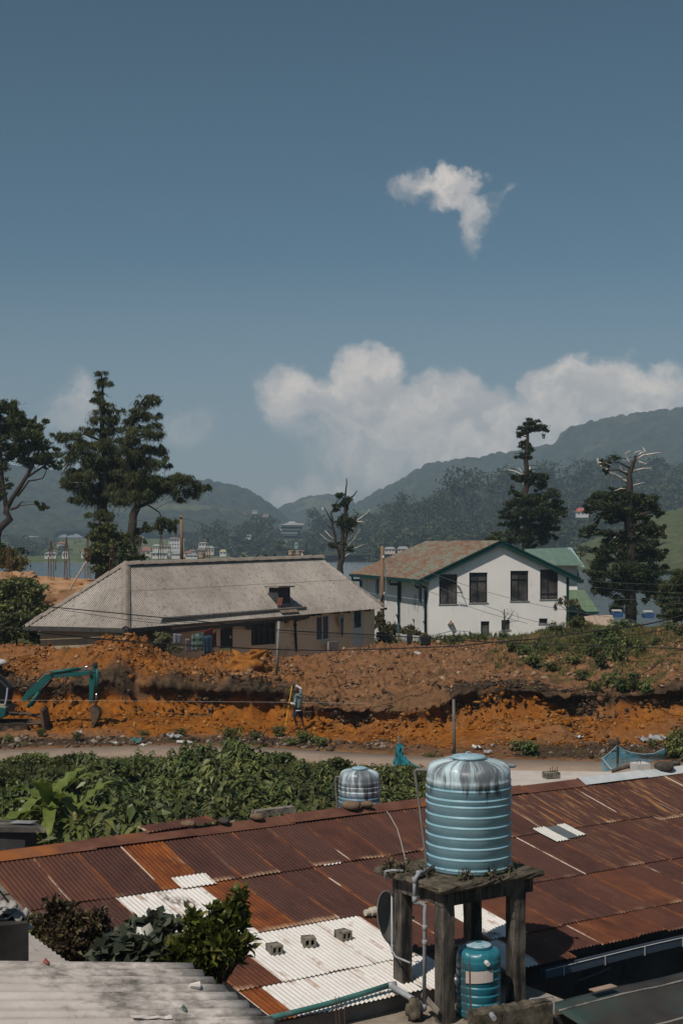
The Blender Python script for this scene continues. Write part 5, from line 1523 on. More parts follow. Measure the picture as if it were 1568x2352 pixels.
# left wall with holes
lw = [(911, 921.5, 1327, 1382), (959.5, 967.5, 1331, 1386.5), (907, 912.5, 1411, 1424), (945.5, 951.5, 1422, 1445), (969.5, 976, 1427, 1452), (862, 869, 1325, 1366)]
holes2 = []
for (a, b, c_, d_) in lw:
    t0_, t1_ = tt(b), tt(a); um = (a + b) / 2
    holes2.append((t0_, t1_, tz(um, c_), tz(um, d_)))
g = MB()
cuts = sorted(set([0.23, DL] + [h[0] for h in holes2] + [h[1] for h in holes2]))
for s0, s1 in zip(cuts[:-1], cuts[1:]):
    mid = (s0 + s1) / 2; zlo = ZG
    for (zb, zt2) in sorted([(h[3], h[2]) for h in holes2 if h[0] <= mid <= h[1]]):
        if zb > zlo: g.prism([sp_(s0, zlo), sp_(s1, zlo), sp_(s1, zb), sp_(s0, zb)], WG * .22)
        zlo = max(zlo, zt2)
    g.prism([sp_(s0, zlo), sp_(s1, zlo), sp_(s1, ZE - .06), sp_(s0, ZE - .06)], WG * .22)
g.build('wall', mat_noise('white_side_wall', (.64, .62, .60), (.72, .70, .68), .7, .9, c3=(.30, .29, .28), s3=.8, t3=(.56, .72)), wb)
g = MB(); g.prism([gp(GW - .01, ZG, .23), gp(GW - .01, ZE - .06, .23), gp(GW - .01, ZE - .06, DL), gp(GW - .01, ZG, DL)], -WG * .2)
g.prism([gp(.23, ZG, DL), gp(GW - .23, ZG, DL), gp(GW - .23, ZE, DL), gp(.23, ZE, DL)], -WB * .2)
g.build('wall', whitem, wb)
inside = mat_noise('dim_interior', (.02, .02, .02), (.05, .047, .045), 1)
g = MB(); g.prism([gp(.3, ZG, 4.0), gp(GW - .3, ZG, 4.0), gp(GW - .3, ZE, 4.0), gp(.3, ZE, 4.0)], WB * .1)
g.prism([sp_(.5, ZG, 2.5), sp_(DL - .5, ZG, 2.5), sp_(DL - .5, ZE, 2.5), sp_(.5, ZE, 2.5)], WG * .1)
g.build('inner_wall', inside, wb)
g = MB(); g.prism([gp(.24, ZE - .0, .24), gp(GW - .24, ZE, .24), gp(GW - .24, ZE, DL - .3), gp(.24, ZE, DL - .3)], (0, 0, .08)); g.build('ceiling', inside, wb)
wframe = mat_noise('black_window_frame', (.012, .013, .015), (.025, .026, .028), 4, .5)
def gwin(s0, s1, z1, z0, vbars, hbars, name='window'):
    g = MB(); t = .055; d = .10
    for (a, b, c_, e) in [(s0, s0 + t, z0, z1), (s1 - t, s1, z0, z1), (s0 + t, s1 - t, z0, z0 + t), (s0 + t, s1 - t, z1 - t, z1)]:
        g.prism([gp(a, c_, d), gp(b, c_, d), gp(b, e, d), gp(a, e, d)], WB * .06)
    for f_ in vbars:
        x = s0 + (s1 - s0) * f_; g.prism([gp(x - .03, z0 + t, d + .003), gp(x + .03, z0 + t, d + .003), gp(x + .03, z1 - t, d + .003), gp(x - .03, z1 - t, d + .003)], WB * .05)
    for f_ in hbars:
        z = z1 + (z0 - z1) * f_; g.prism([gp(s0 + t, z - .03, d + .006), gp(s1 - t, z - .03, d + .006), gp(s1 - t, z + .03, d + .006), gp(s0 + t, z + .03, d + .006)], WB * .044)
    w_ = g.build(name, wframe, wb)
    g = MB(); g.prism([gp(s0 + t, z0 + t, d + .055), gp(s1 - t, z0 + t, d + .055), gp(s1 - t, z1 - t, d + .055), gp(s0 + t, z1 - t, d + .055)], WB * .004)
    m_ = dirty_pane; g.build('pane', m_, w_)
    g = MB(); g.prism([gp(s0 - .06, z0 - .07, -.05), gp(s1 + .06, z0 - .07, -.05), gp(s1 + .06, z0 - .0, -.05), gp(s0 - .06, z0 - .0, -.05)], WB * .14); g.build('sill', mat_noise('stained_sill', (.2, .18, .17), (.36, .33, .31), 4), w_)
    return w_
pn = NT('dirty_pane'); P = pn.pos()
dirty_pane = pn.done(pn.mix(pn.mrange(pn.noise(P, .9, 5, .6), .4, .7), (.03, .029, .028), (.13, .117, .107)), .4, 0, .12)
for i, (a, b, c_, d_) in enumerate(wins):
    wv = gwin(gs(a), gs(b), gz((a + b) / 2, c_), gz((a + b) / 2, d_), (.46,), (.28,) if i < 3 else (.26, .82))
    if i == 0:
        # one casement stands open
        g = MB(); s1 = gs(b); zt2 = gz(b, 1345); zb = gz(b, 1361)
        g.tube([gp(s1 - .02, zt2, .0), gp(s1 + .06, zt2 - .1, -.25), gp(s1 + .2, zb, -.5), gp(s1 - .3, zb, -.45)], .035, 6); g.build('casement', wframe, wv)
for (a, b, c_, d_) in low:
    gwin(gs(a), gs(b), gz((a + b) / 2, c_), max(ZG + .1, gz((a + b) / 2, d_)), (), ())
for (a, b, c_, d_) in lw:
    t0_, t1_ = tt(b), tt(a); z1_ = tz((a + b) / 2, c_); z0_ = tz((a + b) / 2, d_)
    g = MB(); d = .15; f_ = .06
    for (x0_, x1_, y0_, y1_) in ((t0_, t0_ + f_, z0_, z1_), (t1_ - f_, t1_, z0_, z1_), (t0_ + f_, t1_ - f_, z0_, z0_ + f_), (t0_ + f_, t1_ - f_, z1_ - f_, z1_)):
        g.prism([sp_(x0_, y0_, d), sp_(x1_, y0_, d), sp_(x1_, y1_, d), sp_(x0_, y1_, d)], WG * .05)
    w_ = g.build('window', wframe, wb)
    g = MB(); g.prism([sp_(t0_ + f_, z0_ + f_, d + .05), sp_(t1_ - f_, z0_ + f_, d + .05), sp_(t1_ - f_, z1_ - f_, d + .05), sp_(t0_ + f_, z1_ - f_, d + .05)], WG * .01); g.build('pane', dirty_pane, w_)
# roof: two pitched planes with eaves and a dark green verge board
rr2 = NT('faded_green_rust_roof'); P = rr2.pos()
sm = rr2.mapping(P, (1.0, .5, 3.0), rot=(0, 0, math.radians(-12.7)))
n1_ = rr2.noise(rr2.mapping(P, (2.6, .55, 2.0), rot=(0, 0, math.radians(77))), 1.0, 5, .7)
n0_ = rr2.noise(P, .25, 4, .6)
c = rr2.mix(rr2.mrange(n1_, .3, .7), (.15, .082, .054), (.245, .145, .095))
kk_ = rr2.mrange(rr2.math('ADD', rr2.math('MULTIPLY', n1_, .8), rr2.math('MULTIPLY', n0_, .4)), .56, .68)
c = rr2.mix(kk_, c, (.17, .19, .145))
c = rr2.mix(rr2.mrange(rr2.noise(rr2.mapping(P, (5, 1.2, 2.0), rot=(0, 0, math.radians(77))), 1, 5, .7), .60, .70, 0, .7), c, (.44, .36, .27))
grroof = rr2.done(c, .7, 0, .25)
OV = .28; OE = .75
def rp(s_, z, d): return gp(s_, z, d)
zE_ = ZE + .02; slope = (ZR - zE_) / (GW / 2)
zeave = zE_ - slope * OE
acc = new_acc(); A_ = rp(-OE, zeave, -OV); B_ = rp(-OE, zeave, DL + .4); C_ = rp(GW / 2, ZR, DL - 2.2); D_ = rp(GW / 2, ZR, -OV)
corr_face(acc, [D_, C_, B_, A_], (A_ - D_), WB, .25, .02, sub=4); acc_build('roof', acc, grroof, wb)
g = MB(); E_ = rp(GW + OE, zeave, -OV); F_ = rp(GW + OE, zeave, DL + .4)
g.add([D_, E_, F_, C_], [(0, 1, 2, 3)]); g.add([C_, B_, F_], [(0, 1, 2)]); g.build('roof', grroof, wb)
teald = mat_noise('dark_teal_paint', (.008, .04, .038), (.014, .055, .052), 2, .8, spec=.1)
g = MB(); fh = .36
for (s0, s1) in ((-OE, GW / 2), (GW / 2, GW + OE)):
    z0_ = zeave if s0 < 0 else ZR; z1_ = ZR if s0 < 0 else zeave
    g.prism([rp(s0, z0_ + .05, -OV - .05), rp(s1, z1_ + .05, -OV - .05), rp(s1, z1_ - fh, -OV - .05), rp(s0, z0_ - fh, -OV - .05)], WB * .045)
    g.prism([rp(s0, z0_ + .052, -OV - .11), rp(s1, z1_ + .052, -OV - .11), rp(s1, z1_ - .06, -OV - .11), rp(s0, z0_ - .06, -OV - .11)], WB * .055)
g.build('verge_board', teald, wb)
g = MB(); g.prism([rp(-OE - .14, zeave - .05, -OV), rp(-OE - .02, zeave - .05, -OV), rp(-OE - .02, zeave - .24, -OV), rp(-OE - .14, zeave - .24, -OV)], WB * (DL + OV)); g.build('gutter', teald, wb)
g = MB(); g.prism([rp(-OE + .02, zeave - .05, -OV), rp(-.02, zeave - .05, -OV), rp(-.02, zeave - .10, -OV), rp(-OE + .02, zeave - .10, -OV)], WB * (DL + OV))
sof = g.build('soffit', mat_plain('soffit_grey', (.2, .19, .18)), wb)
def dpipe(t_, parent):
    g = MB(); q = sp_(t_, 0, -.10)
    z0_ = zeave - .25
    g.tube([rp(-OE - .05, z0_ + .05, t_), rp(-OE - .05, z0_ - .22, t_), rp(-OE + .05, z0_ - .28, t_), rp(-.2, z0_ - .28, t_), rp(-.1, z0_ - .36, t_), rp(-.1, ZG, t_)], .095, 8)
    g.build('downpipe', teald, parent, True)
dpipe(.55, wb); dpipe(7.6, wb); dpipe(19.6, wb)
g = MB(); g.prism([gp(GW - .18, ZG, -.03), gp(GW + .02, ZG, -.03), gp(GW + .02, ZE - .1, -.03), gp(GW - .18, ZE - .1, -.03)], WB * .028); g.build('corner_pipe', teald, wb)
g = MB(); q = gp(gs(1034), gz(1034, 1427), -.1); g.lathe(q + Vector((0, 0, -.2)), [(.24, 0), (.16, .10), (.05, .16), (.05, .26)], 12); g.build('wall_lamp', mat_noise('rusty_lamp', (.14, .10, .07), (.2, .16, .12), 5), wb)
g = MB(); q = gp(gs(1178 * 1.0), gz(1178, 1411), -.02)
# second, greener roof behind
gb_ = thing('annex', 'small building with a pale green metal roof behind the white hall', 'building', W(1280, 1330, 108))
greenr = mat_noise('pale_green_sheet', (.10, .165, .135), (.16, .23, .19), 1.0, .6, c3=(.30, .25, .16), s3=.9, t3=(.58, .7), stretch=(2, .5, 1))
g = MB(); p = [W(1203, 1261, 112), W(1305, 1257.5, 112), W(1337, 1297, 106.5), W(1225, 1297, 106.5)]
g.prism(p, (0, 0, -.08)); g.build('roof', greenr, gb_)
g = MB(); g.prism([W(1302, 1257, 112.02), W(1312, 1258, 112.0), W(1342, 1302, 106.4), W(1331, 1299, 106.45)], (0, 0, -.07)); g.build('roof_edge', mat_noise('pale_blue_strip', (.25, .36, .38), (.34, .44, .45), 2, .6), gb_)
g = MB(); g.prism([W(1215, 1297, 107.5), W(1325, 1297, 107.5), W(1325, 1450, 107.5), W(1215, 1450, 107.5)], (0, 3, 0)); g.build('wall', whitem, gb_)
gl_ = thing('lean_to', 'lean-to with a bright green sloping roof against the right end of the hall', 'shed', W(1340, 1450, 101))
g = MB(); p = [W(1300, 1355, 105.5), W(1341, 1355, 105.5), W(1373, 1404, 101.5), W(1303, 1406, 101.5)]
g.prism(p, (0, 0, -.06)); g.build('roof', mat_noise('green_sheet', (.10, .16, .10), (.155, .22, .14), 1.2, .6, c3=(.28, .21, .12), s3=1.1, t3=(.60, .7), stretch=(3, .4, 1)), gl_)
g = MB(); g.prism([W(1303, 1406.5, 101.45), W(1374, 1404.5, 101.45), W(1374, 1410.5, 101.45), W(1303, 1412.5, 101.45)], (0, .08, 0)); g.build('gutter', teald, gl_)
g = MB(); g.prism([W(1304, 1411, 102.2), W(1366, 1409, 102.2), W(1366, 1470, 102.2), W(1304, 1470, 102.2)], (0, 2, 0)); g.build('wall', mat_noise('shed_wall', (.09, .09, .085), (.16, .155, .15), 2), gl_)
rs_ = thing('shed', 'tiny shed with a rust streaked pale roof right of the green lean-to', 'shed', W(1390, 1450, 94))
g = MB(); g.prism([W(1362, 1413, 96.5), W(1405, 1412.5, 96.5), W(1413, 1435, 93.4), W(1375, 1437, 93.4)], (0, 0, -.04)); g.prism([W(1340, 1416, 96), W(1361, 1413, 96.5), W(1374, 1437, 93.4), W(1350, 1436, 93.6)], (0, 0, -.04))
g.build('roof', mat_noise('rust_streaked_sheet', (.36, .27, .20), (.46, .37, .29), 1.5, .7, c3=(.26, .10, .03), s3=1.5, t3=(.55, .66), stretch=(4, .6, 1)), rs_)
g = MB(); g.prism([W(1352, 1436, 94.2), W(1409, 1436, 94.2), W(1409, 1470, 94.2), W(1352, 1470, 94.2)], (0, 1.5, 0)); g.build('wall', darkwall, rs_)
# ------------------------------------------------------------------ ground helper
def gz_at(X, Y):
    u = 784 + F * X / Y
    return CZ - float(soil(np.array([u]), np.array([float(Y)]))[0])
def on_ground(u, Y):
    return Vector((Y * (u - 784) / F, Y, CZ - float(soil(np.array([float(u)]), np.array([float(Y)]))[0])))
def ground_px(u, v, y0=40., y1=110.):
    """first point of the ground along the pixel ray"""
    Ys = np.arange(y0, y1, .05); uu = np.full_like(Ys, u)
    hh = soil(uu, Ys); ray = (v - 1250) * Ys / F
    k = np.where(ray >= hh)[0]
    i = k[0] if len(k) else len(Ys) - 1
    return Vector((Ys[i] * (u - 784) / F, Ys[i], CZ - hh[i]))

# ------------------------------------------------------------------ excavator
YE = 57.6
tealp = mat_noise('teal_machine_paint', (.006, .070, .064), (.010, .10, .092), 3, .5, c3=(.06, .06, .05), s3=2.5, t3=(.6, .75))
dkst = mat_noise('dark_steel', (.02, .02, .02), (.05, .045, .04), 6, .6)
mudst = mat_noise('muddy_steel', (.06, .04, .026), (.145, .09, .055), 6, .8, c3=(.05, .04, .03), s3=4)
chrome = mat_plain('chrome_rod', (.55, .55, .55), .2, 1.0)
rubber = mat_noise('muddy_track', (.02, .017, .014), (.06, .04, .025), 8, .9, c3=(.22, .11, .03), s3=4, t3=(.58, .7))
ex_base = W(20, 1678, YE); 
exc = thing('excavator', 'teal tracked excavator digging in the orange cut with its arm stretched out', 'excavator', ex_base)
def EP(u, v, dy=0.0): 
    q = W(u, v, YE); q.y += dy; return q
YV = Vector((0, 1, 0))
def plate(name, pts, th, mat, dy=0, parent=exc, bev=0):
    g = MB(); g.prism([EP(u, v, dy - th / 2) for (u, v) in pts], YV * th); o = g.build(name, mat, parent)
    if bev:
        b = o.modifiers.new('bevel', 'BEVEL'); b.width = bev; b.segments = 2; b.limit_method = 'ANGLE'
    return o
boom = plate('boom', [(50, 1607), (57, 1612), (92, 1586), (117, 1560), (124, 1557), (150, 1555), (200, 1551), (208, 1549), (210, 1543), (205, 1541), (180, 1542), (125, 1545), (115, 1546), (104, 1549), (97, 1556), (75, 1578), (60, 1593)], .28, tealp, 0, exc, .015)
stick = plate('stick', [(209, 1545), (217, 1528), (220, 1523), (224, 1526), (224, 1546), (221, 1556), (217, 1585), (213, 1610), (210, 1616), (206, 1614), (206, 1590), (206, 1560)], .2, tealp, 0, exc, .012)
g = MB(); g.tube([EP(122, 1545, -.12), EP(126, 1543, -.12), EP(182, 1535.5, -.12)], [.05, .075, .075], 12); o = g.build('arm_cylinder', tealp, exc, True)
g = MB(); g.tube([EP(182, 1535.5, -.12), EP(218, 1527, -.12)], .035, 10); g.build('rod', chrome, o, True)
g = MB(); g.tube([EP(219, 1525.5, -.2), EP(219, 1525.5, .2)], .07, 12); g.tube([EP(120, 1547, -.2), EP(120, 1547, .2)], .06, 12); g.tube([EP(209, 1547, -.2), EP(209, 1547, .2)], .07, 12); g.build('pivot_pin', dkst, exc)
for dy_ in (-.3, .3):
    g = MB(); g.tube([EP(68, 1623, dy_), EP(94, 1588, dy_)], .075, 10); o = g.build('boom_cylinder', tealp, exc, True)
    g = MB(); g.tube([EP(94, 1588, dy_), EP(117, 1563, dy_)], .04, 8); g.build('rod', dkst, o, True)
g = MB(); g.tube([EP(225, 1535, -.12), EP(225, 1560, -.12), EP(223.5, 1590, -.12)], .055, 10); o = g.build('bucket_cylinder', tealp, exc, True)
g = MB(); g.tube([EP(223.5, 1590, -.12), EP(221.5, 1612, -.12)], .03, 8); g.build('rod', chrome, o, True)
g = MB()
for k_ in (-.11, .11):
    g.tube([EP(55, 1600, k_), EP(78, 1570, k_), EP(100, 1546, k_), EP(116, 1541.5, k_), EP(150, 1541, k_), EP(186, 1538, k_), EP(205, 1538.5, k_), EP(220, 1543, k_), EP(231, 1550, k_), EP(232, 1556, k_)], .022, 6)
g.build('hose', mat_plain('black_hose', (.05, .07, .07), .5), exc, True)
for k_ in (-.14, .14):
    g = MB(); g.tube([EP(207, 1617, k_), EP(212, 1610, k_), EP(221, 1610, k_)], .035, 6); g.tube([EP(221, 1611, k_), EP(218, 1625, k_)], .035, 6); g.build('linkage', mudst, exc)
# bucket: a hollow curved scoop with side plates and teeth
g = MB(); bw = .62
out = [(206, 1627), (212, 1621), (219, 1620), (228, 1626), (233, 1634), (231, 1645), (225, 1658), (219, 1668), (215, 1671)]
inn = [(214, 1668), (213, 1650), (211, 1636)]
for sgn in (-1, 1):
    g.prism([EP(u, v, sgn * bw / 2) for (u, v) in out + inn], YV * .03 * -sgn)
for i in range(1, len(out) - 1):
    (u0, v0), (u1, v1) = out[i], out[i + 1]
    g.prism([EP(u0, v0, -bw / 2), EP(u1, v1, -bw / 2), EP(u1 - 1.2, v1 - .8, -bw / 2), EP(u0 - 1.2, v0 + .3, -bw / 2)], YV * bw)
bk_ = g.build('bucket', mudst, exc)
for k_ in (-.24, -.08, .08, .24):
    g = MB(); g.prism([EP(218, 1666, k_ - .03), EP(214, 1670, k_ - .03), EP(212, 1677, k_ - .03)], YV * .06); g.build('tooth', mudst, bk_)
# body, cab, tracks, blade
g = MB(); g.prism([EP(-90, 1618, -.85), EP(22, 1618, -.85), EP(26, 1626, -.85), EP(24, 1640, -.85), EP(16, 1645, -.85), EP(-90, 1645, -.85)], YV * 1.7)
o = g.build('body', tealp, exc); b = o.modifiers.new('bevel', 'BEVEL'); b.width = .05; b.segments = 3; b.limit_method = 'ANGLE'
g = MB(); g.prism([EP(-40, 1610, -.84), EP(20, 1614, -.84), EP(25, 1621, -.84), EP(-40, 1621, -.84)], YV * .7); g.build('side_cover', mat_noise('beige_cover', (.25, .22, .16), (.35, .31, .24), 5, .7), exc)
cab = thing('x', 'x', 'x', (0, 0, 0)); bpy.data.objects.remove(cab)
g = MB()
for (u0, v0, u1, v1, dy_) in ((20, 1618, 27, 1580, -.5), (20, 1618, 27, 1580, .3), (-30, 1618, -26, 1560, -.5), (-30, 1618, -26, 1560, .3), (27, 1580, -2, 1552, -.5), (27, 1580, -2, 1552, .3), (-2, 1552, -28, 1552, -.5), (-2, 1552, -28, 1552, .3)):
    g.tube([EP(u0, v0, dy_), EP(u1, v1, dy_)], .045, 8)
cabf = g.build('cab', mat_plain('cab_frame_dark', (.03, .03, .032), .5), exc)
g = MB(); g.prism([EP(-28, 1617, -.48), EP(20, 1617, -.48), EP(27, 1580, -.48), EP(-2, 1553, -.48), EP(-28, 1553, -.48)], YV * .76); g.build('glazing', mat_plain('dark_cab_glass', (.008, .009, .010), .5, 0, .1), cabf)
g = MB(); g.tube([EP(19, 1617, -.55), EP(23, 1600, -.55), EP(25.5, 1577, -.55)], .035, 8); g.build('grab_rail', mat_plain('pale_rail', (.35, .38, .5), .4), cabf)
for dy_ in (-.62, .62):
    g = MB()
    loop = []
    cx0, cx1, cy_, r_ = -95, 60, 1668, 11.5
    for k in range(9): a = math.pi / 2 + math.pi * k / 8; loop.append((cx0 + r_ * math.cos(a), cy_ - r_ * math.sin(a)))
    for k in range(9): a = -math.pi / 2 + math.pi * k / 8; loop.append((cx1 + 1.2 * r_ * math.cos(a), cy_ - r_ * math.sin(a)))
    g.prism([EP(u, v, dy_ - .2) for (u, v) in loop], YV * .4)
    tr = g.build('track', rubber, exc)
    g = MB()
    for k in range(22):
        u_ = -98 + k * 7.5
        for v_ in (1656.2, 1679.6): g.prism([EP(u_, v_, dy_ - .21), EP(u_ + 4, v_, dy_ - .21), EP(u_ + 4, v_ + 1.4, dy_ - .21), EP(u_, v_ + 1.4, dy_ - .21)], YV * .42)
    g.build('grouser', rubber, tr)
    g = MB()
    for u_ in (-80, -40, -5, 25, 52): g.tube([EP(u_, 1669, dy_ - .23), EP(u_, 1669, dy_ + .23)], .13, 12)
    g.build('roller', mudst, tr)
g = MB(); g.prism([EP(99, 1627, -.6), EP(104, 1630, -.6), (EP(108, 1650, -.6)), EP(110, 1672, -.6), EP(105, 1672, -.6), EP(102, 1652, -.6)], YV * 1.2); g.build('dozer_blade', mudst, exc)
g = MB()
for dy_ in (-.35, .35): g.tube([EP(30, 1664, dy_), EP(104, 1658, dy_)], .06, 6)
g.tube([EP(25, 1640, 0), EP(60, 1639, 0), EP(100, 1648, 0)], .07, 8); g.build('blade_arm', mudst, exc)
g = MB(); g.tube([EP(26, 1633, -.6), EP(50, 1634, -.6)], .05, 8); g.build('step', dkst, exc)
# rounded pale cap on a dark post, left edge
ps = thing('capped_post', 'white domed lamp on a short dark post at the left edge of the spoil heap', 'lamp', W(0, 1560, 62.5))
g = MB(); q = W(0, 1524, 62.3); g.lathe(q, [(.30, -.06), (.34, .0), (.33, .08), (.24, .16), (.08, .2)], 24); g.build('shade', mat_plain('off_white_cap', (.5, .47, .45), .5), ps, True)
g = MB(); g.tube([q + Vector((-.08, 0, -1.0)), q + Vector((-.02, 0, -.05))], [.12, .16], 10); g.build('post', dkst, ps)

# ------------------------------------------------------------------ person with a measuring pole
YM = 57.3
def MP(x, y, dy=0.0):
    """pixel of the close-up (x, y) -> world"""
    q = W((1020 + x / 7.84) / 1.6327, (2500 + y / 7.84) / 1.6327, YM); q.y += dy; return q
def skin_mesh(chains, sub=2):
    """chains: list of [(point, radius), ...]; first chain's first point is the root; later chains start from an existing (chain, index)"""
    verts = []; rad = []; edges = []; idx = {}
    for ci, ch in enumerate(chains):
        start, pts = ch
        prev = None if start is None else idx[start]
        for k, (p, r) in enumerate(pts):
            verts.append(tuple(p)); rad.append(r); i = len(verts) - 1; idx[(ci, k)] = i
            if prev is not None: edges.append((prev, i))
            prev = i
    me = bpy.data.meshes.new('tmp'); me.from_pydata(verts, edges, []); me.update()
    o = bpy.data.objects.new('tmp', me); COL.objects.link(o)
    o.modifiers.new('skin', 'SKIN')
    for i, v in enumerate(me.skin_vertices[0].data):
        v.radius = (rad[i], rad[i]) if not hasattr(rad[i], '__len__') else rad[i]; v.use_root = (i == 0)
    s_ = o.modifiers.new('sub', 'SUBSURF'); s_.levels = sub; s_.render_levels = sub
    dg = bpy.context.evaluated_depsgraph_get(); dg.update()
    em = bpy.data.meshes.new_from_object(o.evaluated_get(dg))
    V = [tuple(v.co) for v in em.vertices]; Fq = [tuple(p.vertices) for p in em.polygons]
    bpy.data.objects.remove(o); bpy.data.meshes.remove(me); bpy.data.meshes.remove(em)
    return V, Fq
skin_m = mat_plain('dark_skin', (.055, .028, .018), .6)
hood = mat_noise('grey_green_hoodie', (.13, .19, .185), (.18, .245, .24), 12, .9)
slv = mat_noise('white_sleeve', (.55, .54, .55), (.65, .64, .65), 14, .9)
shr = mat_noise('navy_shorts', (.012, .016, .03), (.025, .032, .05), 10, .9)
hair_m = mat_plain('black_hair', (.008, .007, .007), .7)
man = thing('person', 'person in grey green hoodie and dark shorts holding up a yellow pole in the dig', 'person', MP(830, 1800))
hip = MP(748, 1290); chest = MP(765, 900); neck = MP(760, 790, -.02); head = MP(715, 700, -.03)
shL = MP(690, 870, -.10); elL = MP(672, 1095, -.22); haL = MP(520, 1045, -.28)
shR = MP(835, 830, .06); elR = MP(850, 655, .05); haR = MP(665, 535, .02)
hpL = MP(690, 1300, -.08); knL = MP(660, 1500, -.12); anL = MP(735, 1735, -.06); toL = MP(745, 1790, -.2)
hpR = MP(820, 1300, .08); knR = MP(868, 1520, .08); anR = MP(935, 1790, .10); toR = MP(965, 1830, -.02)
def lerp(a, b, t): return a + (b - a) * t
body = [
 (None, [(hip, .135), (lerp(hip, chest, .45), .135), (chest, .145), (neck, .06), (lerp(neck, head, .5), .075), (head, .098), (lerp(neck, head, 1.5) , .075)]),
 ((0, 2), [(shL, .075), (lerp(shL, elL, .6), .055), (elL, .05), (lerp(elL, haL, .5), .042), (haL, .032)]),
 ((0, 2), [(shR, .075), (lerp(shR, elR, .6), .055), (elR, .05), (lerp(elR, haR, .5), .042), (haR, .032)]),
 ((0, 0), [(hpL, .095), (lerp(hpL, knL, .6), .078), (knL, .058), (lerp(knL, anL, .35), .055), (lerp(knL, anL, .8), .037), (anL, .036), (toL, .032)]),
 ((0, 0), [(hpR, .095), (lerp(hpR, knR, .6), .078), (knR, .058), (lerp(knR, anR, .35), .055), (lerp(knR, anR, .8), .037), (anR, .036), (toR, .032)]),
]
# fingers closed round the pole
poleT = MP(590, 560, -.0); poleB = MP(398, 1705, -.25)
def hand(root, grip, ax, start, ci):
    """five short chains: four fingers and a thumb, each bent round the grip line"""
    d = (grip - root); L = d.length
    fw = d.normalized(); axn = ax.normalized(); sd = fw.cross(axn).normalized()
    outc = []
    for k, ln in enumerate((.078, .088, .084, .068)):
        o0 = root + fw * .045 + axn * (-.033 + .022 * k)
        outc.append((start, [(o0, .011), (o0 + fw * ln * .45 + sd * .012, .0095), (o0 + fw * ln * .75 - sd * .018, .009), (o0 + fw * ln * .6 - sd * .042, .0075)]))
    o0 = root + fw * .012 - axn * .02
    outc.append((start, [(o0 - sd * .028 + axn * -.012, .012), (o0 - sd * .05 + fw * .03, .0105), (o0 - sd * .045 + fw * .062, .009)]))
    return outc
pax = (poleT - poleB)
body += hand(haL, MP(500, 1080, -.24), pax, (1, 4), 0)
body += hand(haR, poleT, Vector((.3, .6, .2)), (2, 4), 0)
V, Fq = skin_mesh(body, 2)
o = link_mesh('body', V, Fq, skin_m, man, True)
def clothes(name, chains, mat):
    V, Fq = skin_mesh(chains, 2); return link_mesh(name, V, Fq, mat, man, True)
clothes('hoodie', [
 (None, [(lerp(hip, chest, .08), (.165, .155)), (lerp(hip, chest, .45), .16), (chest, .168), (lerp(chest, neck, .7), .105), (lerp(neck, head, .25), .085)]),
 ((0, 2), [(shL, .095), (lerp(shL, elL, .6), .075), (lerp(shL, elL, .95), .066)]),
 ((0, 2), [(shR, .095), (lerp(shR, elR, .6), .075), (lerp(shR, elR, .92), .066)])], hood)
clothes('sleeve', [(None, [(lerp(shL, elL, .9), .058), (elL, .062), (lerp(elL, haL, .5), .055), (lerp(elL, haL, .93), .045)])], slv)
clothes('sleeve', [(None, [(lerp(shR, elR, .85), .058), (elR, .062), (lerp(elR, haR, .5), .055), (lerp(elR, haR, .93), .045)])], slv)
clothes('shorts', [(None, [(lerp(hip, chest, .12), .155), (hip, .158)]),
 ((0, 1), [(hpL, .118), (lerp(hpL, knL, .5), .108), (lerp(hpL, knL, .95), .092)]),
 ((0, 1), [(hpR, .118), (lerp(hpR, knR, .5), .108), (lerp(hpR, knR, .95), .092)])], shr)
hem0 = lerp(hip, chest, .02)
g = MB(); g.lathe(hem0, [(.15, -.02), (.172, -.015), (.172, .012), (.15, .018)], 20); g.build('hem', slv, man, True)
V, Fq = skin_mesh([(None, [(lerp(neck, head, .75) + Vector((.03, .0, .0)), .085), (head + Vector((.012, .02, .03)), .105), (lerp(neck, head, 1.45) + Vector((0, 0, .01)), .082)])], 2)
link_mesh('hair', V, Fq, hair_m, man, True)
# face turned away to the left: nose, ear, eyes, mouth
fd = Vector((-.82, .5, .05)).normalized(); fs_ = fd.cross(Vector((0, 0, 1)))
g = MB(); g.tube([head + fd * .09 + Vector((0, 0, .01)), head + fd * .125 + Vector((0, 0, -.02)), head + fd * .1 + Vector((0, 0, -.035))], [.008, .016, .012], 8); g.build('nose', skin_m, man, True)
g = MB(); g.lathe(head + fs_ * .098 + Vector((0, 0, -.03)), [(.006, 0), (.018, .012), (.02, .035), (.008, .06)], 8); g.build('ear', skin_m, man, True)
g = MB(); 
for s_ in (-1, 1): g.lathe(head + fd * .092 + fs_ * .033 * s_ + Vector((0, 0, .0)), [(.004, 0), (.011, .006), (.004, .014)], 8)
g.build('eyes', mat_plain('eye', (.3, .3, .28), .3), man, True)
g = MB(); g.tube([head + fd * .09 - fs_ * .025 + Vector((0, 0, -.06)), head + fd * .097 + Vector((0, 0, -.058)), head + fd * .09 + fs_ * .025 + Vector((0, 0, -.06))], .006, 6); g.build('mouth', mat_plain('lip', (.09, .03, .025), .5), man, True)
g = MB(); g.tube([poleT + (poleT - poleB) * .02, poleB], .021, 10); tag(g.build('measuring_pole', mat_plain('yellow_pole', (.62, .36, .03), .5)), 'long yellow pole held upright by the person in the dig', 'pole')

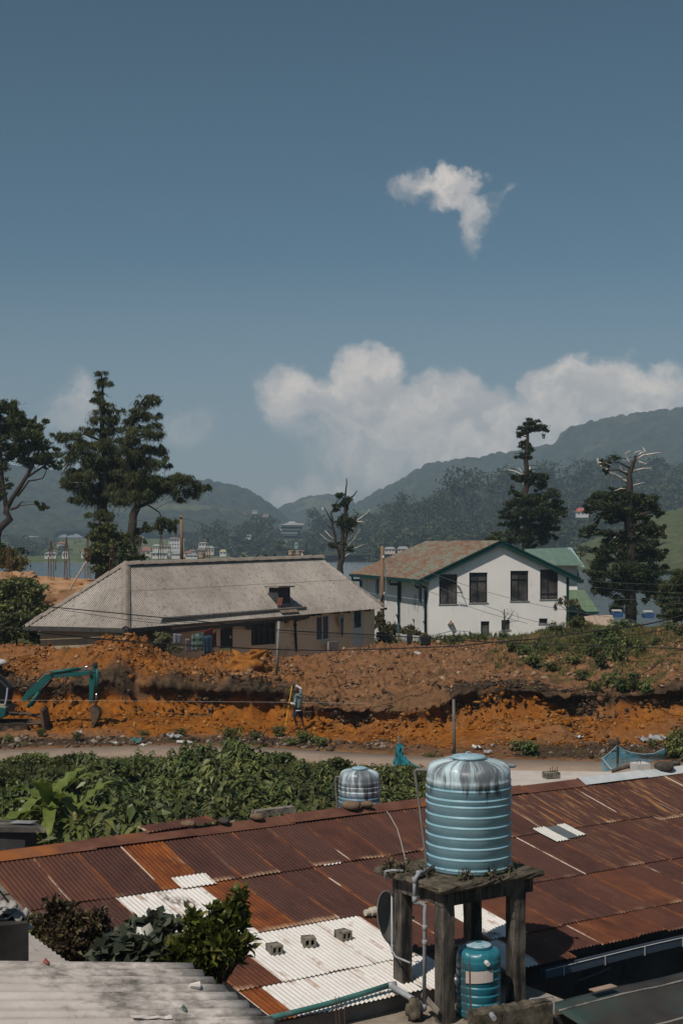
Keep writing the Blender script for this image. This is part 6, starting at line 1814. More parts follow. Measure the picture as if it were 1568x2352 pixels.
# ------------------------------------------------------------------ poles, posts, cables
polewood = mat_noise('grey_pole_wood', (.13, .105, .085), (.24, .20, .165), 5, .9, c3=(.08, .065, .05), s3=6, stretch=(1, 1, .2))
polemet = mat_noise('galvanised_pole', (.15, .15, .15), (.24, .24, .24), 4, .5)
brownwood = mat_noise('brown_pole_wood', (.16, .095, .055), (.26, .16, .10), 4, .9, stretch=(1, 1, .2))
def pole(label, u0, v0, u1, v1, Y, r0, r1, mat, cat='pole', name='utility_pole'):
    t = thing(name, label, cat, W(u0, v0, Y))
    g = MB(); a = W(u0, v0, Y); b = W(u1, v1, Y)
    g.tube([a, lerp(a, b, .5), b], [r0, (r0 + r1) / 2, r1], 10); g.build('shaft', mat, t, True)
    return t, b
ins_m = mat_plain('white_insulator', (.6, .6, .58), .3)
t, top_ = pole('brown utility pole between the bungalow and the white hall', 877, 1470, 877.5, 1254, 88.0, .16, .10, brownwood)
for (u, v) in ((881, 1280), (879.5, 1279), (882, 1363)):
    g = MB(); q = W(u, v, 87.8); g.lathe(q, [(.03, -.08), (.06, -.04), (.035, 0), (.06, .04), (.02, .08)], 10); g.build('insulator', ins_m, t, True)
g = MB(); g.tube([W(881, 1283, 87.85), W(884, 1310, 87.9), W(887, 1345, 87.85), W(886, 1368, 87.85), W(881, 1362, 87.85)], .03, 6); g.build('service_wire', mat_plain('grey_wire', (.2, .2, .2), .6), t)
g = MB(); g.tube([W(872, 1388, 87.9), W(879, 1366, 87.85)], .06, 6); g.build('stay_bracket', dkst, t)
t, _ = pole('bare wooden pole rising behind the bungalow ridge', 417.5, 1300, 417, 1183, 93, .12, .10, brownwood)
g = MB(); g.tube([W(411, 1189, 92.9), W(418, 1188, 92.85)], .04, 6); g.build('bracket', dkst, t)
t, mtop = pole('leaning grey metal pole standing on the soil in front of the bungalow', 635, 1552, 640.5, 1427, 63.4, .075, .065, polemet)
pole('thin grey post standing beside the road, right of the teal net', 1043, 1740, 1041, 1606, 49.9, .055, .05, mat_noise('thin_post', (.10, .09, .085), (.18, .165, .15), 5), 'post', 'post')
# cables
blk = mat_plain('black_cable', (.012, .012, .013), .5)
def cable(label, pts, r, mat=blk):
    # pts: (u, v, Y) way points, smoothed
    P_ = [W(*p) for p in pts]; out = []
    n = len(P_)
    for i in range(n - 1):
        p0 = P_[max(i - 1, 0)]; p1 = P_[i]; p2 = P_[i + 1]; p3 = P_[min(i + 2, n - 1)]
        for t_ in np.linspace(0, 1, 8, endpoint=False):
            out.append(.5 * ((2 * p1) + (p2 - p0) * t_ + (2 * p0 - 5 * p1 + 4 * p2 - p3) * t_ ** 2 + (3 * p1 - p0 - 3 * p2 + p3) * t_ ** 3))
    out.append(P_[-1])
    g = MB(); g.tube(out, r, 6); return tag(g.build('overhead_cable', mat, None, True), label, 'cable')
cable('thick black cable sagging across the bungalow roof and on to the right bank', [(-60, 1377, 56), (0, 1383, 56), (285, 1410, 57.5), (527, 1434, 59), (641, 1447, 60), (873, 1459, 61), (1041, 1470, 61), (1209, 1478, 61), (1568, 1490, 60), (1640, 1492, 60)], .022)
cable('thick black twisted cable crossing low over the soil and up to the right edge', [(-60, 1437, 52), (0, 1443, 52), (134, 1457, 53), (269, 1471, 54), (527, 1487, 55), (655, 1492, 56), (789, 1493, 56), (1041, 1484, 56), (1142, 1474, 55), (1242, 1466, 55), (1377, 1448, 54), (1478, 1435, 53), (1568, 1413, 52), (1640, 1395, 52)], .026)
cable('thin wire below the thick cable across the bungalow front', [(140, 1400, 57), (330, 1428, 58), (527, 1442, 60), (700, 1457, 62), (850, 1466, 62), (930, 1470, 62)], .011)
cable('thin wire close under the thick cable in front of the bungalow wall', [(300, 1420, 58), (527, 1437, 60), (700, 1452, 62), (850, 1462, 62)], .008)
cable('pale taut string stretched across the dig', [(-40, 1608, 56), (300, 1610, 57), (640, 1613, 58), (860, 1616, 58), (1000, 1618, 57)], .006, mat_plain('pale_string', (.4, .36, .3), .8))
wirem = mat_plain('grey_wire', (.10, .10, .10), .6)
cable('upper wire falling from the brown pole across the hall windows', [(881, 1276, 87.8), (1000, 1320, 78), (1130, 1363, 70), (1300, 1402, 64), (1568, 1440, 60)], .010, wirem)
cable('middle wire falling from the brown pole across the hall front', [(881, 1279, 87.8), (960, 1325, 78), (1060, 1371, 70), (1200, 1420, 64), (1330, 1446, 60)], .010, wirem)
cable('lower wire falling from the brown pole past the hall corner', [(881, 1281, 87.8), (960, 1345, 78), (1040, 1378, 72), (1110, 1405, 66), (1210, 1432, 62)], .010, wirem)
cable('thin wire running from the wooden pole down behind the bungalow ridge', [(100, 1190, 95), (270, 1200, 94), (417, 1190, 93), (560, 1245, 98), (700, 1278, 105), (900, 1292, 110)], .012, wirem)
for k, (v0, v1, Y_) in enumerate(((1333, 1342, 84), (1345, 1362, 84), (1376, 1372, 82), (1392, 1386, 82))):
    cable(['topmost thin line across the dead topped tree at right', 'second thin line across the dead topped tree at right', 'third thin line across the dead topped tree at right', 'lowest thin line across the dead topped tree at right'][k], [(1330, v0, Y_), (1450, (v0 + v1) / 2 + 3, Y_), (1568, v1, Y_), (1640, v1 - 1, Y_)], .010, wirem)
cable('black cable on the grassy bank running up to the right edge', [(1290, 1452, 70), (1380, 1462, 66), (1470, 1456, 62), (1568, 1440, 58), (1640, 1430, 57)], .014)
cable('thin black cable trailing down the bank toward the road', [(1240, 1608, 55), (1380, 1585, 55), (1480, 1545, 57), (1568, 1480, 58)], .012)
# a short post with blue netting, and the net fence at right
net = NT('blue_net'); P = net.pos('Object')
netc = net.mix(net.mrange(net.noise(P, 6, 4), .3, .7), (.03, .17, .24), (.06, .26, .34))
net.put(net.b.inputs['Base Color'], netc); net.b.inputs['Roughness'].default_value = .8
tr_ = net.node('ShaderNodeBsdfTransparent'); mx_ = net.node('ShaderNodeMixShader')
net.put(mx_.inputs[0], net.mrange(net.noise(P, 3.0, 4), .3, .75, .45, .85))
net.t.links.new(tr_.outputs[0], mx_.inputs[1]); net.t.links.new(net.b.outputs[0], mx_.inputs[2]); net.t.links.new(mx_.outputs[0], net.out.inputs['Surface'])
netm = net.mat
tealnet = mat_noise('teal_netting', (.01, .12, .15), (.03, .22, .26), 7, .9, c3=(.008, .05, .06), s3=6, t3=(.55, .68))
pst = thing('netting_post', 'short post wrapped in hanging teal netting beside the road', 'post', W(918, 1765, 46.6))
g = MB(); g.tube([W(918, 1772, 46.6), W(916.5, 1690, 46.6)], .05, 8); g.build('shaft', polewood, pst)
rs = np.random.default_rng(77); vs = []; fs = []
prof_ = [(1707, 3, .05), (1712, 6, .09), (1725, 5.5, .09), (1738, 8, .12), (1752, 14, .2), (1764, 21, .3), (1772, 25, .38)]
for (v_, w__, d_) in prof_:
    cx_ = 917 + max(0, (v_ - 1735)) * .45
    for k in range(14):
        a = 2 * math.pi * k / 14; rr_ = 1 + .5 * math.sin(k * 2.6 + v_ * .3) + .5 * rs.random()
        q = W(cx_ + w__ * rr_ * math.cos(a), v_ + 2 * rs.random(), 46.5); q.y += d_ * rr_ * math.sin(a); vs.append(q)
for i in range(len(prof_) - 1):
    for k in range(14): fs.append((i * 14 + k, i * 14 + (k + 1) % 14, (i + 1) * 14 + (k + 1) % 14, (i + 1) * 14 + k))
g = MB(); g.add(vs, fs); g.build('netting', tealnet, pst)
fn = thing('net_fence', 'sagging pale blue net fence on dark posts beside the road at right', 'fence', W(1440, 1780, 45))
for (u, v0, v1) in ((1417, 1772, 1694), (1525.5, 1745, 1708)):
    g = MB(); g.tube([W(u, v0, 45.2), W(u, v1, 45.2)], .035, 8); g.build('post', dkst, fn)
g = MB(); vs = []; fs = []
tops = [(1381, 1741, 1772), (1388, 1738, 1772), (1400, 1728, 1771), (1417, 1712, 1771), (1430, 1722, 1755), (1450, 1729, 1750), (1475, 1733, 1752), (1500, 1731, 1748), (1525, 1720, 1745)]
for (u, v0, v1) in tops:
    for j in range(5):
        q = W(u, v0 + (v1 - v0) * j / 4, 45.2); q.y += .08 * math.sin(u * .2 + j); vs.append(q)
for i in range(len(tops) - 1):
    for j in range(4): fs.append((i * 5 + j, i * 5 + 5 + j, i * 5 + 6 + j, i * 5 + j + 1))
g.add(vs, fs); g.build('net', netm, fn, True)
g = MB(); g.tube([W(u, v0 - .3, 45.18) for (u, v0, v1) in tops], .012, 5); g.tube([W(1382, 1741, 45.1), W(1398, 1762, 45.0), W(1412, 1772, 44.9)], .02, 5); g.build('net_edge', mat_plain('pale_net_rope', (.3, .42, .48), .8), fn)
t = thing('concrete_box', 'small white concrete box with bent wires on top beside the net fence', 'box', W(1470, 1768, 42))
g = MB(); g.box(W(1469, 1764, 41.5), .42, .42, .3, (.9, .3, 0), (-.3, .9, 0)); g.build('box_body', mat_noise('white_concrete', (.5, .47, .44), (.62, .6, .57), 5, .9), t)
g = MB(); q = W(1462, 1754, 41.4); g.tube([q, q + Vector((0, 0, .1)), q + Vector((.1, 0, .1)), q + Vector((.1, 0, 0))], .012, 5); g.build('wire', rebar_m, t)
t = thing('concrete_stub', 'small pale concrete stub with rusty wires near the apron', 'stub', W(1266, 1790, 38))
g = MB(); g.box(W(1265, 1780, 36), .36, .3, .16, (.9, .3, 0), (-.3, .9, 0)); g.build('stub_body', concrete_b, t)
g = MB(); q = W(1262, 1774, 36)
for k in range(4): g.tube([q + Vector((.06 * k, 0, -.06)), q + Vector((.06 * k + .01, 0, .12 + .03 * (k % 2)))], .009, 5)
g.tube([q + Vector((-.02, 0, .03)), q + Vector((.22, 0, .05))], .008, 5); g.build('wire', rebar_m, t)
g = MB(); g.tube([W(1404, 1771, 42), W(1440, 1760, 42), W(1458, 1764, 42)], [.055, .065, .05], 10); tag(g.build('log', mat_noise('dark_log', (.05, .04, .03), (.12, .10, .08), 5), None, True), 'dark log lying on the ridge line behind the net fence', 'log')
g = MB(); g.tube([W(1512, 1757, 41), W(1560, 1752, 41)], [.07, .075], 10); tag(g.build('log', mat_noise('dark_log', (.05, .04, .03), (.12, .10, .08), 5), None, True), 'second dark log at the far right beyond the ridge', 'log')
# smaller tank beyond the ridge
stn = stain_mat('small_tank_grey_blue', (.13, .23, .30), (.19, .30, .37), 1.1)
R2 = 47.5 / F * 30.5
t2 = Vector((30.5 * (825 - 784) / F, 30.5, CZ - 6.2)); H2 = (6.2 - (1764 - 1250) * 30.5 / F)
tk3 = water_tank('water_tank', 'smaller stained grey blue water tank standing behind the rusty ridge', t2, R2, H2, stn, [H2 * f_ for f_ in (.12, .26, .40, .50, .56, .66, .73)], R2 * .36, 7)
g = MB(); q = t2 + Vector((-R2 * .9, 0, H2 * .86)); g.tube([q, q + Vector((-.11, 0, .01)), q + Vector((-.12, 0, -.05)), q + Vector((-.07, 0, -.8)), q + Vector((-.05, 0, -1.2))], .02, 6); g.build('inlet_pipe', steel, tk3)
g = MB(); g.lathe(t2 + Vector((0, 0, -.28)), [(R2 * 1.1, 0), (R2 * 1.1, .27)], 24); g.build('plinth', concrete_b, tk3)
# white pipe on the slope
a_ = ground_px(953, 1500, 60, 90); g = MB(); p0 = W(953, 1499, a_.y - .1); p1 = W(999, 1515, a_.y - 1.6); g.tube([p0, p1], .095, 12); tag(g.build('pipe', mat_plain('white_pvc', (.55, .53, .52), .4), None, True), 'white plastic pipe lying on the bare soil slope', 'pipe')
# rebar columns of a site behind the bungalow
def rebar_col(u, v0, v1, Y, label, lean=0):
    t = thing('rebar_column', label, 'rebar', W(u, v1, Y), 'rebar starter columns behind the bungalow')
    for k, (dx_, dy_) in enumerate(((-.16, -.16), (.16, -.16), (.16, .16), (-.16, .16), (0, -.18), (0, .18))):
        g = MB(); b = W(u, v1, Y) + Vector((dx_, dy_, 0)); tp = W(u + lean, v0, Y) + Vector((dx_ * .12, dy_ * .12, 0)); md_ = lerp(b, tp, .55) + Vector((dx_ * .35, 0, 0))
        g.tube([b, md_, tp], .013, 5); g.build('bar', rebar_m, t)
    return t
for (u, v0, v1, lab, ln) in ((118, 1242, 1345, 'rusty rebar column, second from the left behind the bungalow', 0), (155, 1233, 1345, 'tall rusty rebar column left of the leaning plank', -2), (202, 1232, 1330, 'rusty rebar column just left of the leafy tree', 0), (22, 1255, 1345, 'rusty rebar column at the far left beside the yellow bush', 0),
                            (258, 1245, 1325, 'rusty rebar column inside the leafy tree', 0), (320, 1235, 1310, 'rusty rebar column beside the right cedar trunk', 1), (370, 1228, 1310, 'rusty rebar column under the low dark cedar spray', 0), (476, 1235, 1300, 'thin rusty rebar column right of the bare wooden pole', 1)):
    rebar_col(u, v0, v1, 84 if u < 210 else 90, lab, ln)
g = MB(); g.tube([W(160, 1355, 80), W(199, 1289, 80)], .05, 8); tag(g.build('plank', mat_plain('pale_timber', (.42, .33, .26))), 'pale timber leaning upright behind the left hip of the bungalow', 'plank')
g = MB(); g.tube([W(150, 1334, 86), W(240, 1340, 84)], .05, 6); tag(g.build('plank', mat_plain('pale_timber', (.42, .33, .26))), 'pale timber lying level behind the bungalow hip', 'plank')
for k, (u, v0, v1) in enumerate(((112, 1310, 1270), (128, 1313, 1275), (148, 1318, 1288), (214, 1312, 1285))):
    g = MB(); g.tube([W(u, v1 + 35, 100), W(u + (3 if k == 2 else 0), v0 - 30, 100)], .06, 6); tag(g.build('fence_post', polewood), ['leftmost dark fence post at the lake edge', 'fence post second from left at the lake edge', 'leaning fence post at the lake edge', 'fence post nearest the leafy tree at the lake edge'][k], 'post')
# soil mounds of that site
for (u, v, Y, sx, sy, sz, lab, sd) in ((28, 1338, 96, 1.9, 2, 1.1, 'ochre soil mound at the far left near the lake', 3), (170, 1352, 84, 3.4, 2.5, .9, 'orange soil heap behind the bungalow hip', 5), (100, 1338, 100, 4.0, 3, .6, 'low brown soil ridge by the lake edge', 8)):
    rock_o = rock_mesh('soil_mound', W(u, v, Y) + Vector((0, 0, -sz * .4)), sx, sy, sz, mat_noise('ochre_soil', (.28, .15, .07), (.42, .25, .14), 1.5, .95, c3=(.30, .12, .025), s3=.7, bump=.5, bscale=7, bdist=.06), None, sd, 5, .3, True); tag(rock_o, lab, 'soil mound')
# boulders of clay in the heap
clay = mat_noise('ochre_clay', (.19, .066, .010), (.34, .135, .022), 3, .95, bump=.5, bscale=12, bdist=.05)
for (u, v, s_, lab, sd) in ((565, 1530, .62, 'big orange clay boulder on the heap before the bungalow', 4), (592, 1508, .36, 'smaller orange clay boulder right of the big one', 9), (535, 1490, .3, 'pale orange clay boulder at the top of the heap', 14)):
    q = ground_px(u, v, 60, 80); tag(rock_mesh('clay_boulder', q + Vector((0, 0, s_ * .15)), s_ * 1.3, s_, s_ * .8, clay, None, sd, 3, .75), lab, 'boulder')
# litter by the road
lit = [mat_plain('white_plastic', (.5, .5, .48)), mat_plain('teal_plastic', (.05, .13, .12)), mat_plain('grey_bag', (.3, .3, .31)), mat_plain('yellow_wrap', (.5, .33, .04))]
LIT = [(315, 1708, .3, 1, 'crumpled teal plastic sheet in the roadside litter'), (402, 1699, .34, 2, 'grey plastic bag in the roadside litter, right of the teal sheet'), (268, 1712, .16, 0, 'small white plastic scrap at the left of the litter'), (330, 1716, .16, 0, 'white scrap below the teal plastic sheet'), (182, 1687, .2, 2, 'grey stone-like sack on the dark verge near the excavator'),
       (1482, 1706, .36, 2, 'pale sacking beside the net fence'), (1510, 1704, .4, 2, 'large grey sack left of the right net post'), (1520, 1697, .14, 3, 'yellow wrapper on the sack at right'), (1330, 1697, .18, 0, 'white scrap on the verge beyond the apron'), (1094, 1722, .2, 0, 'white plastic tub on the verge right of the grey post'), (1120, 1733, .2, 2, 'pale broken plank end beside the plastic tub')]
for k, (u, v, s_, mi_, lab) in enumerate(LIT):
    q = ground_px(u, v, 49, 70); nm_ = ('plastic_scrap', 'plastic_sheet', 'bag', 'wrapper')[mi_]; o = crumple(nm_, q + Vector((0, 0, .08)), s_ * .7, s_ * .5, s_ * .45, lit[mi_], None, 50 + k, 8); tag(o, lab, nm_.replace('_', ' '), 'litter along the road')
g = MB(); q = ground_px(425, 1709, 50, 60); g.tube([q + Vector((-.3, 0, .08)), q + Vector((.35, -.1, .06))], .06, 10); tag(g.build('pipe', lit[0], None, True), 'short white plastic pipe in the roadside litter', 'pipe')
# birds on the ridge
crow = mat_plain('crow_black', (.012, .012, .014), .5)
for k, (u, lab) in enumerate(((559, 'crow on the bungalow ridge, leftmost of four'), (590, 'crow perched second from left on the bungalow ridge'), (610, 'crow perched third from left on the bungalow ridge'), (631, 'crow on the bungalow ridge, rightmost of four'))):
    t_ = (u - 289) / (734 - 289); q = HG + (HG2 - HG) * t_; q = Vector((q.y * (u - 784) / F, q.y, q.z + .09))
    d = 1 if k % 2 else -1
    V, Fq = skin_mesh([(None, [(q + Vector((-.13 * d, 0, .02)), .02), (q + Vector((-.03 * d, 0, .07)), .055), (q + Vector((.06 * d, 0, .12)), .05), (q + Vector((.10 * d, 0, .17)), .036), (q + Vector((.155 * d, 0, .165)), .009)]),
                       ((0, 1), [(q + Vector((0, .02, 0)), .01), (q + Vector((.03 * d, .02, -.02)), .006)])], 1)
    tag(link_mesh('bird', V, Fq, crow, None, True), lab, 'bird', 'birds on the ridge')
for (u, lab) in ((668, 'left beige clay pot on the bungalow ridge'), (685, 'right beige clay pot on the bungalow ridge'), (463, 'beige block like pot on the ridge near the rebar')):
    t_ = (u - 289) / (734 - 289); q = HG + (HG2 - HG) * t_; q = Vector((q.y * (u - 784) / F, q.y, q.z + .07))
    g = MB(); g.lathe(q, [(.15, 0), (.16, .2), (.13, .24), (.17, .28), (.17, .34), (.1, .34)], 12); tag(g.build('pot', mat_noise('beige_pot', (.22, .17, .12), (.33, .26, .19), 6), None, True), lab, 'pot')
# clothes lines by the bungalow
blueg = mat_noise('grey_blue_cloth', (.2, .23, .27), (.3, .33, .37), 5)
line = cable('clothes line along the bungalow front', [(395, 1455, 65.6), (440, 1462, 66.6), (490, 1452, 68.3), (515, 1441, 69.2)], .008, wirem)
check = NT('green_check_cloth'); P = check.pos(); sp = check.sep(P)
kx = check.math('SINE', check.math('MULTIPLY', sp[0], 22.0)); kz = check.math('SINE', check.math('MULTIPLY', sp[2], 22.0))
ckm = check.done(check.mix(check.mrange(check.math('ADD', kx, kz), -1.2, 1.2), (.02, .07, .06), (.26, .32, .28)), .9)
def hang(u0, v0, u1, v1, drop_px, Y, mat, lab, seed, taper=0., cat='clothing'):
    cloth_panel('hanging_cloth', W(u0, v0, Y), W(u1, v1, Y + .4), drop_px * Y / F, mat, lab, cat, 8, seed, 'washing at the bungalow', taper)
hang(399, 1455, 419, 1457, 22, 65.6, blueg, 'grey blue trousers at the left of the washing line', 1, .1)
hang(427, 1467, 439, 1468, 30, 66.2, mat_plain('pale_grey_cloth', (.32, .29, .27)), 'pale grey shirt beside the checked cloth', 2)
hang(441, 1457, 468, 1453, 40, 66.8, ckm, 'green and white checked cloth on the washing line', 3)
hang(466, 1449, 488, 1442, 24, 67.4, mat_noise('dark_red_print', (.05, .012, .012), (.13, .03, .025), 9), 'dark red patterned cloth at the top of the washing line', 4)
hang(468, 1461, 487, 1459, 42, 67.0, mat_noise('denim_blue', (.03, .075, .12), (.05, .10, .15), 6), 'denim blue cloth below the red one', 5)
hang(488, 1454, 497, 1450, 34, 67.8, mat_plain('maroon_cloth', (.10, .018, .016)), 'maroon cloth at the right end of the washing line', 6)
hang(618, 1432, 632, 1431, 16, 75.2, mat_plain('pink_cloth', (.42, .30, .28)), 'pale pink cloth hanging by the glazed door', 7)
hang(634, 1431, 642, 1429, 20, 75.4, mat_plain('red_black_cloth', (.10, .03, .03)), 'dark red garment behind the metal pole', 8)
q = onwall(776, 1420) - E2 * .2
cloth_panel('hanging_bag', q - E1 * .35 + Vector((0, 0, .12)), q + E1 * .4 + Vector((0, 0, .18)), .55, mat_plain('cream_bag', (.40, .34, .22)), 'cream bag hanging on the wall between window and white door', 'bag', 8, 9, None, .5)
cloth_panel('hanging_cloth', q - E1 * .05 - E2 * .05, q + E1 * .2 - E2 * .05, .95, mat_plain('slate_cloth', (.07, .085, .12)), 'slate blue cloth hanging over the cream bag', 'clothing', 8, 10, None, .5)
g = MB(); q = onwall(738, 1474) - E2 * .4; g.obox(q, E1 * .9, -E2 * .1, (0, 0, -.55)); g.obox(q + E1 * .9, E1 * .05, -E2 * .05, (0, 0, -.3)); tag(g.build('board', mat_plain('greyish_board', (.30, .26, .23))), 'pale board standing below the white window', 'board')
# washing on the fence between the buildings
for (u0, v0, u1, v1, dp, mt, lab, sd) in ((911, 1434, 919, 1433, 22, tealnet, 'teal jacket on a stake by the hedge', 21), (909, 1454, 924, 1455, 18, mat_plain('sand_cloth', (.3, .27, .21)), 'sand coloured cloth on the fence line', 22), (920, 1457, 935, 1458, 16, lit[0], 'white cloth on the fence line', 23), (934, 1458, 946, 1459, 28, mat_plain('navy_cloth', (.02, .028, .04)), 'dark navy cloth on the fence line', 24), (947, 1459, 964, 1461, 14, lit[0], 'second white cloth on the fence line, right of the navy one', 25), (964, 1461, 990, 1461, 22, mat_plain('black_cloth', (.012, .012, .014)), 'black cloth at the right end of the fence line', 26)):
    Yc_ = 77.5; cloth_panel('hanging_cloth', W(u0, v0, Yc_), W(u1, v1, Yc_ + .2), dp * Yc_ / F, mt, lab, 'clothing', 8, sd, 'washing by the hedge', .2)
g = MB(); g.tube([W(915, 1490, 77.6), W(914, 1430, 77.6)], .04, 6); tag(g.build('stake', polewood), 'stake holding the teal jacket', 'stake')
t = thing('wire_fence', 'sagging wire fence with one stake between the hall and the soil bank', 'fence', W(1040, 1480, 84))
g = MB(); g.tube([W(1042, 1476, 84), W(1039, 1438, 84)], .06, 6); g.build('post', polewood, t)
g = MB(); g.tube([W(980, 1463, 80), W(1005, 1457, 81), W(1040, 1448, 83.9), (W(1075, 1451, 84)), W(1110, 1462, 84)], .02, 5); g.tube([W(980, 1474, 80), W(1040, 1462, 83.9), W(1110, 1472, 84)], .012, 5); g.build('wire', mat_plain('blue_rope', (.18, .26, .28), .7), t)
# ------------------------------------------------------------------ leaves and trees
def norm_(a): return a / np.maximum(np.linalg.norm(a, axis=-1, keepdims=True), 1e-9)
def leaves(C, D, N, L, Wd, fold=.25, droop=0.0):
    """folded leaves: base points C, directions D, normals N, length L, width Wd -> verts, quads"""
    C = np.asarray(C, float); D = norm_(np.asarray(D, float)); S = norm_(np.cross(D, N)); U = np.cross(S, D)
    L = np.asarray(L)[:, None]; Wd = np.asarray(Wd)[:, None]
    dz = np.array([0, 0, -1.0]) * droop
    b = C; m_ = C + D * L * .5 + dz * L * .25; t = C + D * L + dz * L
    l1 = C + D * L * .38 + S * Wd * .5 + U * Wd * fold + dz * L * .14; r1 = C + D * L * .38 - S * Wd * .5 + U * Wd * fold + dz * L * .14
    V = np.stack([b, l1, m_, t, r1], 1)  # 5 verts
    n = len(C); i = np.arange(n)[:, None] * 5
    Fq = np.concatenate([i + np.array([[0, 2, 3, 1]]), i + np.array([[0, 4, 3, 2]])], 0)
    return V.reshape(-1, 3), Fq
def diamonds(C, D, N, L, Wd):
    D = norm_(D); S = norm_(np.cross(D, N)); L = np.asarray(L)[:, None]; Wd = np.asarray(Wd)[:, None]
    V = np.stack([C - D * L * .5, C + S * Wd * .5, C + D * L * .5, C - S * Wd * .5], 1)
    n = len(C); return V.reshape(-1, 3), (np.arange(n)[:, None] * 4 + np.arange(4)[None, :])
def rdir(r, n, up=0.0):
    v = r.normal(size=(n, 3)); v[:, 2] += up; return norm_(v)
barkm = mat_noise('dark_bark', (.022, .017, .013), (.06, .046, .035), 8, .95, stretch=(1, 1, .25), bump=.5, bscale=20, bdist=.04)
deadm = mat_noise('bleached_dead_wood', (.48, .43, .37), (.70, .63, .57), 6, .9, c3=(.13, .08, .065), s3=3)
cedar_l = mat_leaf('cedar_needles', (.034, .049, .019), (.072, .087, .030), (.142, .129, .046), .12, .7, .15)
cypress_l = mat_leaf('cypress_needles', (.019, .032, .015), (.046, .065, .025), (.104, .114, .042), .1, .7, .15)
pine_l = mat_leaf('pine_needles', (.034, .051, .019), (.076, .095, .030), (.152, .162, .049), .12, .7, .15)
broad_l = mat_leaf('broad_tree_leaves', (.041, .057, .016), (.101, .115, .032), (.189, .176, .061), .25)
yell_l = mat_leaf('yellow_green_leaves', (.095, .081, .016), (.176, .142, .027), (.243, .189, .041), .25)
shrub_l = mat_leaf('shrub_leaves', (.052, .078, .024), (.125, .155, .045), (.24, .25, .08), .25, .45, .4, True)

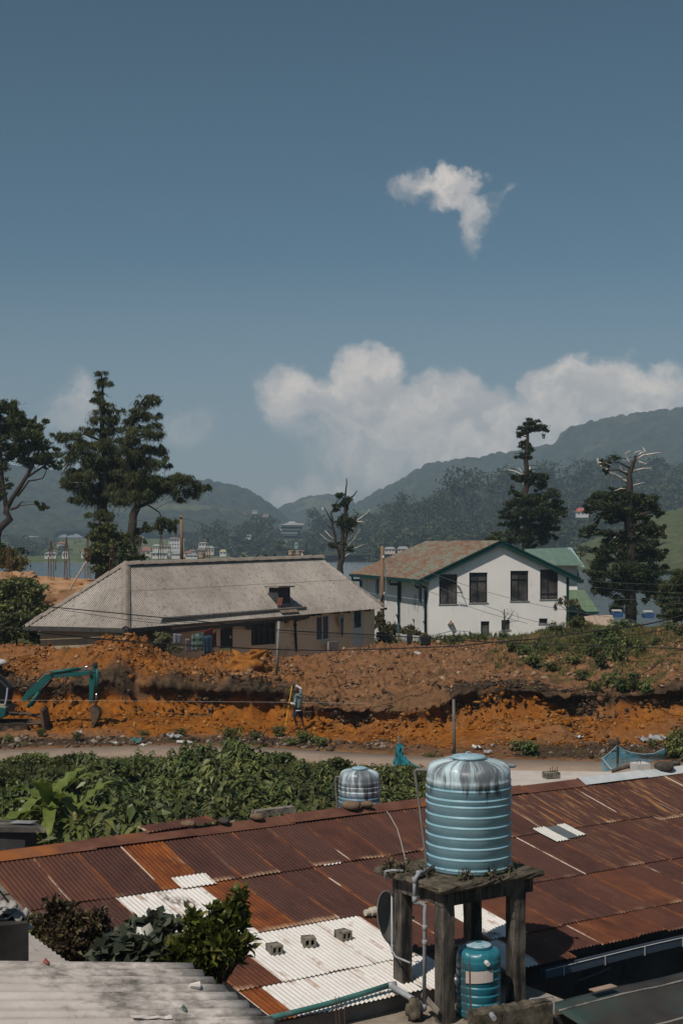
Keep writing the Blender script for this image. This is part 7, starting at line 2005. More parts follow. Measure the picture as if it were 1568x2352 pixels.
DENS = .5
def tree(name, label, cat, Y, trunks, blobs, leafm, L, asp, dens, droop=0., sub=14, seed=1, flat=.6, group=None, wood=barkm, branches=True, limbs=(), base=None, orient='rand', clump=.20, ragged=0):
    """trunks: [[(u, v, r px), ...], ...]; blobs: [(u, v, ru, rv, dy), ...] foliage masses in view units at depth Y"""
    r = np.random.default_rng(seed); s_ = Y / F
    u0, v0, _ = trunks[0][0]
    t = thing(name, label, cat, W(u0, v0, Y), group)
    for k, tr in enumerate(trunks):
        g = MB(); pts = []
        for (u, v, rp) in tr: pts.append(W(u, v, Y))
        pts2 = [pts[0]]; rd = [tr[0][2] * s_]
        for a, b, ra, rb in zip(pts[:-1], pts[1:], tr[:-1], tr[1:]):
            for f_ in (.5, 1.0):
                q = lerp(a, b, f_) + Vector(r.normal(size=3) * (.02 + .3 * rb[2] * s_)); pts2.append(q); rd.append((ra[2] + (rb[2] - ra[2]) * f_) * s_)
        g.tube(pts2, rd, 9); g.build('trunk' if k == 0 else 'limb', wood, t, True)
    if branches and blobs:
        g = MB()
        for (u, v, ru, rv, dy) in blobs:
            # from the nearest trunk node a little below
            c = W(u, v, Y); c.y += dy
            best = None
            for tr in trunks:
                for a, b in zip(tr[:-1], tr[1:]):
                    for f_ in np.linspace(0, 1, 6):
                        q = lerp(W(a[0], a[1], Y), W(b[0], b[1], Y), f_)
                        if q.z < c.z + .3:
                            d = (q - c).length + .8 * abs(c.z - q.z - .25 * (q - c).length)
                            if best is None or d < best[0]: best = (d, q, (a[2] + (b[2] - a[2]) * f_) * s_)
            if best is None: continue
            q = best[1]; rr_ = min(best[2] * .45, .16)
            md_ = lerp(q, c, .5) + Vector((r.normal() * .15, r.normal() * .2, .12 * (c - q).length))
            g.tube([q, md_, c], [rr_, rr_ * .7, rr_ * .3], 6)
            if len(blobs) <= 8: g.build('branch', wood, t, True); g = MB()
            for _ in range(3 if len(blobs) > 8 else 0):
                e = c + Vector((r.normal() * ru * s_ * .6, r.normal() * ru * s_ * .6, r.normal() * rv * s_ * .4)); g.tube([lerp(md_, c, .6), e], [rr_ * .35, .01], 5)
        if g.v: g.build('branches', wood, t, True)
    for k, (pts, r0, r1, wm) in enumerate(limbs):
        g = MB(); n = len(pts); P_ = [W(u, v, Y + (dyy if False else 0)) for (u, v) in pts]
        for q in P_[1:]: q.y += r.normal() * .25
        g.tube(P_, [(r0 + (r1 - r0) * i / (n - 1)) * s_ for i in range(n)], 7); g.build('dead_branch', wm, t, True)
    Cs = []; Ds = []
    if orient == 'droop' and ragged: blobs = [(u, v - rv * .25, ru * 1.08, rv * .6, dy) for (u, v, ru, rv, dy) in blobs]
    if ragged:
        ex = []
        for (u, v, ru, rv, dy) in blobs:
            for _ in range(ragged):
                a = r.random() * 6.28; ex.append((u + ru * math.cos(a) * r.uniform(.8, 1.25), v + rv * math.sin(a) * r.uniform(.7, 1.2), ru * r.uniform(.22, .42), rv * r.uniform(.25, .45), dy + r.normal() * ru * s_ * .4))
        blobs = [(u, v, ru * .84, rv * .84, dy) for (u, v, ru, rv, dy) in blobs] + ex
    for (u, v, ru, rv, dy) in blobs:
        c = np.array(W(u, v, Y)); c[1] += dy; R = np.array([ru * s_, ru * s_ * .9, rv * s_])
        m_ = max(5, int(sub * (ru * rv) / 600.0)); n = max(24, int(dens * DENS * ru * rv))
        d = rdir(r, m_, .25); cl = c + d * R * (r.random((m_, 1)) ** .45)
        k = r.integers(0, m_, n)
        spread = R * clump * (.6 + .8 * r.random((n, 1)))
        off_ = r.normal(size=(n, 3)) * spread
        if droop: off_[:, 2] = off_[:, 2] * flat - np.abs(r.normal(size=n)) * droop * np.hypot(R[0], R[2]) * .35
        Cs.append(cl[k] + off_); out_ = norm_(cl[k] - c + 1e-3)
        if orient == 'droop': D_ = np.stack([out_[:, 0] * .6 + r.normal(size=n) * .5, out_[:, 1] * .6 + r.normal(size=n) * .5, -.55 - .5 * r.random(n)], 1)
        elif orient == 'up': D_ = out_ * .8 + r.normal(size=(n, 3)) * .5 + np.array([0, 0, .6])
        else: D_ = r.normal(size=(n, 3)) + out_ * .5
        Ds.append(D_)
    if Cs:
        C = np.concatenate(Cs); D = np.concatenate(Ds); n = len(C); LL = L * (.6 + .8 * r.random(n))
        V, Fq = diamonds(C, D, r.normal(size=(n, 3)), LL, LL * asp)
        link_mesh('crown', V, Fq, leafm, t)
    return t
# left: pine, two cedars
tree('pine_tree', 'dark flat topped pine cut off by the left edge', 'tree', 108,
     [[(-14, 1300, 9), (-4, 1235, 9), (14, 1190, 8), (18, 1160, 7)], [(16, 1172, 6), (4, 1120, 5), (2, 1030, 4), (0, 950, 2)], [(18, 1165, 6), (50, 1120, 5), (75, 1070, 4), (100, 1010, 2)], [(40, 1140, 3), (70, 1105, 2.2), (98, 1098, 1.4), (108, 1078, .8)], [(26, 1170, 3), (42, 1165, 3), (52, 1152, 1)], [(60, 1098, 3), (100, 1070, 2), (132, 1055, 1)]],
     [(-10, 945, 36, 26, 0), (15, 935, 26, 22, .5), (42, 965, 30, 20, -1), (62, 970, 22, 14, 1), (10, 985, 40, 26, 1), (60, 1005, 40, 24, -1), (88, 985, 22, 22, 0), (-10, 1030, 36, 26, 0), (35, 1035, 44, 22, 1), (90, 1025, 40, 20, 0), (120, 1050, 30, 16, -1), (60, 1062, 30, 14, 1), (135, 1070, 18, 9, 0), (-5, 1070, 28, 22, 0), (12, 1115, 18, 14, 0), (0, 1140, 14, 12, 0), (88, 1158, 12, 7, 0), (102, 1167, 12, 6, 0), (105, 1062, 26, 10, .5)],
     pine_l, .30, .26, 5.5, 0, 18, 3, orient='up', clump=.18, ragged=2)
tree('cedar_tree', 'tall drooping cedar with a thin pointed top behind the bungalow hip', 'tree', 98,
     [[(233, 1330, 15), (238, 1230, 14), (240, 1160, 11), (241, 1080, 8), (240, 1000, 6), (237, 930, 4), (233, 860, 1.5)]],
     [(234, 856, 15, 5, 0), (230, 872, 17, 6, .3), (240, 884, 18, 8, -.3), (236, 905, 20, 9, .4), (226, 920, 14, 9, 0), (252, 930, 20, 10, -.4), (236, 945, 26, 12, .5), (222, 965, 24, 12, -.5), (255, 965, 26, 12, 0), (200, 985, 24, 10, 0), (236, 990, 34, 12, .7), (268, 985, 22, 11, 0), (175, 1000, 34, 9, -.8), (146, 1002, 22, 8, .2), (140, 1012, 10, 12, 0), (205, 1020, 34, 14, 0), (250, 1020, 34, 14, -1), (170, 1040, 30, 10, .6), (195, 1055, 40, 16, -.8), (245, 1060, 40, 18, 1), (168, 1085, 32, 14, .5), (205, 1095, 36, 16, -1), (255, 1100, 34, 18, .6), (152, 1105, 18, 12, 0), (190, 1130, 28, 14, .5), (172, 1148, 16, 12, 0), (215, 1150, 24, 14, 0), (240, 1185, 28, 20, -.6), (225, 1215, 20, 24, .4), (250, 1230, 22, 26, 0), (232, 1270, 22, 26, 0), (265, 1030, 36, 17, .5), (268, 1065, 38, 18, -.5), (258, 1135, 36, 17, .4), (160, 1112, 26, 12, 0), (200, 1122, 32, 15, 0), (215, 1075, 40, 18, .8), (190, 1022, 40, 13, -.6), (235, 1115, 34, 18, .8)],
     cedar_l, .34, .13, 8.0, 1.0, 16, 11, .40, 'cedar pair', orient='droop', clump=.21, ragged=2)
tree('cedar_tree', 'broad drooping cedar with a long side limb behind the bungalow ridge', 'tree', 96,
     [[(312, 1320, 10), (305, 1250, 10), (306, 1210, 10), (318, 1160, 9), (300, 1120, 7), (292, 1060, 6), (296, 990, 5), (320, 930, 3), (335, 912, 1.5)], [(316, 1165, 5), (350, 1148, 4.5), (380, 1125, 3.5), (410, 1110, 2), (440, 1100, 1)], [(320, 1150, 3), (360, 1130, 2.2), (378, 1112, 1.4)], [(340, 1160, 2), (366, 1178, 1.4), (372, 1190, 1)]],
     [(345, 912, 24, 6, 0), (330, 925, 24, 8, .5), (362, 918, 12, 10, 0), (318, 945, 28, 10, -.4), (340, 955, 28, 10, .4), (300, 962, 28, 12, 0), (350, 980, 24, 12, 0), (320, 995, 34, 14, -.6), (365, 1000, 16, 14, 0), (340, 1030, 34, 15, .6), (368, 1040, 12, 18, 0), (300, 1040, 30, 16, -.6), (340, 1065, 34, 15, 0), (375, 1062, 10, 16, 0), (290, 1085, 34, 16, .5), (330, 1095, 36, 16, -.5), (275, 1115, 30, 15, .5), (310, 1130, 36, 15, 0), (285, 1150, 24, 14, 0), (355, 1110, 34, 14, 0), (395, 1098, 34, 12, .5), (430, 1100, 34, 14, -.5), (455, 1115, 26, 14, .2), (475, 1120, 12, 10, 0), (412, 1128, 30, 12, 0), (380, 1118, 30, 14, 0), (450, 1140, 10, 12, 0), (415, 1150, 10, 9, 0), (335, 1215, 14, 16, 0), (320, 1240, 14, 16, 0), (380, 1198, 28, 12, 0), (365, 1215, 10, 26, 0), (396, 1212, 10, 22, 0), (300, 1010, 30, 16, .4), (310, 1060, 40, 18, .8), (330, 1120, 40, 18, .6), (345, 1140, 30, 14, -.4), (270, 1140, 30, 15, .3), (315, 1105, 34, 16, 1)],
     cedar_l, .34, .13, 8.0, 1.0, 16, 17, .40, 'cedar pair', orient='droop', clump=.21, ragged=2)
tree('leafy_tree', 'small leafy tree with bright leaves in front of the cedar trunks', 'tree', 92,
     [[(245, 1330, 4), (248, 1270, 3), (246, 1215, 1.5)]],
     [(246, 1215, 26, 14, 0), (225, 1240, 26, 18, 0), (262, 1240, 28, 18, .5), (240, 1265, 34, 20, -.5), (215, 1280, 20, 20, 0), (268, 1280, 24, 20, 0), (235, 1305, 30, 20, 0), (285, 1240, 16, 14, 0)],
     broad_l, .22, .55, 3.2, 0, 18, 21)
tree('dark_bush', 'dark leafy bush at the foot of the right cedar', 'bush', 90, [[(300, 1330, 3), (300, 1290, 2)]], [(292, 1272, 26, 20, 0), (318, 1285, 22, 18, 0), (275, 1295, 22, 20, 0), (345, 1298, 22, 10, 0), (300, 1305, 30, 14, 0)], cypress_l, .22, .5, 1.8, 0, 16, 22)
tree('yellow_bush', 'yellow green rounded bush at the far left by the lake', 'bush', 100, [[(20, 1335, 3), (20, 1290, 2)]], [(10, 1285, 34, 20, 0), (38, 1288, 26, 16, 0), (22, 1268, 26, 10, 0), (-10, 1270, 20, 16, 0), (30, 1305, 26, 14, 0)], yell_l, .22, .6, 1.9, 0, 20, 23)
tree('dark_bush', 'dark bush behind the yellow bush at the far left', 'bush', 106, [[(20, 1300, 3), (15, 1265, 2)]], [(5, 1258, 22, 12, 0), (36, 1266, 22, 8, 0)], cypress_l, .25, .5, 1.7, 0, 16, 24)
# middle: half dead tree with a spike
tree('dead_topped_tree', 'half dead tree with a bare spike top between the two roofs', 'tree', 128,
     [[(781, 1330, 8), (783, 1300, 7), (787, 1260, 5.2), (790, 1220, 4.4), (792, 1180, 3.4), (793, 1150, 2.8), (794, 1125, 1.8), (797, 1098, 1)], [(783, 1288, 4.4), (772, 1245, 3.4), (765, 1215, 2.8), (764, 1195, 2.5), (760, 1178, 2.2), (770, 1160, 1.6), (776, 1148, 1)], [(786, 1270, 2.8), (798, 1225, 2.2), (815, 1195, 2.4), (822, 1178, 1.4)], [(794, 1175, 3.5), (800, 1160, 3), (803, 1145, 2), (814, 1136, 1.5), (822, 1127, .8)]],
     [(775, 1142, 18, 8, 0), (790, 1148, 16, 10, 0), (778, 1158, 14, 12, 0), (770, 1172, 14, 8, 0), (795, 1190, 22, 12, 0), (785, 1202, 22, 12, 0), (805, 1205, 16, 14, 0), (795, 1218, 14, 10, 0), (765, 1256, 16, 9, 0), (785, 1250, 10, 6, 0), (808, 1262, 12, 7, 0)],
     cypress_l, .22, .45, 4.5, 0, 14, 31, limbs=[
      ([(763, 1200), (752, 1180), (745, 1166)], 2, .8, barkm), ([(762, 1215), (750, 1205)], 1.6, .6, barkm), ([(768, 1240), (756, 1230), (746, 1218)], 1.8, .5, deadm), ([(766, 1245), (750, 1240), (735, 1226)], 1.2, .4, deadm),
      ([(815, 1198), (830, 1188), (843, 1178), (848, 1170)], 1.6, .7, deadm), ([(820, 1198), (835, 1199), (842, 1206)], 1.4, .5, deadm), ([(805, 1150), (815, 1146), (819, 1140)], 1.8, .6, deadm), ([(790, 1185), (783, 1180), (781, 1174)], 1.6, .6, deadm),
      ([(800, 1240), (812, 1225), (820, 1205)], 1.4, .5, deadm), ([(798, 1255), (815, 1235), (826, 1215)], 1.2, .4, deadm), ([(795, 1262), (818, 1258), (835, 1250)], 1.4, .5, deadm), ([(775, 1262), (758, 1252), (750, 1258)], 1.3, .5, deadm), ([(785, 1285), (800, 1272), (818, 1268)], 1.6, .5, deadm), ([(790, 1235), (796, 1215), (797, 1195)], 2.0, 1.0, deadm), ([(784, 1250), (786, 1225), (789, 1205)], 1.8, .8, deadm)])
# right: two dark cypresses
tree('cypress_tree', 'tall dark cypress with a tufted top behind the white hall', 'tree', 126,
     [[(1212, 1300, 11), (1211, 1220, 10), (1207, 1140, 8), (1206, 1090, 6), (1208, 1030, 4.5), (1212, 985, 3), (1218, 970, 1.5)]],
     [(1218, 968, 18, 7, 0), (1205, 980, 18, 8, 0), (1236, 978, 18, 9, 0), (1248, 988, 10, 10, 0), (1218, 988, 24, 8, .4), (1196, 1000, 10, 10, 0), (1200, 1022, 16, 10, 0), (1213, 1032, 14, 10, 0), (1196, 1045, 14, 8, 0), (1214, 1048, 12, 8, 0), (1235, 1090, 26, 12, 0), (1200, 1094, 24, 8, 0), (1185, 1100, 16, 8, 0), (1248, 1112, 26, 16, .6), (1185, 1132, 16, 14, 0), (1262, 1140, 26, 18, 0), (1200, 1150, 30, 16, -.6), (1235, 1150, 36, 18, .8), (1175, 1160, 22, 16, 0), (1215, 1175, 44, 20, -1), (1268, 1170, 30, 18, .5), (1168, 1185, 18, 14, 0), (1250, 1190, 34, 18, -.5), (1195, 1200, 34, 18, .6), (1288, 1180, 16, 10, 0), (1225, 1215, 38, 18, 0), (1180, 1218, 18, 14, 0), (1262, 1215, 22, 14, 0), (1205, 1240, 32, 16, 0), (1245, 1238, 26, 16, 0)],
     cypress_l, .25, .34, 7.0, .25, 18, 41, .8, orient='up', clump=.22, ragged=3, limbs=[([(1205, 1095), (1193, 1088), (1178, 1082), (1165, 1078)], 2.4, .7, deadm), ([(1208, 1098), (1198, 1086), (1190, 1074)], 1.6, .5, deadm), ([(1207, 1080), (1225, 1078), (1240, 1077)], 1.4, .4, barkm), ([(1207, 1072), (1228, 1068)], 1.4, .4, barkm), ([(1204, 1128), (1199, 1112), (1200, 1100)], 2.0, .7, deadm), ([(1210, 1096), (1225, 1100), (1245, 1108)], 2.2, .7, deadm), ([(1190, 1000), (1182, 994)], 1.2, .4, barkm), ([(1196, 1042), (1180, 1040)], 1.2, .4, barkm), ([(1212, 1088), (1215, 1080), (1217, 1068)], 2, 1.2, deadm)])
tree('dead_topped_tree', 'dark spreading tree with bleached dead branches bare above its crown', 'tree', 104,
     [[(1448, 1430, 13), (1446, 1340, 13), (1445, 1240, 12), (1444, 1160, 10), (1446, 1110, 7), (1450, 1070, 5), (1458, 1045, 3)]],
     [(1425, 1128, 24, 10, 0), (1395, 1140, 30, 14, .5), (1440, 1145, 34, 14, 0), (1370, 1158, 26, 14, 0), (1410, 1165, 40, 16, -.6), (1482, 1145, 24, 16, 0), (1460, 1165, 36, 16, .8), (1500, 1165, 22, 14, 0), (1352, 1172, 16, 8, 0), (1440, 1185, 40, 14, 0), (1400, 1188, 30, 12, 0), (1508, 1178, 14, 9, 0), (1472, 1210, 32, 18, 0), (1500, 1220, 20, 20, 0), (1365, 1222, 26, 14, 0), (1345, 1225, 14, 10, 0), (1430, 1235, 34, 16, .5), (1480, 1245, 34, 18, -.5), (1400, 1262, 36, 18, 0), (1450, 1275, 46, 22, .8), (1500, 1278, 26, 20, 0), (1385, 1290, 30, 18, 0), (1430, 1310, 50, 22, -.8), (1490, 1315, 36, 24, 0), (1375, 1320, 26, 18, 0), (1450, 1345, 46, 22, 0), (1400, 1350, 30, 20, .5), (1500, 1355, 34, 24, 0), (1368, 1352, 14, 16, 0), (1420, 1385, 26, 18, 0), (1450, 1400, 14, 18, 0), (1390, 1062, 12, 8, 0), (1412, 1052, 10, 6, 0), (1388, 1080, 8, 8, 0)],
     cypress_l, .25, .34, 7.0, .2, 18, 43, .8, orient='up', clump=.23, ragged=3, limbs=[
      ([(1444, 1110), (1425, 1098), (1400, 1085), (1385, 1072), (1372, 1068), (1370, 1054)], 4, 1.6, deadm), ([(1390, 1074), (1398, 1060), (1412, 1052)], 2, .8, deadm), ([(1372, 1062), (1390, 1064), (1404, 1070)], 1.6, .6, deadm),
      ([(1450, 1078), (1462, 1055), (1478, 1045), (1500, 1042), (1525, 1040)], 3, .8, deadm), ([(1456, 1058), (1470, 1040), (1480, 1038), (1474, 1028)], 2.4, .8, deadm), ([(1452, 1070), (1440, 1055), (1436, 1040), (1444, 1036)], 2.4, .8, deadm), ([(1456, 1056), (1455, 1040), (1468, 1036)], 2.4, .8, deadm), ([(1452, 1082), (1475, 1076), (1494, 1075), (1502, 1090)], 2, .6, deadm), ([(1450, 1086), (1430, 1082), (1424, 1072)], 2.2, .8, deadm), ([(1466, 1060), (1482, 1066), (1490, 1058)], 1.6, .5, deadm),
      ([(1446, 1118), (1462, 1112), (1478, 1108)], 1.8, .6, deadm), ([(1446, 1125), (1425, 1122), (1408, 1128)], 1.8, .6, deadm), ([(1446, 1120), (1450, 1140), (1462, 1152)], 2.6, .8, deadm), ([(1440, 1170), (1400, 1180), (1375, 1188), (1366, 1196)], 2.2, .7, deadm), ([(1400, 1172), (1370, 1172), (1345, 1180)], 1.6, .5, deadm), ([(1450, 1180), (1470, 1188), (1482, 1184)], 2, .7, deadm),
      ([(1444, 1200), (1425, 1222), (1405, 1240), (1396, 1248)], 2.6, .8, deadm), ([(1440, 1215), (1415, 1218), (1390, 1226)], 2.2, .7, deadm), ([(1446, 1212), (1440, 1240), (1436, 1256)], 2.6, .8, deadm), ([(1420, 1245), (1400, 1260), (1386, 1268)], 2, .6, deadm), ([(1352, 1226), (1338, 1230), (1330, 1226)], 1.4, .5, deadm)])
tree('dark_bush', 'low dark bush left of the cypress foot behind the hall roof', 'bush', 120, [[(1145, 1270, 3), (1145, 1240, 2)]], [(1150, 1232, 26, 12, 0), (1128, 1238, 16, 9, 0), (1175, 1238, 22, 12, 0), (1140, 1248, 30, 10, 0)], cypress_l, .3, .5, 1.8, 0, 16, 45)
tree('round_tree', 'rounded feathery dark tree beside the dead topped spreading tree', 'tree', 92, [[(1548, 1450, 7), (1552, 1380, 5), (1558, 1330, 3)]],
     [(1568, 1318, 28, 12, 0), (1545, 1335, 26, 16, 0), (1580, 1340, 34, 22, 0), (1530, 1358, 20, 16, 0), (1560, 1365, 40, 22, .8), (1525, 1385, 16, 18, 0), (1560, 1395, 40, 20, -.6), (1545, 1415, 30, 16, 0), (1585, 1415, 30, 16, 0)], cedar_l, .26, .35, 4.2, .1, 20, 47, orient='up')
tree('dark_bush', 'dark foliage beside the right gable end of the hall', 'bush', 112, [[(1322, 1380, 3), (1322, 1340, 2)]], [(1312, 1320, 16, 16, 0), (1328, 1328, 14, 12, 0), (1315, 1345, 14, 10, 0)], cypress_l, .28, .5, 1.9, 0, 16, 48)
tree('pale_tree', 'pale hazy round tree at the lake edge left of the dead topped tree', 'tree', 330, [[(1332, 1290, 1.4), (1332, 1272, 1)]], [(1330, 1260, 20, 10, 0), (1345, 1262, 14, 9, 0), (1318, 1268, 14, 7, 0), (1340, 1272, 18, 7, 0)], broad_l, .9, .6, 1.2, 0, 16, 49)
# thin leaning shrubs near the hall
tree('loquat_sapling', 'small sapling with long drooping leaves in front of the hall corner', 'tree', 82, [[(1301, 1440, 1.4), (1300, 1400, 1.2), (1296, 1380, .9)], [(1300, 1402, .9), (1284, 1388, .6)], [(1300, 1400, .9), (1318, 1388, .6)]],
     [(1298, 1374, 14, 6, 0), (1282, 1384, 12, 6, 0), (1318, 1382, 12, 7, 0), (1304, 1386, 14, 5, 0), (1326, 1392, 5, 6, 0), (1276, 1394, 6, 6, 0)], mat_leaf('loquat_leaves', (.05, .045, .015), (.11, .095, .03), (.16, .13, .05), .25), .30, .22, 1.1, .5, 10, 51, orient='droop')
tree('dead_shrub', 'leafless dark dead shrub against the white hall wall', 'shrub', 84, [[(1157, 1450, 2), (1158, 1425, 1.8), (1157, 1400, 1)], [(1158, 1430, .9), (1172, 1415, .6), (1182, 1402, .4)], [(1158, 1420, .8), (1166, 1408, .5), (1164, 1398, .3)], [(1158, 1438, .9), (1175, 1428, .6), (1190, 1426, .4), (1186, 1408, .3)], [(1157, 1412, .7), (1152, 1404, .4)], [(1158, 1432, .8), (1150, 1424, .4)], [(1165, 1424, .5), (1176, 1412, .3), (1174, 1398, .2)]], [], cypress_l, .2, .5, 0, seed=52, branches=False)

# ------------------------------------------------------------------ wild shrubs and the thicket by the road
def stem_shrub(name, label, loc, h, spread, ns, nl, L, asp, leafm, seed, cat='shrub', group=None, droop=.5, top=True, stemm=None):
    r = np.random.default_rng(seed)
    t = thing(name, label, cat, loc, group)
    g = MB(); C = []; D = []; LL = []
    for k in range(ns):
        a = r.random() * 6.283; sp = spread * (.25 + .75 * r.random()); hh = h * (.55 + .45 * r.random()) * (1 - .25 * sp / max(spread, .01))
        tip = Vector((math.cos(a) * sp, math.sin(a) * sp, hh)); md_ = Vector((tip.x * .35, tip.y * .35, hh * .55))
        b = Vector((r.normal() * .08, r.normal() * .08, 0)); pts = [Vector(loc) + q for q in (b, lerp(b, md_, .5), md_, lerp(md_, tip, .6), tip)]
        g.tube(pts, [.018, .015, .012, .009, .005], 5)
        n = int(nl * (.7 + .6 * r.random()))
        tt_ = .25 + .75 * r.random(n) ** .7
        for f_ in tt_:
            i = min(3, int(f_ * 4)); p_ = lerp(pts[i], pts[i + 1], f_ * 4 - i)
            an = r.random() * 6.283; d = Vector((math.cos(an), math.sin(an), .35 * r.random() - droop * r.random()))
            C.append(p_ + d * .03 + Vector(r.normal(size=3) * .05)); D.append(d); LL.append(L * (.6 + .7 * r.random()) * (1 if f_ < .9 else .75))
    g.build('stems', stemm or barkm, t)
    n = len(C); LL = np.array(LL)
    N = np.array([[0, 0, 1.0]]) + r.normal(size=(n, 3)) * .35
    V, Fq = leaves(np.array([c[:] for c in C]), np.array([d[:] for d in D]), N, LL, LL * asp, .12, .28 + .25 * droop)
    link_mesh('foliage', V, Fq, leafm, t)
    return t
protos = []
def dome_shrub(seed, group):
    r = np.random.default_rng(seed); t = thing('wild_shrub', 'leafy wild shrub in the green thicket between the rusty roof and the road', 'shrub', (0, 0, 0), group)
    g = MB(); C = []; D = []
    for k in range(9):
        a = r.random() * 6.28; rad = r.uniform(.05, .62); z = r.uniform(.45, 1.75) * (1 - .35 * rad); R = np.array([1, 1, .8]) * r.uniform(.26, .46)
        c = np.array([math.cos(a) * rad, math.sin(a) * rad, z]); n = int(95 + 420 * R[0] ** 2)
        d = rdir(r, n, .2); C.append(c + d * R * (r.random((n, 1)) ** .4)); D.append(d * np.array([1, 1, .5]) + r.normal(size=(n, 3)) * .45 - np.array([0, 0, .35]))
        m_ = Vector(c) * .55; m_.z *= 1.1; g.tube([(0, 0, -.3), m_, Vector(c)], [.02, .014, .006], 5)
    for k in range(5):      # upright shoots with a rosette on top
        a = r.random() * 6.28; rad = r.random() * .6; tip = np.array([math.cos(a) * rad, math.sin(a) * rad, r.uniform(1.5, 2.15)]); g.tube([(tip[0] * .5, tip[1] * .5, .2), Vector(tip)], [.012, .005], 5)
        n = 26; f_ = r.random(n) ** .6; an = r.random(n) * 6.28
        C.append(tip * (1 - .35 * (1 - f_))[:, None] + r.normal(size=(n, 3)) * .02); D.append(np.stack([np.cos(an), np.sin(an), .25 - .9 * r.random(n)], 1))
    C = np.concatenate(C); D = np.concatenate(D); n = len(C); LL = .21 * (.55 + .75 * r.random(n))
    V, Fq = leaves(C, D, np.array([[0, 0, 1.0]]) + r.normal(size=(n, 3)) * .35, LL, LL * .46, .12, .4)
    g.build('stems', barkm, t); link_mesh('foliage', V, Fq, shrub_l, t); return t
for k in range(4): protos.append((dome_shrub(100 + k, 'thicket shrubs'), 1.95))
def ground0(u, Y): return Vector((Y * (u - 784) / F, Y, CZ - float(terr(np.array([float(u)]), np.array([float(Y)]))[0])))
r = np.random.default_rng(64)
SH = []
for (u, v, Y) in [(150, 1765, 41), (205, 1752, 42), (265, 1748, 43), (335, 1745, 43.5), (300, 1775, 40), (385, 1770, 41), (455, 1712, 43), (520, 1722, 43), (550, 1700, 42), (485, 1745, 40.5), (590, 1745, 41),
                  (420, 1722, 43.5), (335, 1728, 44), (500, 1735, 44), (205, 1738, 43.5), (540, 1698, 42.5), (640, 1762, 42), (700, 1755, 43.5), (745, 1768, 42.5), (690, 1790, 40), (620, 1800, 38.5), (760, 1800, 39), (890, 1770, 42), (930, 1782, 40), (905, 1800, 38), (860, 1790, 41),
                  (245, 1800, 37), (330, 1810, 36.5), (410, 1800, 37), (480, 1790, 37.5), (560, 1790, 37.5), (660, 1815, 36), (730, 1818, 36),
                  (280, 1840, 34), (360, 1838, 34), (430, 1835, 34.5), (510, 1825, 34.5), (600, 1830, 34.5), (200, 1850, 33), (700, 1838, 34.5), (945, 1800, 38.5),
                  (235, 1880, 30), (310, 1872, 31), (390, 1866, 31.5), (470, 1858, 32), (550, 1852, 32.3), (40, 1770, 42), (100, 1762, 42.5), (10, 1775, 43), (60, 1752, 45), (-10, 1752, 45.5), (820, 1762, 43.5), (940, 1768, 43), (860, 1768, 44), (40, 1800, 38), (95, 1795, 39), (-20, 1815, 37), (15, 1840, 34)]:
    SH.append((u, v, Y))
for i, (u, v, Y) in enumerate(SH):
    src, h0 = protos[i % 4]
    o = src if i < 4 else copy_tree(src)
    g0 = ground0(u, Y); top_ = W(u, v, Y).z + .06; sc = max(.5, (top_ - g0.z) / h0)
    o.location = g0; wd_ = min(sc, 1.3) * (.95 + .3 * r.random()); o.scale = (wd_, wd_, sc * (.85 + .25 * r.random())); o.rotation_euler = (0, 0, r.random() * 6.28)
for k, (u, v, Y, ru, rv, lab) in enumerate(((70, 1742, 46, 46, 14, 'low mounded bush at the far left edge of the thicket by the road'), (160, 1745, 45, 36, 13, 'low mounded bush by the road left of the tall shrubs'), (640, 1742, 45, 40, 14, 'mounded small leaved bush by the road above the thicket middle'), (770, 1752, 44.5, 34, 13, 'mounded small leaved bush by the road behind the small tank'), (925, 1775, 43, 34, 18, 'bush at the foot of the teal netting post'), (20, 1790, 40, 40, 22, 'small leaved bush at the left edge above the dark hut'))):
    tree('mound_bush', lab, 'bush', Y, [[(u, v + rv + 14, 1.2), (u, v, .8)]], [(u + dx_ * ru * .6, v + dy_ * rv * .5, ru * .55, rv * .75, dx_ * .3) for dx_, dy_ in ((-1, .3), (-.4, -.4), (.3, -.2), (.9, .35), (0, .5))], broad_l if k % 2 else shrub_l, .11, .5, 3.6, 0, 24, 700 + k, branches=False)
# banana plants
ban_l = NT('banana_leaf'); P = ban_l.pos()
c = ban_l.mix(ban_l.mrange(ban_l.noise(P, 3, 4), .35, .65), (.10, .14, .028), (.19, .225, .055))
c = ban_l.mix(ban_l.mrange(ban_l.noise(P, 1.1, 3), .6, .7, 0, .7), c, (.20, .19, .05))
ban_l.done(c, .45, 0, .35)
tr_ = ban_l.node('ShaderNodeBsdfTranslucent'); ban_l.put(tr_.inputs['Color'], (.16, .21, .03, 1)); mx_ = ban_l.node('ShaderNodeMixShader'); mx_.inputs[0].default_value = .3
ban_l.t.links.new(ban_l.b.outputs[0], mx_.inputs[1]); ban_l.t.links.new(tr_.outputs[0], mx_.inputs[2]); ban_l.t.links.new(mx_.outputs[0], ban_l.out.inputs['Surface']); ban_l = ban_l.mat
ban_s = mat_noise('banana_stem', (.12, .12, .05), (.22, .19, .09), 4, .7)
dead_l = mat_noise('dry_banana_leaf', (.16, .10, .05), (.26, .18, .09), 5, .9)
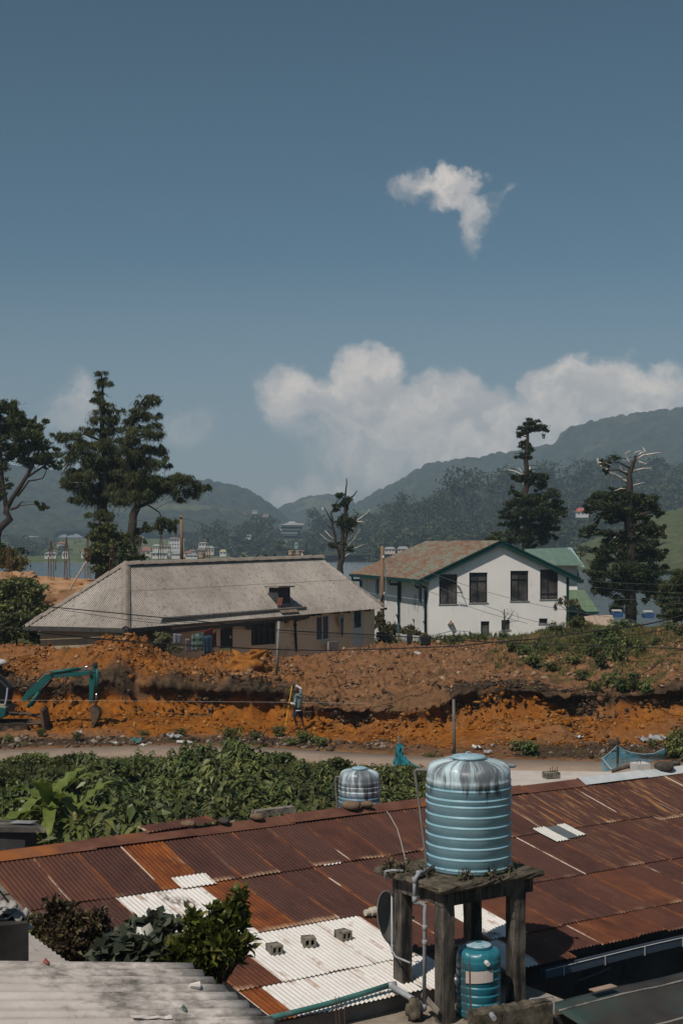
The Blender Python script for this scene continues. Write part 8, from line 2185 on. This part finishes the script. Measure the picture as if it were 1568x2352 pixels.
def banana(label, u, vt, Y, h, nl, seed, L=1.5, Wd=.42):
    r = np.random.default_rng(seed); b = ground0(u, Y); topz = W(u, vt, Y).z
    t = thing('banana_plant', label, 'banana plant', b, 'banana plants')
    hs_ = topz - b.z
    g = MB(); crown = b + Vector((.05, 0, hs_ * .62)); g.tube([b, lerp(b, crown, .5), crown, crown + Vector((0, 0, .25))], [.12, .10, .07, .04], 10); g.build('stem', ban_s, t, True)
    for k in range(nl):
        az = k * 2.4 + r.random() * .5; el = math.radians(r.uniform(15, 78)) if k < nl - 2 else math.radians(-5)
        ln = L * (.75 + .35 * r.random()); wd_ = Wd * (.8 + .3 * r.random())
        d = Vector((math.cos(az) * math.cos(el), math.sin(az) * math.cos(el), math.sin(el))); sd = Vector((-math.sin(az), math.cos(az), 0))
        n = 12; vs = []; fs = []; p_ = Vector(crown); dd = d.copy()
        for i in range(n + 1):
            f_ = i / n; w_ = wd_ * (math.sin(math.pi * min(1, f_ * .93 + .07)) ** .55) * (.12 if f_ < .1 else 1)
            upv = sd.cross(dd).normalized(); tr2 = .06 * (-1) ** i * (1 if r.random() < .35 else .2)
            vs += [p_ + sd * w_ * .5 - upv * (w_ * .16 + tr2), p_ + upv * .0, p_ - sd * w_ * .5 - upv * (w_ * .16 - tr2)]
            dd = (dd + Vector((0, 0, -.11 - .05 * f_))).normalized(); p_ = p_ + dd * ln / n
        for i in range(n): fs += [(i * 3, i * 3 + 1, i * 3 + 4, i * 3 + 3), (i * 3 + 1, i * 3 + 2, i * 3 + 5, i * 3 + 4)]
        g = MB(); g.add(vs, fs); g.build('leaf', dead_l if k >= nl - 1 else ban_l, t, True)
    return t
banana('broad leaved banana plant at the left of the thicket, largest of three', 110, 1742, 33.5, 2, 15, 5, 1.75, .34)
banana('smaller banana plant at the far left of the thicket', 35, 1790, 33.0, 2, 10, 9, 1.35, .28)
banana('slender banana plant right of the big one', 168, 1765, 33.0, 2, 9, 13, 1.45, .27)
# broad taro leaves low at the roof edge
# bushes at the house: left bank, hedge
tree('bank_bush', 'large green bush on the bank beside the bungalow hip', 'bush', 74, [[(40, 1490, 2), (40, 1400, 1.5)]], [(30, 1345, 36, 16, 0), (70, 1352, 34, 16, 0), (10, 1370, 34, 20, 0), (55, 1378, 40, 22, 0), (85, 1385, 16, 14, 0), (20, 1400, 40, 20, 0), (60, 1405, 30, 16, 0), (95, 1400, 20, 16, 0), (80, 1365, 26, 14, 0), (50, 1335, 30, 10, 0)], shrub_l, .22, .5, 4.0, 0, 22, 61)
tree('bank_bush', 'lower yellow green bush on the bank under the larger one by the hip', 'bush', 71.5, [[(40, 1490, 2), (40, 1460, 1.5)]], [(15, 1425, 34, 16, 0), (55, 1425, 26, 14, 0), (70, 1440, 22, 12, 0), (30, 1448, 44, 16, 0), (5, 1462, 34, 14, 0), (62, 1460, 26, 12, 0), (82, 1470, 12, 8, 0)], mat_leaf('bank_leaves', (.045, .055, .014), (.095, .105, .028), (.15, .15, .05), .25), .2, .5, 4.0, 0, 22, 62)
tree('flowering_bush', 'pale leaved bush at the bungalow wall left of the washing', 'bush', 66.2, [[(378, 1490, 1.5), (378, 1475, 1)]], [(378, 1465, 22, 13, 0), (395, 1485, 16, 9, 0), (408, 1492, 14, 7, 0), (365, 1475, 16, 9, 0)], mat_leaf('pale_leaves', (.09, .10, .04), (.19, .19, .09), (.30, .28, .16), .25), .12, .55, 4.5, 0, 20, 63)
tree('hedge', 'flowering hedge between the bungalow and the white hall', 'hedge', 85, [[(880, 1490, 2), (880, 1450, 1)], [(940, 1490, 2), (940, 1460, 1)]], [(870, 1425, 14, 16, 0), (882, 1442, 22, 18, 0), (905, 1448, 24, 16, 0), (925, 1450, 22, 14, .5), (890, 1468, 26, 16, -.5), (945, 1455, 22, 13, 0), (920, 1470, 26, 14, 0), (965, 1465, 20, 11, 0), (985, 1472, 18, 9, 0), (950, 1476, 26, 10, 0)], mat_leaf('hedge_leaves', (.05, .05, .018), (.11, .10, .04), (.22, .17, .09), .25), .20, .5, 3.6, 0, 22, 64)
tree('weed_clump', 'green weed clump below the hall at the wire fence', 'weeds', 80, [[(1055, 1490, 1), (1055, 1470, .6)]], [(1020, 1468, 22, 9, 0), (1055, 1466, 26, 10, 0), (1085, 1470, 22, 10, 0), (1060, 1478, 40, 8, 0), (1105, 1462, 14, 8, 0)], shrub_l, .20, .4, 2.0, 0, 20, 65)
# bushes on the grassy bank, as copies of a few
bproto = [stem_shrub('bank_weed', 'leafy green weed clump on the bank of soil at right', (0, 0, 0), .8, .6, 16, 26, .16, .45, shrub_l, 140 + k, 'weeds', 'weed clumps on the bank') for k in range(3)]
r = np.random.default_rng(66); kb = 0
for (u, v, s_) in [(1200, 1448, 1.3), (1180, 1492, 1.0), (1195, 1505, 1.0), (1225, 1530, 1.1), (1265, 1540, .8), (1240, 1500, .9), (1290, 1500, .8), (1340, 1480, 1.0), (1380, 1470, 1.3), (1410, 1480, 1.5), (1440, 1490, 1.4), (1390, 1500, 1.4), (1360, 1510, 1.0), (1420, 1515, 1.2), (1320, 1525, .9), (1380, 1535, 1.0), (1340, 1560, .7), (1280, 1455, 1.0), (1320, 1450, 1.2), (1240, 1440, 1.2), (1420, 1450, 1.2), (1470, 1500, .9), (1500, 1480, .8), (1400, 1580, .9), (1430, 1590, 1.1), (1460, 1585, 1.0), (1370, 1590, .8), (1480, 1600, .8), (1450, 1560, .8), (1155, 1470, .8), (1130, 1460, .8), (1290, 1435, .9), (1340, 1432, .8), (1370, 1436, .8), (1540, 1445, .9), (1560, 1460, .8), (1215, 1735, 1.0), (1195, 1722, .8), (1560, 1730, 1.3), (1545, 1738, 1.2), (1570, 1745, 1.3), (690, 1700, .8), (640, 1690, .7), (520, 1695, .7), (590, 1700, .6), (735, 1712, .7), (420, 1690, .6), (330, 1690, .5), (95, 1690, .5), (15, 1705, .6), (175, 1700, .5), (715, 1705, .6), (668, 1712, .7), (990, 1742, .5), (1500, 1715, .6)]:
    q = ground_px(u, v, 49, 100)
    src = bproto[kb % 3]; o = src if kb < 3 else copy_tree(src)
    o.location = q - Vector((0, 0, .05)); o.scale = (s_, s_, s_ * (.7 + .4 * r.random())); o.rotation_euler = (0, 0, r.random() * 6.28); kb += 1
# grass: verge this side of the road, the bank, the foot of the hall
def grass(name, label, n, fu, L, mat, seed):
    r = np.random.default_rng(seed); C = fu(r, n); n = len(C)
    D = np.stack([r.normal(size=n) * .45, r.normal(size=n) * .45, np.ones(n)], 1); LL = L * (.5 + r.random(n))
    V, Fq = diamonds(C + norm_(D) * LL[:, None] * .4, D, r.normal(size=(n, 3)), LL, LL * .16)
    return tag(link_mesh(name, V, Fq, mat), label, 'grass', kind='stuff')
grass_m = mat_leaf('grass_blades', (.06, .08, .02), (.13, .15, .04), (.24, .22, .09), .25, .7, .15)
dry_m = mat_leaf('dry_grass', (.07, .075, .022), (.14, .14, .045), (.25, .21, .10), .2, .8, .1)
def verge(r, n):
    u = r.uniform(-60, 1000, n); Y = road_c(u) - 1.55 - np.abs(r.normal(size=n)) * 3.2
    return np.stack([Y * (u - 784) / F, Y, CZ - terr(u, Y)], -1)
grass('verge_grass', 'green grass along the near edge of the road', 22000, verge, .15, grass_m, 71)
def bankf(r, n):
    u = r.uniform(1120, 1600, n); Y = r.uniform(57, 80, n)
    k = sstep(1130, 1260, u + 80 * pnoise(u * .02, Y * .3, 4)) * sstep(62, 68, Y + 5 * pnoise(u * .015, Y * .2, 2)) * (1 - .85 * sstep(1440, 1530, u)); k = np.maximum(k, .25 * sstep(.1, .5, pnoise(u * .03, Y * .5, 7)))
    m_ = r.random(n) < k * sstep(-.35, .25, pnoise(u * .025, Y * .45, 9.0)); u = u[m_]; Y = Y[m_]
    return np.stack([Y * (u - 784) / F, Y, CZ - soil(u, Y)], -1)
grass('bank_grass', 'grass over the upper part of the soil bank at right', 95000, bankf, .24, dry_m, 72)
def hallf(r, n):
    u = r.uniform(850, 1600, n); Y = r.uniform(79, 97, n); return np.stack([Y * (u - 784) / F, Y, CZ - soil(u, Y)], -1)
grass('yard_grass', 'rough grass at the foot of the white hall', 14000, hallf, .4, grass_m, 73)
# weeds on the tank slab
r = np.random.default_rng(90)
for k, (i, kk, s_) in enumerate(((.12, .95, .9), (.2, .6, .8), (.55, .12, .6), (.95, .08, .55), (1.25, .15, .7), (1.62, .6, .9), (.05, 1.2, .7))):
    stem_shrub('slab_weed', ['dry weed at the left of the big tank', 'green weed by the grey pipe at the tank foot', 'small weed in front of the tank, left of centre', 'tiny flowering weed in front of the tank centre', 'flowering weed in front of the tank, right of centre', 'tall dark weed at the right of the big tank', 'dry weed at the back left corner of the slab'][k], TW(i, kk, HT - .005), .32 * s_, .16, 7, 9, .06, .35, dry_m if k % 2 == 0 else mat_leaf('weed_leaves', (.04, .045, .015), (.09, .09, .03), (.2, .17, .09)), 200 + k, 'weed')
# shrubs just behind the near roof, lower left
purple = mat_leaf('purple_leaves', (.045, .026, .020), (.095, .065, .04), (.19, .17, .06), .2, .45, .35)
def dense(name, label, Y, blobs, L, asp, dens, leafm, seed, base, cat='shrub', fold=.12, upb=.3, droop=.15, shell=.5):
    r = np.random.default_rng(seed); s_ = Y / F
    b = W(base[0], base[1], Y); t = thing(name, label, cat, b)
    C = []; D = []; g = MB()
    blobs = blobs + [(u + ru * 1.1 * math.cos(a), v - abs(rv * 1.15 * math.sin(a)), ru * .22, rv * .34, dy + .05 * r.normal()) for (u, v, ru, rv, dy) in blobs for a in r.random(3) * 6.28]
    for (u, v, ru, rv, dy) in blobs:
        c = np.array(W(u, v, Y)); c[1] += dy; R = np.array([ru, ru * .8, rv]) * s_; n = int(dens * ru * rv / 10)
        d = rdir(r, n, .15); C.append(c + d * R * (r.random((n, 1)) ** shell)); D.append(d + r.normal(size=(n, 3)) * .6 + np.array([0, 0, upb]))
        m_ = lerp(b, Vector(c), .5) + Vector((0, 0, .05)); g.tube([b, m_, Vector(c)], [.012, .009, .005], 5)
        for _ in range(5): g.tube([lerp(m_, Vector(c), .5), Vector(c + rdir(r, 1)[0] * R * .9)], [.005, .002], 4)
    C = np.concatenate(C); D = np.concatenate(D); n = len(C); LL = L * (.6 + .7 * r.random(n))
    V, Fq = leaves(C, D, np.array([[0, 0, 1.0]]) + r.normal(size=(n, 3)) * .5, LL, LL * asp, fold, droop)
    g.build('stems', barkm, t); link_mesh('foliage', V, Fq, leafm, t); return t
dense('purple_shrub', 'dark purple leaved shrub behind the near roof', 11.6, [(125, 2088, 18, 22, 0), (110, 2120, 34, 24, 0), (165, 2120, 50, 30, 0), (215, 2140, 40, 32, .1), (150, 2160, 50, 34, -.1), (210, 2185, 40, 32, 0), (130, 2195, 44, 26, .1), (180, 2215, 44, 18, 0), (230, 2110, 16, 20, 0)], .05, .5, 5, purple, 301, (170, 2300))
dense('green_shrub', 'small yellow green shrub at the left of the purple one', 11.9, [(85, 2130, 24, 20, 0), (100, 2165, 28, 26, 0), (135, 2140, 20, 20, 0), (125, 2200, 24, 26, 0), (70, 2120, 10, 8, 0), (150, 2090, 10, 12, 0)], .06, .5, 6, mat_leaf('olive_leaves', (.04, .045, .008), (.10, .10, .018), (.19, .18, .04), .3), 302, (110, 2290))
bigl = mat_leaf('big_dark_leaves', (.04, .052, .034), (.095, .108, .072), (.17, .175, .12), .2, .35, .5)
dense('big_leaved_plant', 'plant with large dull heart shaped leaves behind the near roof', 11.2, [(300, 2150, 30, 14, 0), (345, 2130, 30, 14, .1), (275, 2175, 34, 20, 0), (330, 2170, 44, 24, -.2), (395, 2140, 24, 18, 0), (260, 2200, 36, 28, -.1), (310, 2205, 50, 28, 0), (370, 2180, 40, 34, 0), (290, 2230, 40, 14, 0)], .125, .72, 1.3, bigl, 303, (310, 2320), fold=.06, upb=.1, droop=.3)
citrus = mat_leaf('glossy_citrus_leaves', (.045, .065, .012), (.12, .14, .025), (.24, .23, .06), .28, .3, .5)
dense('citrus_bush', 'glossy yellow green citrus like bush beside the white roof sheets', 11.0, [(552, 2062, 10, 20, 0), (540, 2095, 18, 20, 0), (495, 2095, 14, 16, 0), (545, 2130, 26, 24, 0), (500, 2135, 30, 26, 0), (440, 2110, 12, 18, 0), (450, 2150, 26, 26, 0), (520, 2165, 40, 26, -.1), (470, 2185, 44, 28, 0), (400, 2190, 34, 26, 0), (430, 2215, 40, 20, 0), (520, 2200, 34, 22, 0), (480, 2225, 34, 18, 0), (560, 2170, 14, 12, 0)], .085, .5, 2.6, citrus, 304, (480, 2330), upb=.7, droop=.05)
# ------------------------------------------------------------------ far shore: wood, single tall trees, town
fa = mat_leaf('far_wood_leaves', (.03, .042, .016), (.062, .074, .028), (.115, .115, .048), .1, .8, .1)
def crown_cluster(r, c, R, H, n, L):
    """one eucalyptus-like crown of tiered clumps"""
    m_ = 9; hh = r.random(m_) ** .7
    cl = np.stack([r.normal(size=m_) * R * .5 * (1.1 - hh * .6), r.normal(size=m_) * R * .5 * (1.1 - hh * .6), H * (.25 + .72 * hh)], -1)
    k = r.integers(0, m_, n); p = cl[k] + r.normal(size=(n, 3)) * np.array([R * .26, R * .26, H * .055])
    return np.array(c) + p
def wood(name, label, spots, L, seed, per=260):
    r = np.random.default_rng(seed); C = []
    for (x, y, z, R, H) in spots: C.append(crown_cluster(r, (x, y, z), R, H, per, L))
    C = np.concatenate(C); n = len(C); LL = L * (.6 + .8 * r.random(n))
    D = r.normal(size=(n, 3)); D[:, 2] *= .5
    V, Fq = diamonds(C, D, r.normal(size=(n, 3)) * .7 + np.array([0, 0, 1.2]), LL, LL * .7)
    return tag(link_mesh(name, V, Fq, fa), label, 'wood', kind='stuff')
r = np.random.default_rng(404)
def prof_spots(pts, Y0, Y1, n, hmin, hmax, foot_v=1285):
    """trees filling the band under the skyline pts [(u, v top)]"""
    pu = [p[0] for p in pts]; pv = [p[1] for p in pts]; out = []
    for _ in range(n):
        u = r.uniform(pu[0], pu[-1]); f_ = r.random() ** .8; Y = Y0 + (Y1 - Y0) * f_
        vt = np.interp(u, pu, pv); H = r.uniform(hmin, hmax)
        vtop = foot_v - (foot_v - vt) * (.30 + .70 * f_) + r.uniform(-4, 8)
        ztop = CZ - (vtop - 1250) * Y / F
        out.append((Y * (u - 784) / F, Y, ztop - H, H * r.uniform(.24, .36), H))
    return out
wood('far_wood', 'hazy dark wood behind the lake shore on the left and middle', prof_spots([(-60, 1215), (60, 1225), (180, 1250), (300, 1262), (420, 1255), (455, 1215), (500, 1205), (560, 1192), (610, 1200), (640, 1235), (690, 1238), (720, 1180), (760, 1186), (800, 1190), (860, 1195)], 830, 1180, 340, 17, 31), 2.5, 1)
wood('far_wood', 'tall brownish eucalyptus wood on the slope right of the spike tree', prof_spots([(820, 1180), (870, 1160), (905, 1150), (950, 1138), (985, 1150), (1010, 1135), (1060, 1085), (1090, 1092), (1120, 1120), (1150, 1085), (1190, 1078), (1240, 1065), (1300, 1058), (1380, 1052), (1430, 1050), (1500, 1052), (1560, 1055), (1640, 1060)], 790, 1160, 520, 20, 38), 2.5, 2)
wood('shore_wood', 'darker wood along the foot of the slope at right', prof_spots([(880, 1225), (950, 1215), (1050, 1205), (1150, 1200), (1250, 1190), (1350, 1178), (1420, 1180), (1500, 1165), (1520, 1180)], 700, 800, 190, 14, 24), 2.2, 3, 220)
# single trees that stand out against the haze
def far_tree(label, seed, H, R, n=260, L=2.2):
    r2 = np.random.default_rng(seed); t = thing('eucalyptus_tree', label, 'tree', (0, 0, 0), 'tall trees on the far shore')
    g = MB(); g.tube([(0, 0, 0), (.2, 0, H * .5), (0, .1, H * .95)], [H * .018, H * .014, H * .004], 6); g.build('trunk', barkm, t)
    C = crown_cluster(r2, (0, 0, 0), R, H, n, L); LL = L * (.5 + .8 * r2.random(n))
    V, Fq = diamonds(C, r2.normal(size=(n, 3)), r2.normal(size=(n, 3)) + np.array([0, 0, 1.2]), LL, LL * .65); link_mesh('crown', V, Fq, fa, t)
    return t
fp = [far_tree('tall hazy eucalyptus rising out of the wood beyond the lake', 500 + k, 30, 9) for k in range(3)]
for i, (u, v, Y, s_) in enumerate([(1065, 1070, 860, 1.15), (1085, 1085, 880, 1.0), (1040, 1095, 860, 1.0), (985, 1142, 850, .85), (920, 1138, 850, .8), (955, 1150, 870, .7), (1128, 1082, 900, 1.0), (1165, 1075, 900, .9), (905, 1150, 840, .7), (590, 1180, 950, .9), (625, 1192, 950, .8), (565, 1196, 940, .75), (505, 1190, 930, .8), (720, 1172, 980, .9), (745, 1180, 980, .8), (1265, 1055, 960, .9), (1405, 1045, 980, .8), (480, 1205, 900, .8), (1015, 1120, 850, .9)]):
    o = fp[i % 3] if i < 3 else copy_tree(fp[i % 3]); H = 30 * s_
    zt = CZ - (v - 1250) * Y / F; o.location = (Y * (u - 784) / F, Y, zt - H); o.scale = (s_, s_, s_); o.rotation_euler = (0, 0, i * 1.7)
    o['label'] = 'tall hazy eucalyptus rising out of the wood beyond the lake'
# lakeside bushes
for k, (u, v, s_, Y) in enumerate(((662, 1268, 8, 560), (640, 1258, 14, 700), (700, 1272, 9, 600), (870, 1268, 9, 560), (990, 1270, 9, 560), (1035, 1265, 12, 600))):
    tree('shore_bush', ['round dark bush on the far shore above the bungalow ridge', 'wider bush on the far shore left of the round one', 'low bush on the far shore right of the round one', 'small bush on the far shore right of the spike tree', 'bush on the far shore behind the hall roof', 'bush on the far shore near the small far houses'][k], 'bush', Y, [[(u, v + 12, .8), (u, v, .5)]], [(u, v, s_, s_ * .8, 0), (u + s_ * .5, v + 3, s_ * .7, s_ * .5, 0)], fa, 1.6, .7, 2.0, 0, 16, 600 + k, branches=False)
# town across the lake
wallw = mat_noise('far_white_wall', (.48, .47, .46), (.58, .57, .56), .4); wallp = mat_noise('far_cream_wall', (.45, .38, .31), (.55, .47, .39), .4)
rf_r = mat_noise('far_red_roof', (.22, .09, .06), (.30, .13, .09), .5); rf_g = mat_noise('far_grey_roof', (.22, .22, .22), (.32, .31, .30), .5); rf_gr = mat_noise('far_green_roof', (.22, .27, .24), (.32, .36, .32), .5); rf_b = mat_noise('far_brown_roof', (.13, .09, .07), (.2, .15, .12), .5)
winm = mat_plain('far_window', (.05, .055, .06), .3)
def far_house(label, u, v0, v1, wpx, Y, wall, roof, nwin=3, floors=1, roofh=.35, cat='house', flat=False, name='far_house'):
    s_ = Y / F; w_ = wpx * s_; h = (v1 - v0) * s_; c = W(u, v1, Y); t = thing(name, label, cat, c)
    hw = h if flat else h * (1 - roofh); dp = w_ * .7
    g = MB(); g.obox(c + Vector((-w_ / 2, 0, -1)), (w_, 0, 0), (0, dp, 0), (0, 0, hw + 1)); g.build('wall', wall, t)
    g = MB()
    if flat: g.obox(c + Vector((-w_ * .53, -w_ * .03, hw + .01)), (w_ * 1.06, 0, 0), (0, dp * 1.1, 0), (0, 0, h * .06))
    else:
        a = c + Vector((-w_ * .57, -w_ * .08, hw + .01)); e = w_ * 1.14
        g.add([a, a + Vector((e, 0, 0)), a + Vector((e, dp * 1.2, 0)), a + Vector((0, dp * 1.2, 0)), a + Vector((e * .22, dp * .6, h - hw)), a + Vector((e * .78, dp * .6, h - hw))], [(0, 1, 5, 4), (1, 2, 5), (2, 3, 4, 5), (3, 0, 4), (3, 2, 1, 0)])
    g.build('roof', roof, t)
    for f_ in range(floors):
        for k in range(nwin):
            ww = w_ / nwin * .5; x = -w_ / 2 + w_ / nwin * (k + .5) - ww / 2; z = hw * (f_ + .3) / floors
            g = MB(); g.obox(c + Vector((x, -.06, z)), (ww, 0, 0), (0, .05, 0), (0, 0, hw / floors * .45)); g.build('window', winm, t)
    return t
TOWN = [('tallest white block in the town across the lake, with a brown hipped roof', 400, 1234, 1263, 24, 800, wallw, rf_b, 4, 3, .16), ('narrow white tower wing at the right of the tallest block', 417, 1233, 1265, 10, 798, wallw, rf_b, 2, 3, .12), ('low white house left of the tallest block', 378, 1252, 1272, 26, 790, wallp, rf_b, 4, 2, .2), ('pinkish red roofed house at the left of the town', 336, 1256, 1276, 22, 780, wallp, rf_r, 2, 1, .45), ('grey house behind the low cedar spray', 360, 1250, 1272, 18, 795, wallp, rf_gr, 3, 2, .2), ('wide pale green roofed house in front of the town', 366, 1264, 1280, 34, 770, wallw, rf_gr, 4, 1, .4),
        ('white house with a bright flat top right of the bare pole', 467, 1245, 1264, 22, 800, wallw, rf_g, 3, 2, .15), ('cream house with arched windows at the right end of the town', 481, 1254, 1271, 20, 780, wallp, rf_gr, 3, 1, .3), ('small brown gabled house before the white flat topped one', 461, 1258, 1273, 18, 775, rf_b, rf_b, 2, 1, .4), ('small house with a yellow green roof at the end of the town', 512, 1262, 1274, 15, 770, wallw, mat_noise('far_yellow_roof', (.30, .27, .12), (.38, .34, .18), .5), 2, 1, .5), ('small white cottage between pole and brown house', 441, 1262, 1272, 16, 785, wallw, rf_b, 2, 1, .4), ('low pale house right of the tallest block', 432, 1266, 1276, 18, 775, wallp, rf_r, 2, 1, .4), ('low white shed in the middle of the town', 405, 1268, 1279, 22, 765, wallw, rf_g, 3, 1, .4), ('low white shed at the right of the town front', 440, 1272, 1281, 26, 760, wallw, rf_g, 3, 1, .4), ('tiny house front with brown roof in the town front', 419, 1266, 1276, 12, 768, wallp, rf_b, 1, 1, .4),
        ('long pale green roofed hall across the lake at left', 270, 1242, 1264, 62, 860, wallw, rf_gr, 6, 2, .2), ('small pale hut with a brown roof left of the long hall', 140, 1244, 1252, 18, 1000, wallp, rf_r, 2, 1, .5), ('white boathouse at the water left', 116, 1268, 1280, 26, 760, wallw, rf_g, 3, 1, .3), ('second white boathouse at the water left', 150, 1266, 1280, 14, 760, wallw, rf_g, 2, 1, .3), ('white jetty house behind the rebar columns', 194, 1262, 1278, 14, 760, wallw, rf_r, 2, 1, .3),
        ('small grey roofed house behind the hall roof', 895, 1256, 1268, 24, 690, wallp, rf_g, 3, 1, .45), ('second small grey house behind the hall roof', 925, 1255, 1268, 24, 690, wallp, rf_g, 3, 1, .45), ('long grey far house behind the hall roof ridge', 985, 1250, 1262, 40, 700, wallp, rf_g, 4, 1, .5), ('red roofed white villa on the wooded slope at right', 1337, 1166, 1184, 27, 690, wallw, mat_noise('villa_red_roof', (.32, .09, .065), (.40, .13, .09), .5), 3, 1, .5), ('tiny orange roofed hut on the tea field', 1519, 1216, 1228, 16, 560, rf_b, mat_noise('orange_roof', (.5, .22, .10), (.58, .28, .14), .5), 1, 1, .5), ('white patch of houses high in the right wood', 962, 1174, 1184, 22, 1090, wallw, rf_g, 3, 1, .3), ('pale teal hut in the wood right of the hotel', 680, 1246, 1256, 8, 810, mat_plain('pale_teal', (.2, .3, .3)), rf_g, 1, 1, .2), ('white hut in the wood left of the hotel', 570, 1228, 1236, 14, 1000, wallw, rf_g, 1, 1, .4), ('pale cottage on the shore under the hotel', 695, 1264, 1271, 16, 640, wallp, rf_b, 2, 1, .4)]
for T in TOWN: far_house(*T)
hl = [(175, 1098, 1108), (150, 1200, 1208), (120, 1195, 1203), (70, 1205, 1212), (200, 1105, 1112), (560, 1178, 1184), (585, 1172, 1178), (610, 1180, 1186), (430, 1170, 1175), (185, 1204, 1210)]
for k, (u, v0, v1) in enumerate(hl): far_house('tiny pale house high on the hazy western hillside', u, v0, v1, 13, 1500 + 40 * k, wallp, rf_r if k % 2 else rf_g, 2, 1, .4)['group'] = 'houses on the western hillside'
# terraced white hotel
t = thing('hotel', 'terraced white hotel with stepped balconies in the wood beyond the lake', 'hotel', W(665, 1240, 900))
s_ = 900 / F
for k, (u0, u1, v0, v1) in enumerate(((642, 698, 1206, 1210), (643, 690, 1214, 1218), (646, 684, 1221, 1225), (651, 682, 1227, 1230.5), (654, 680, 1233, 1236))):
    g = MB(); g.prism([W(u0, v0, 880 + k), W(u1, v0, 880 + k), W(u1, v1, 880 + k), W(u0, v1, 880 + k)], (0, 12, 0)); g.build('balcony', wallw, t)
g = MB(); g.prism([W(645, 1208, 884), W(694, 1208, 884), W(682, 1238, 884), W(655, 1238, 884)], (0, 14, 0)); g.build('wall', mat_plain('hotel_shadow_wall', (.10, .11, .12)), t)
g = MB(); g.prism([W(642, 1206, 879), W(666, 1199, 886), W(700, 1203, 886), W(698, 1206, 879)], (0, 16, 0)); g.build('roof', rf_g, t)
g = MB(); g.prism([W(663, 1198, 884), W(678, 1198, 884), W(678, 1205, 884), W(663, 1205, 884)], (0, 8, 0)); g.build('roof_house', wallw, t)
# radio mast
t = thing('radio_mast', 'small red and white mast on the wood left of the spike tree', 'mast', W(740, 1200, 1000))
g = MB(); g.tube([W(740, 1205, 1000), W(740, 1165, 1000)], .35, 6); g.build('mast_pole', mat_plain('mast_red', (.35, .15, .13)), t); g = MB(); g.obox(W(738.5, 1172, 999), (1.2, 0, 0), (0, 1, 0), (0, 0, 2.2)); g.build('antenna', wallw, t)
# blue boats / sheets by the water at right
for k, (u, v, wpx) in enumerate(((1418, 1410, 26), (1490, 1412, 24))):
    t = thing('boat', ['blue and white covered boat at the lake edge under the dead topped tree', 'second blue boat at the lake edge, further right'][k], 'boat', W(u, v + 10, 100)); w_ = wpx * 100 / F
    c = W(u, v + 8, 100); g = MB(); g.prism([c + Vector((-w_ * .5, 0, .3)), c + Vector((-w_ * .42, 0, 0)), c + Vector((w_ * .42, 0, 0)), c + Vector((w_ * .52, 0, .35))], (0, .9, 0)); g.build('hull', mat_plain('boat_blue', (.03, .08, .2), .5), t)
    g = MB(); g.prism([c + Vector((-w_ * .4, .1, .42)), c + Vector((w_ * .4, .1, .42)), c + Vector((w_ * .34, .1, .52)), c + Vector((-w_ * .36, .1, .52))], (0, .7, 0)); g.build('canopy', wallw, t)
    g = MB()
    for x in (-.36, .34): g.tube([c + Vector((w_ * x, .15, .2)), c + Vector((w_ * x, .15, .45))], .02, 5)
    g.build('canopy_posts', wallw, t)
# ------------------------------------------------------------------ air
hz = bpy.data.materials.new('haze'); hz.use_nodes = True; nt = hz.node_tree
for n in list(nt.nodes): nt.nodes.remove(n)
ho = nt.nodes.new('ShaderNodeOutputMaterial'); hv = nt.nodes.new('ShaderNodeVolumePrincipled')
hv.inputs['Color'].default_value = (.58, .79, .97, 1); hv.inputs['Density'].default_value = .0003; hv.inputs['Anisotropy'].default_value = .0
nt.links.new(hv.outputs[0], ho.inputs['Volume'])
g = MB(); g.obox((-2600, -60, -4.2), (5200, 0, 0), (0, 3060, 0), (0, 0, 262))
tag(g.build('haze', hz), 'pale blue haze filling the valley', 'haze', kind='stuff')
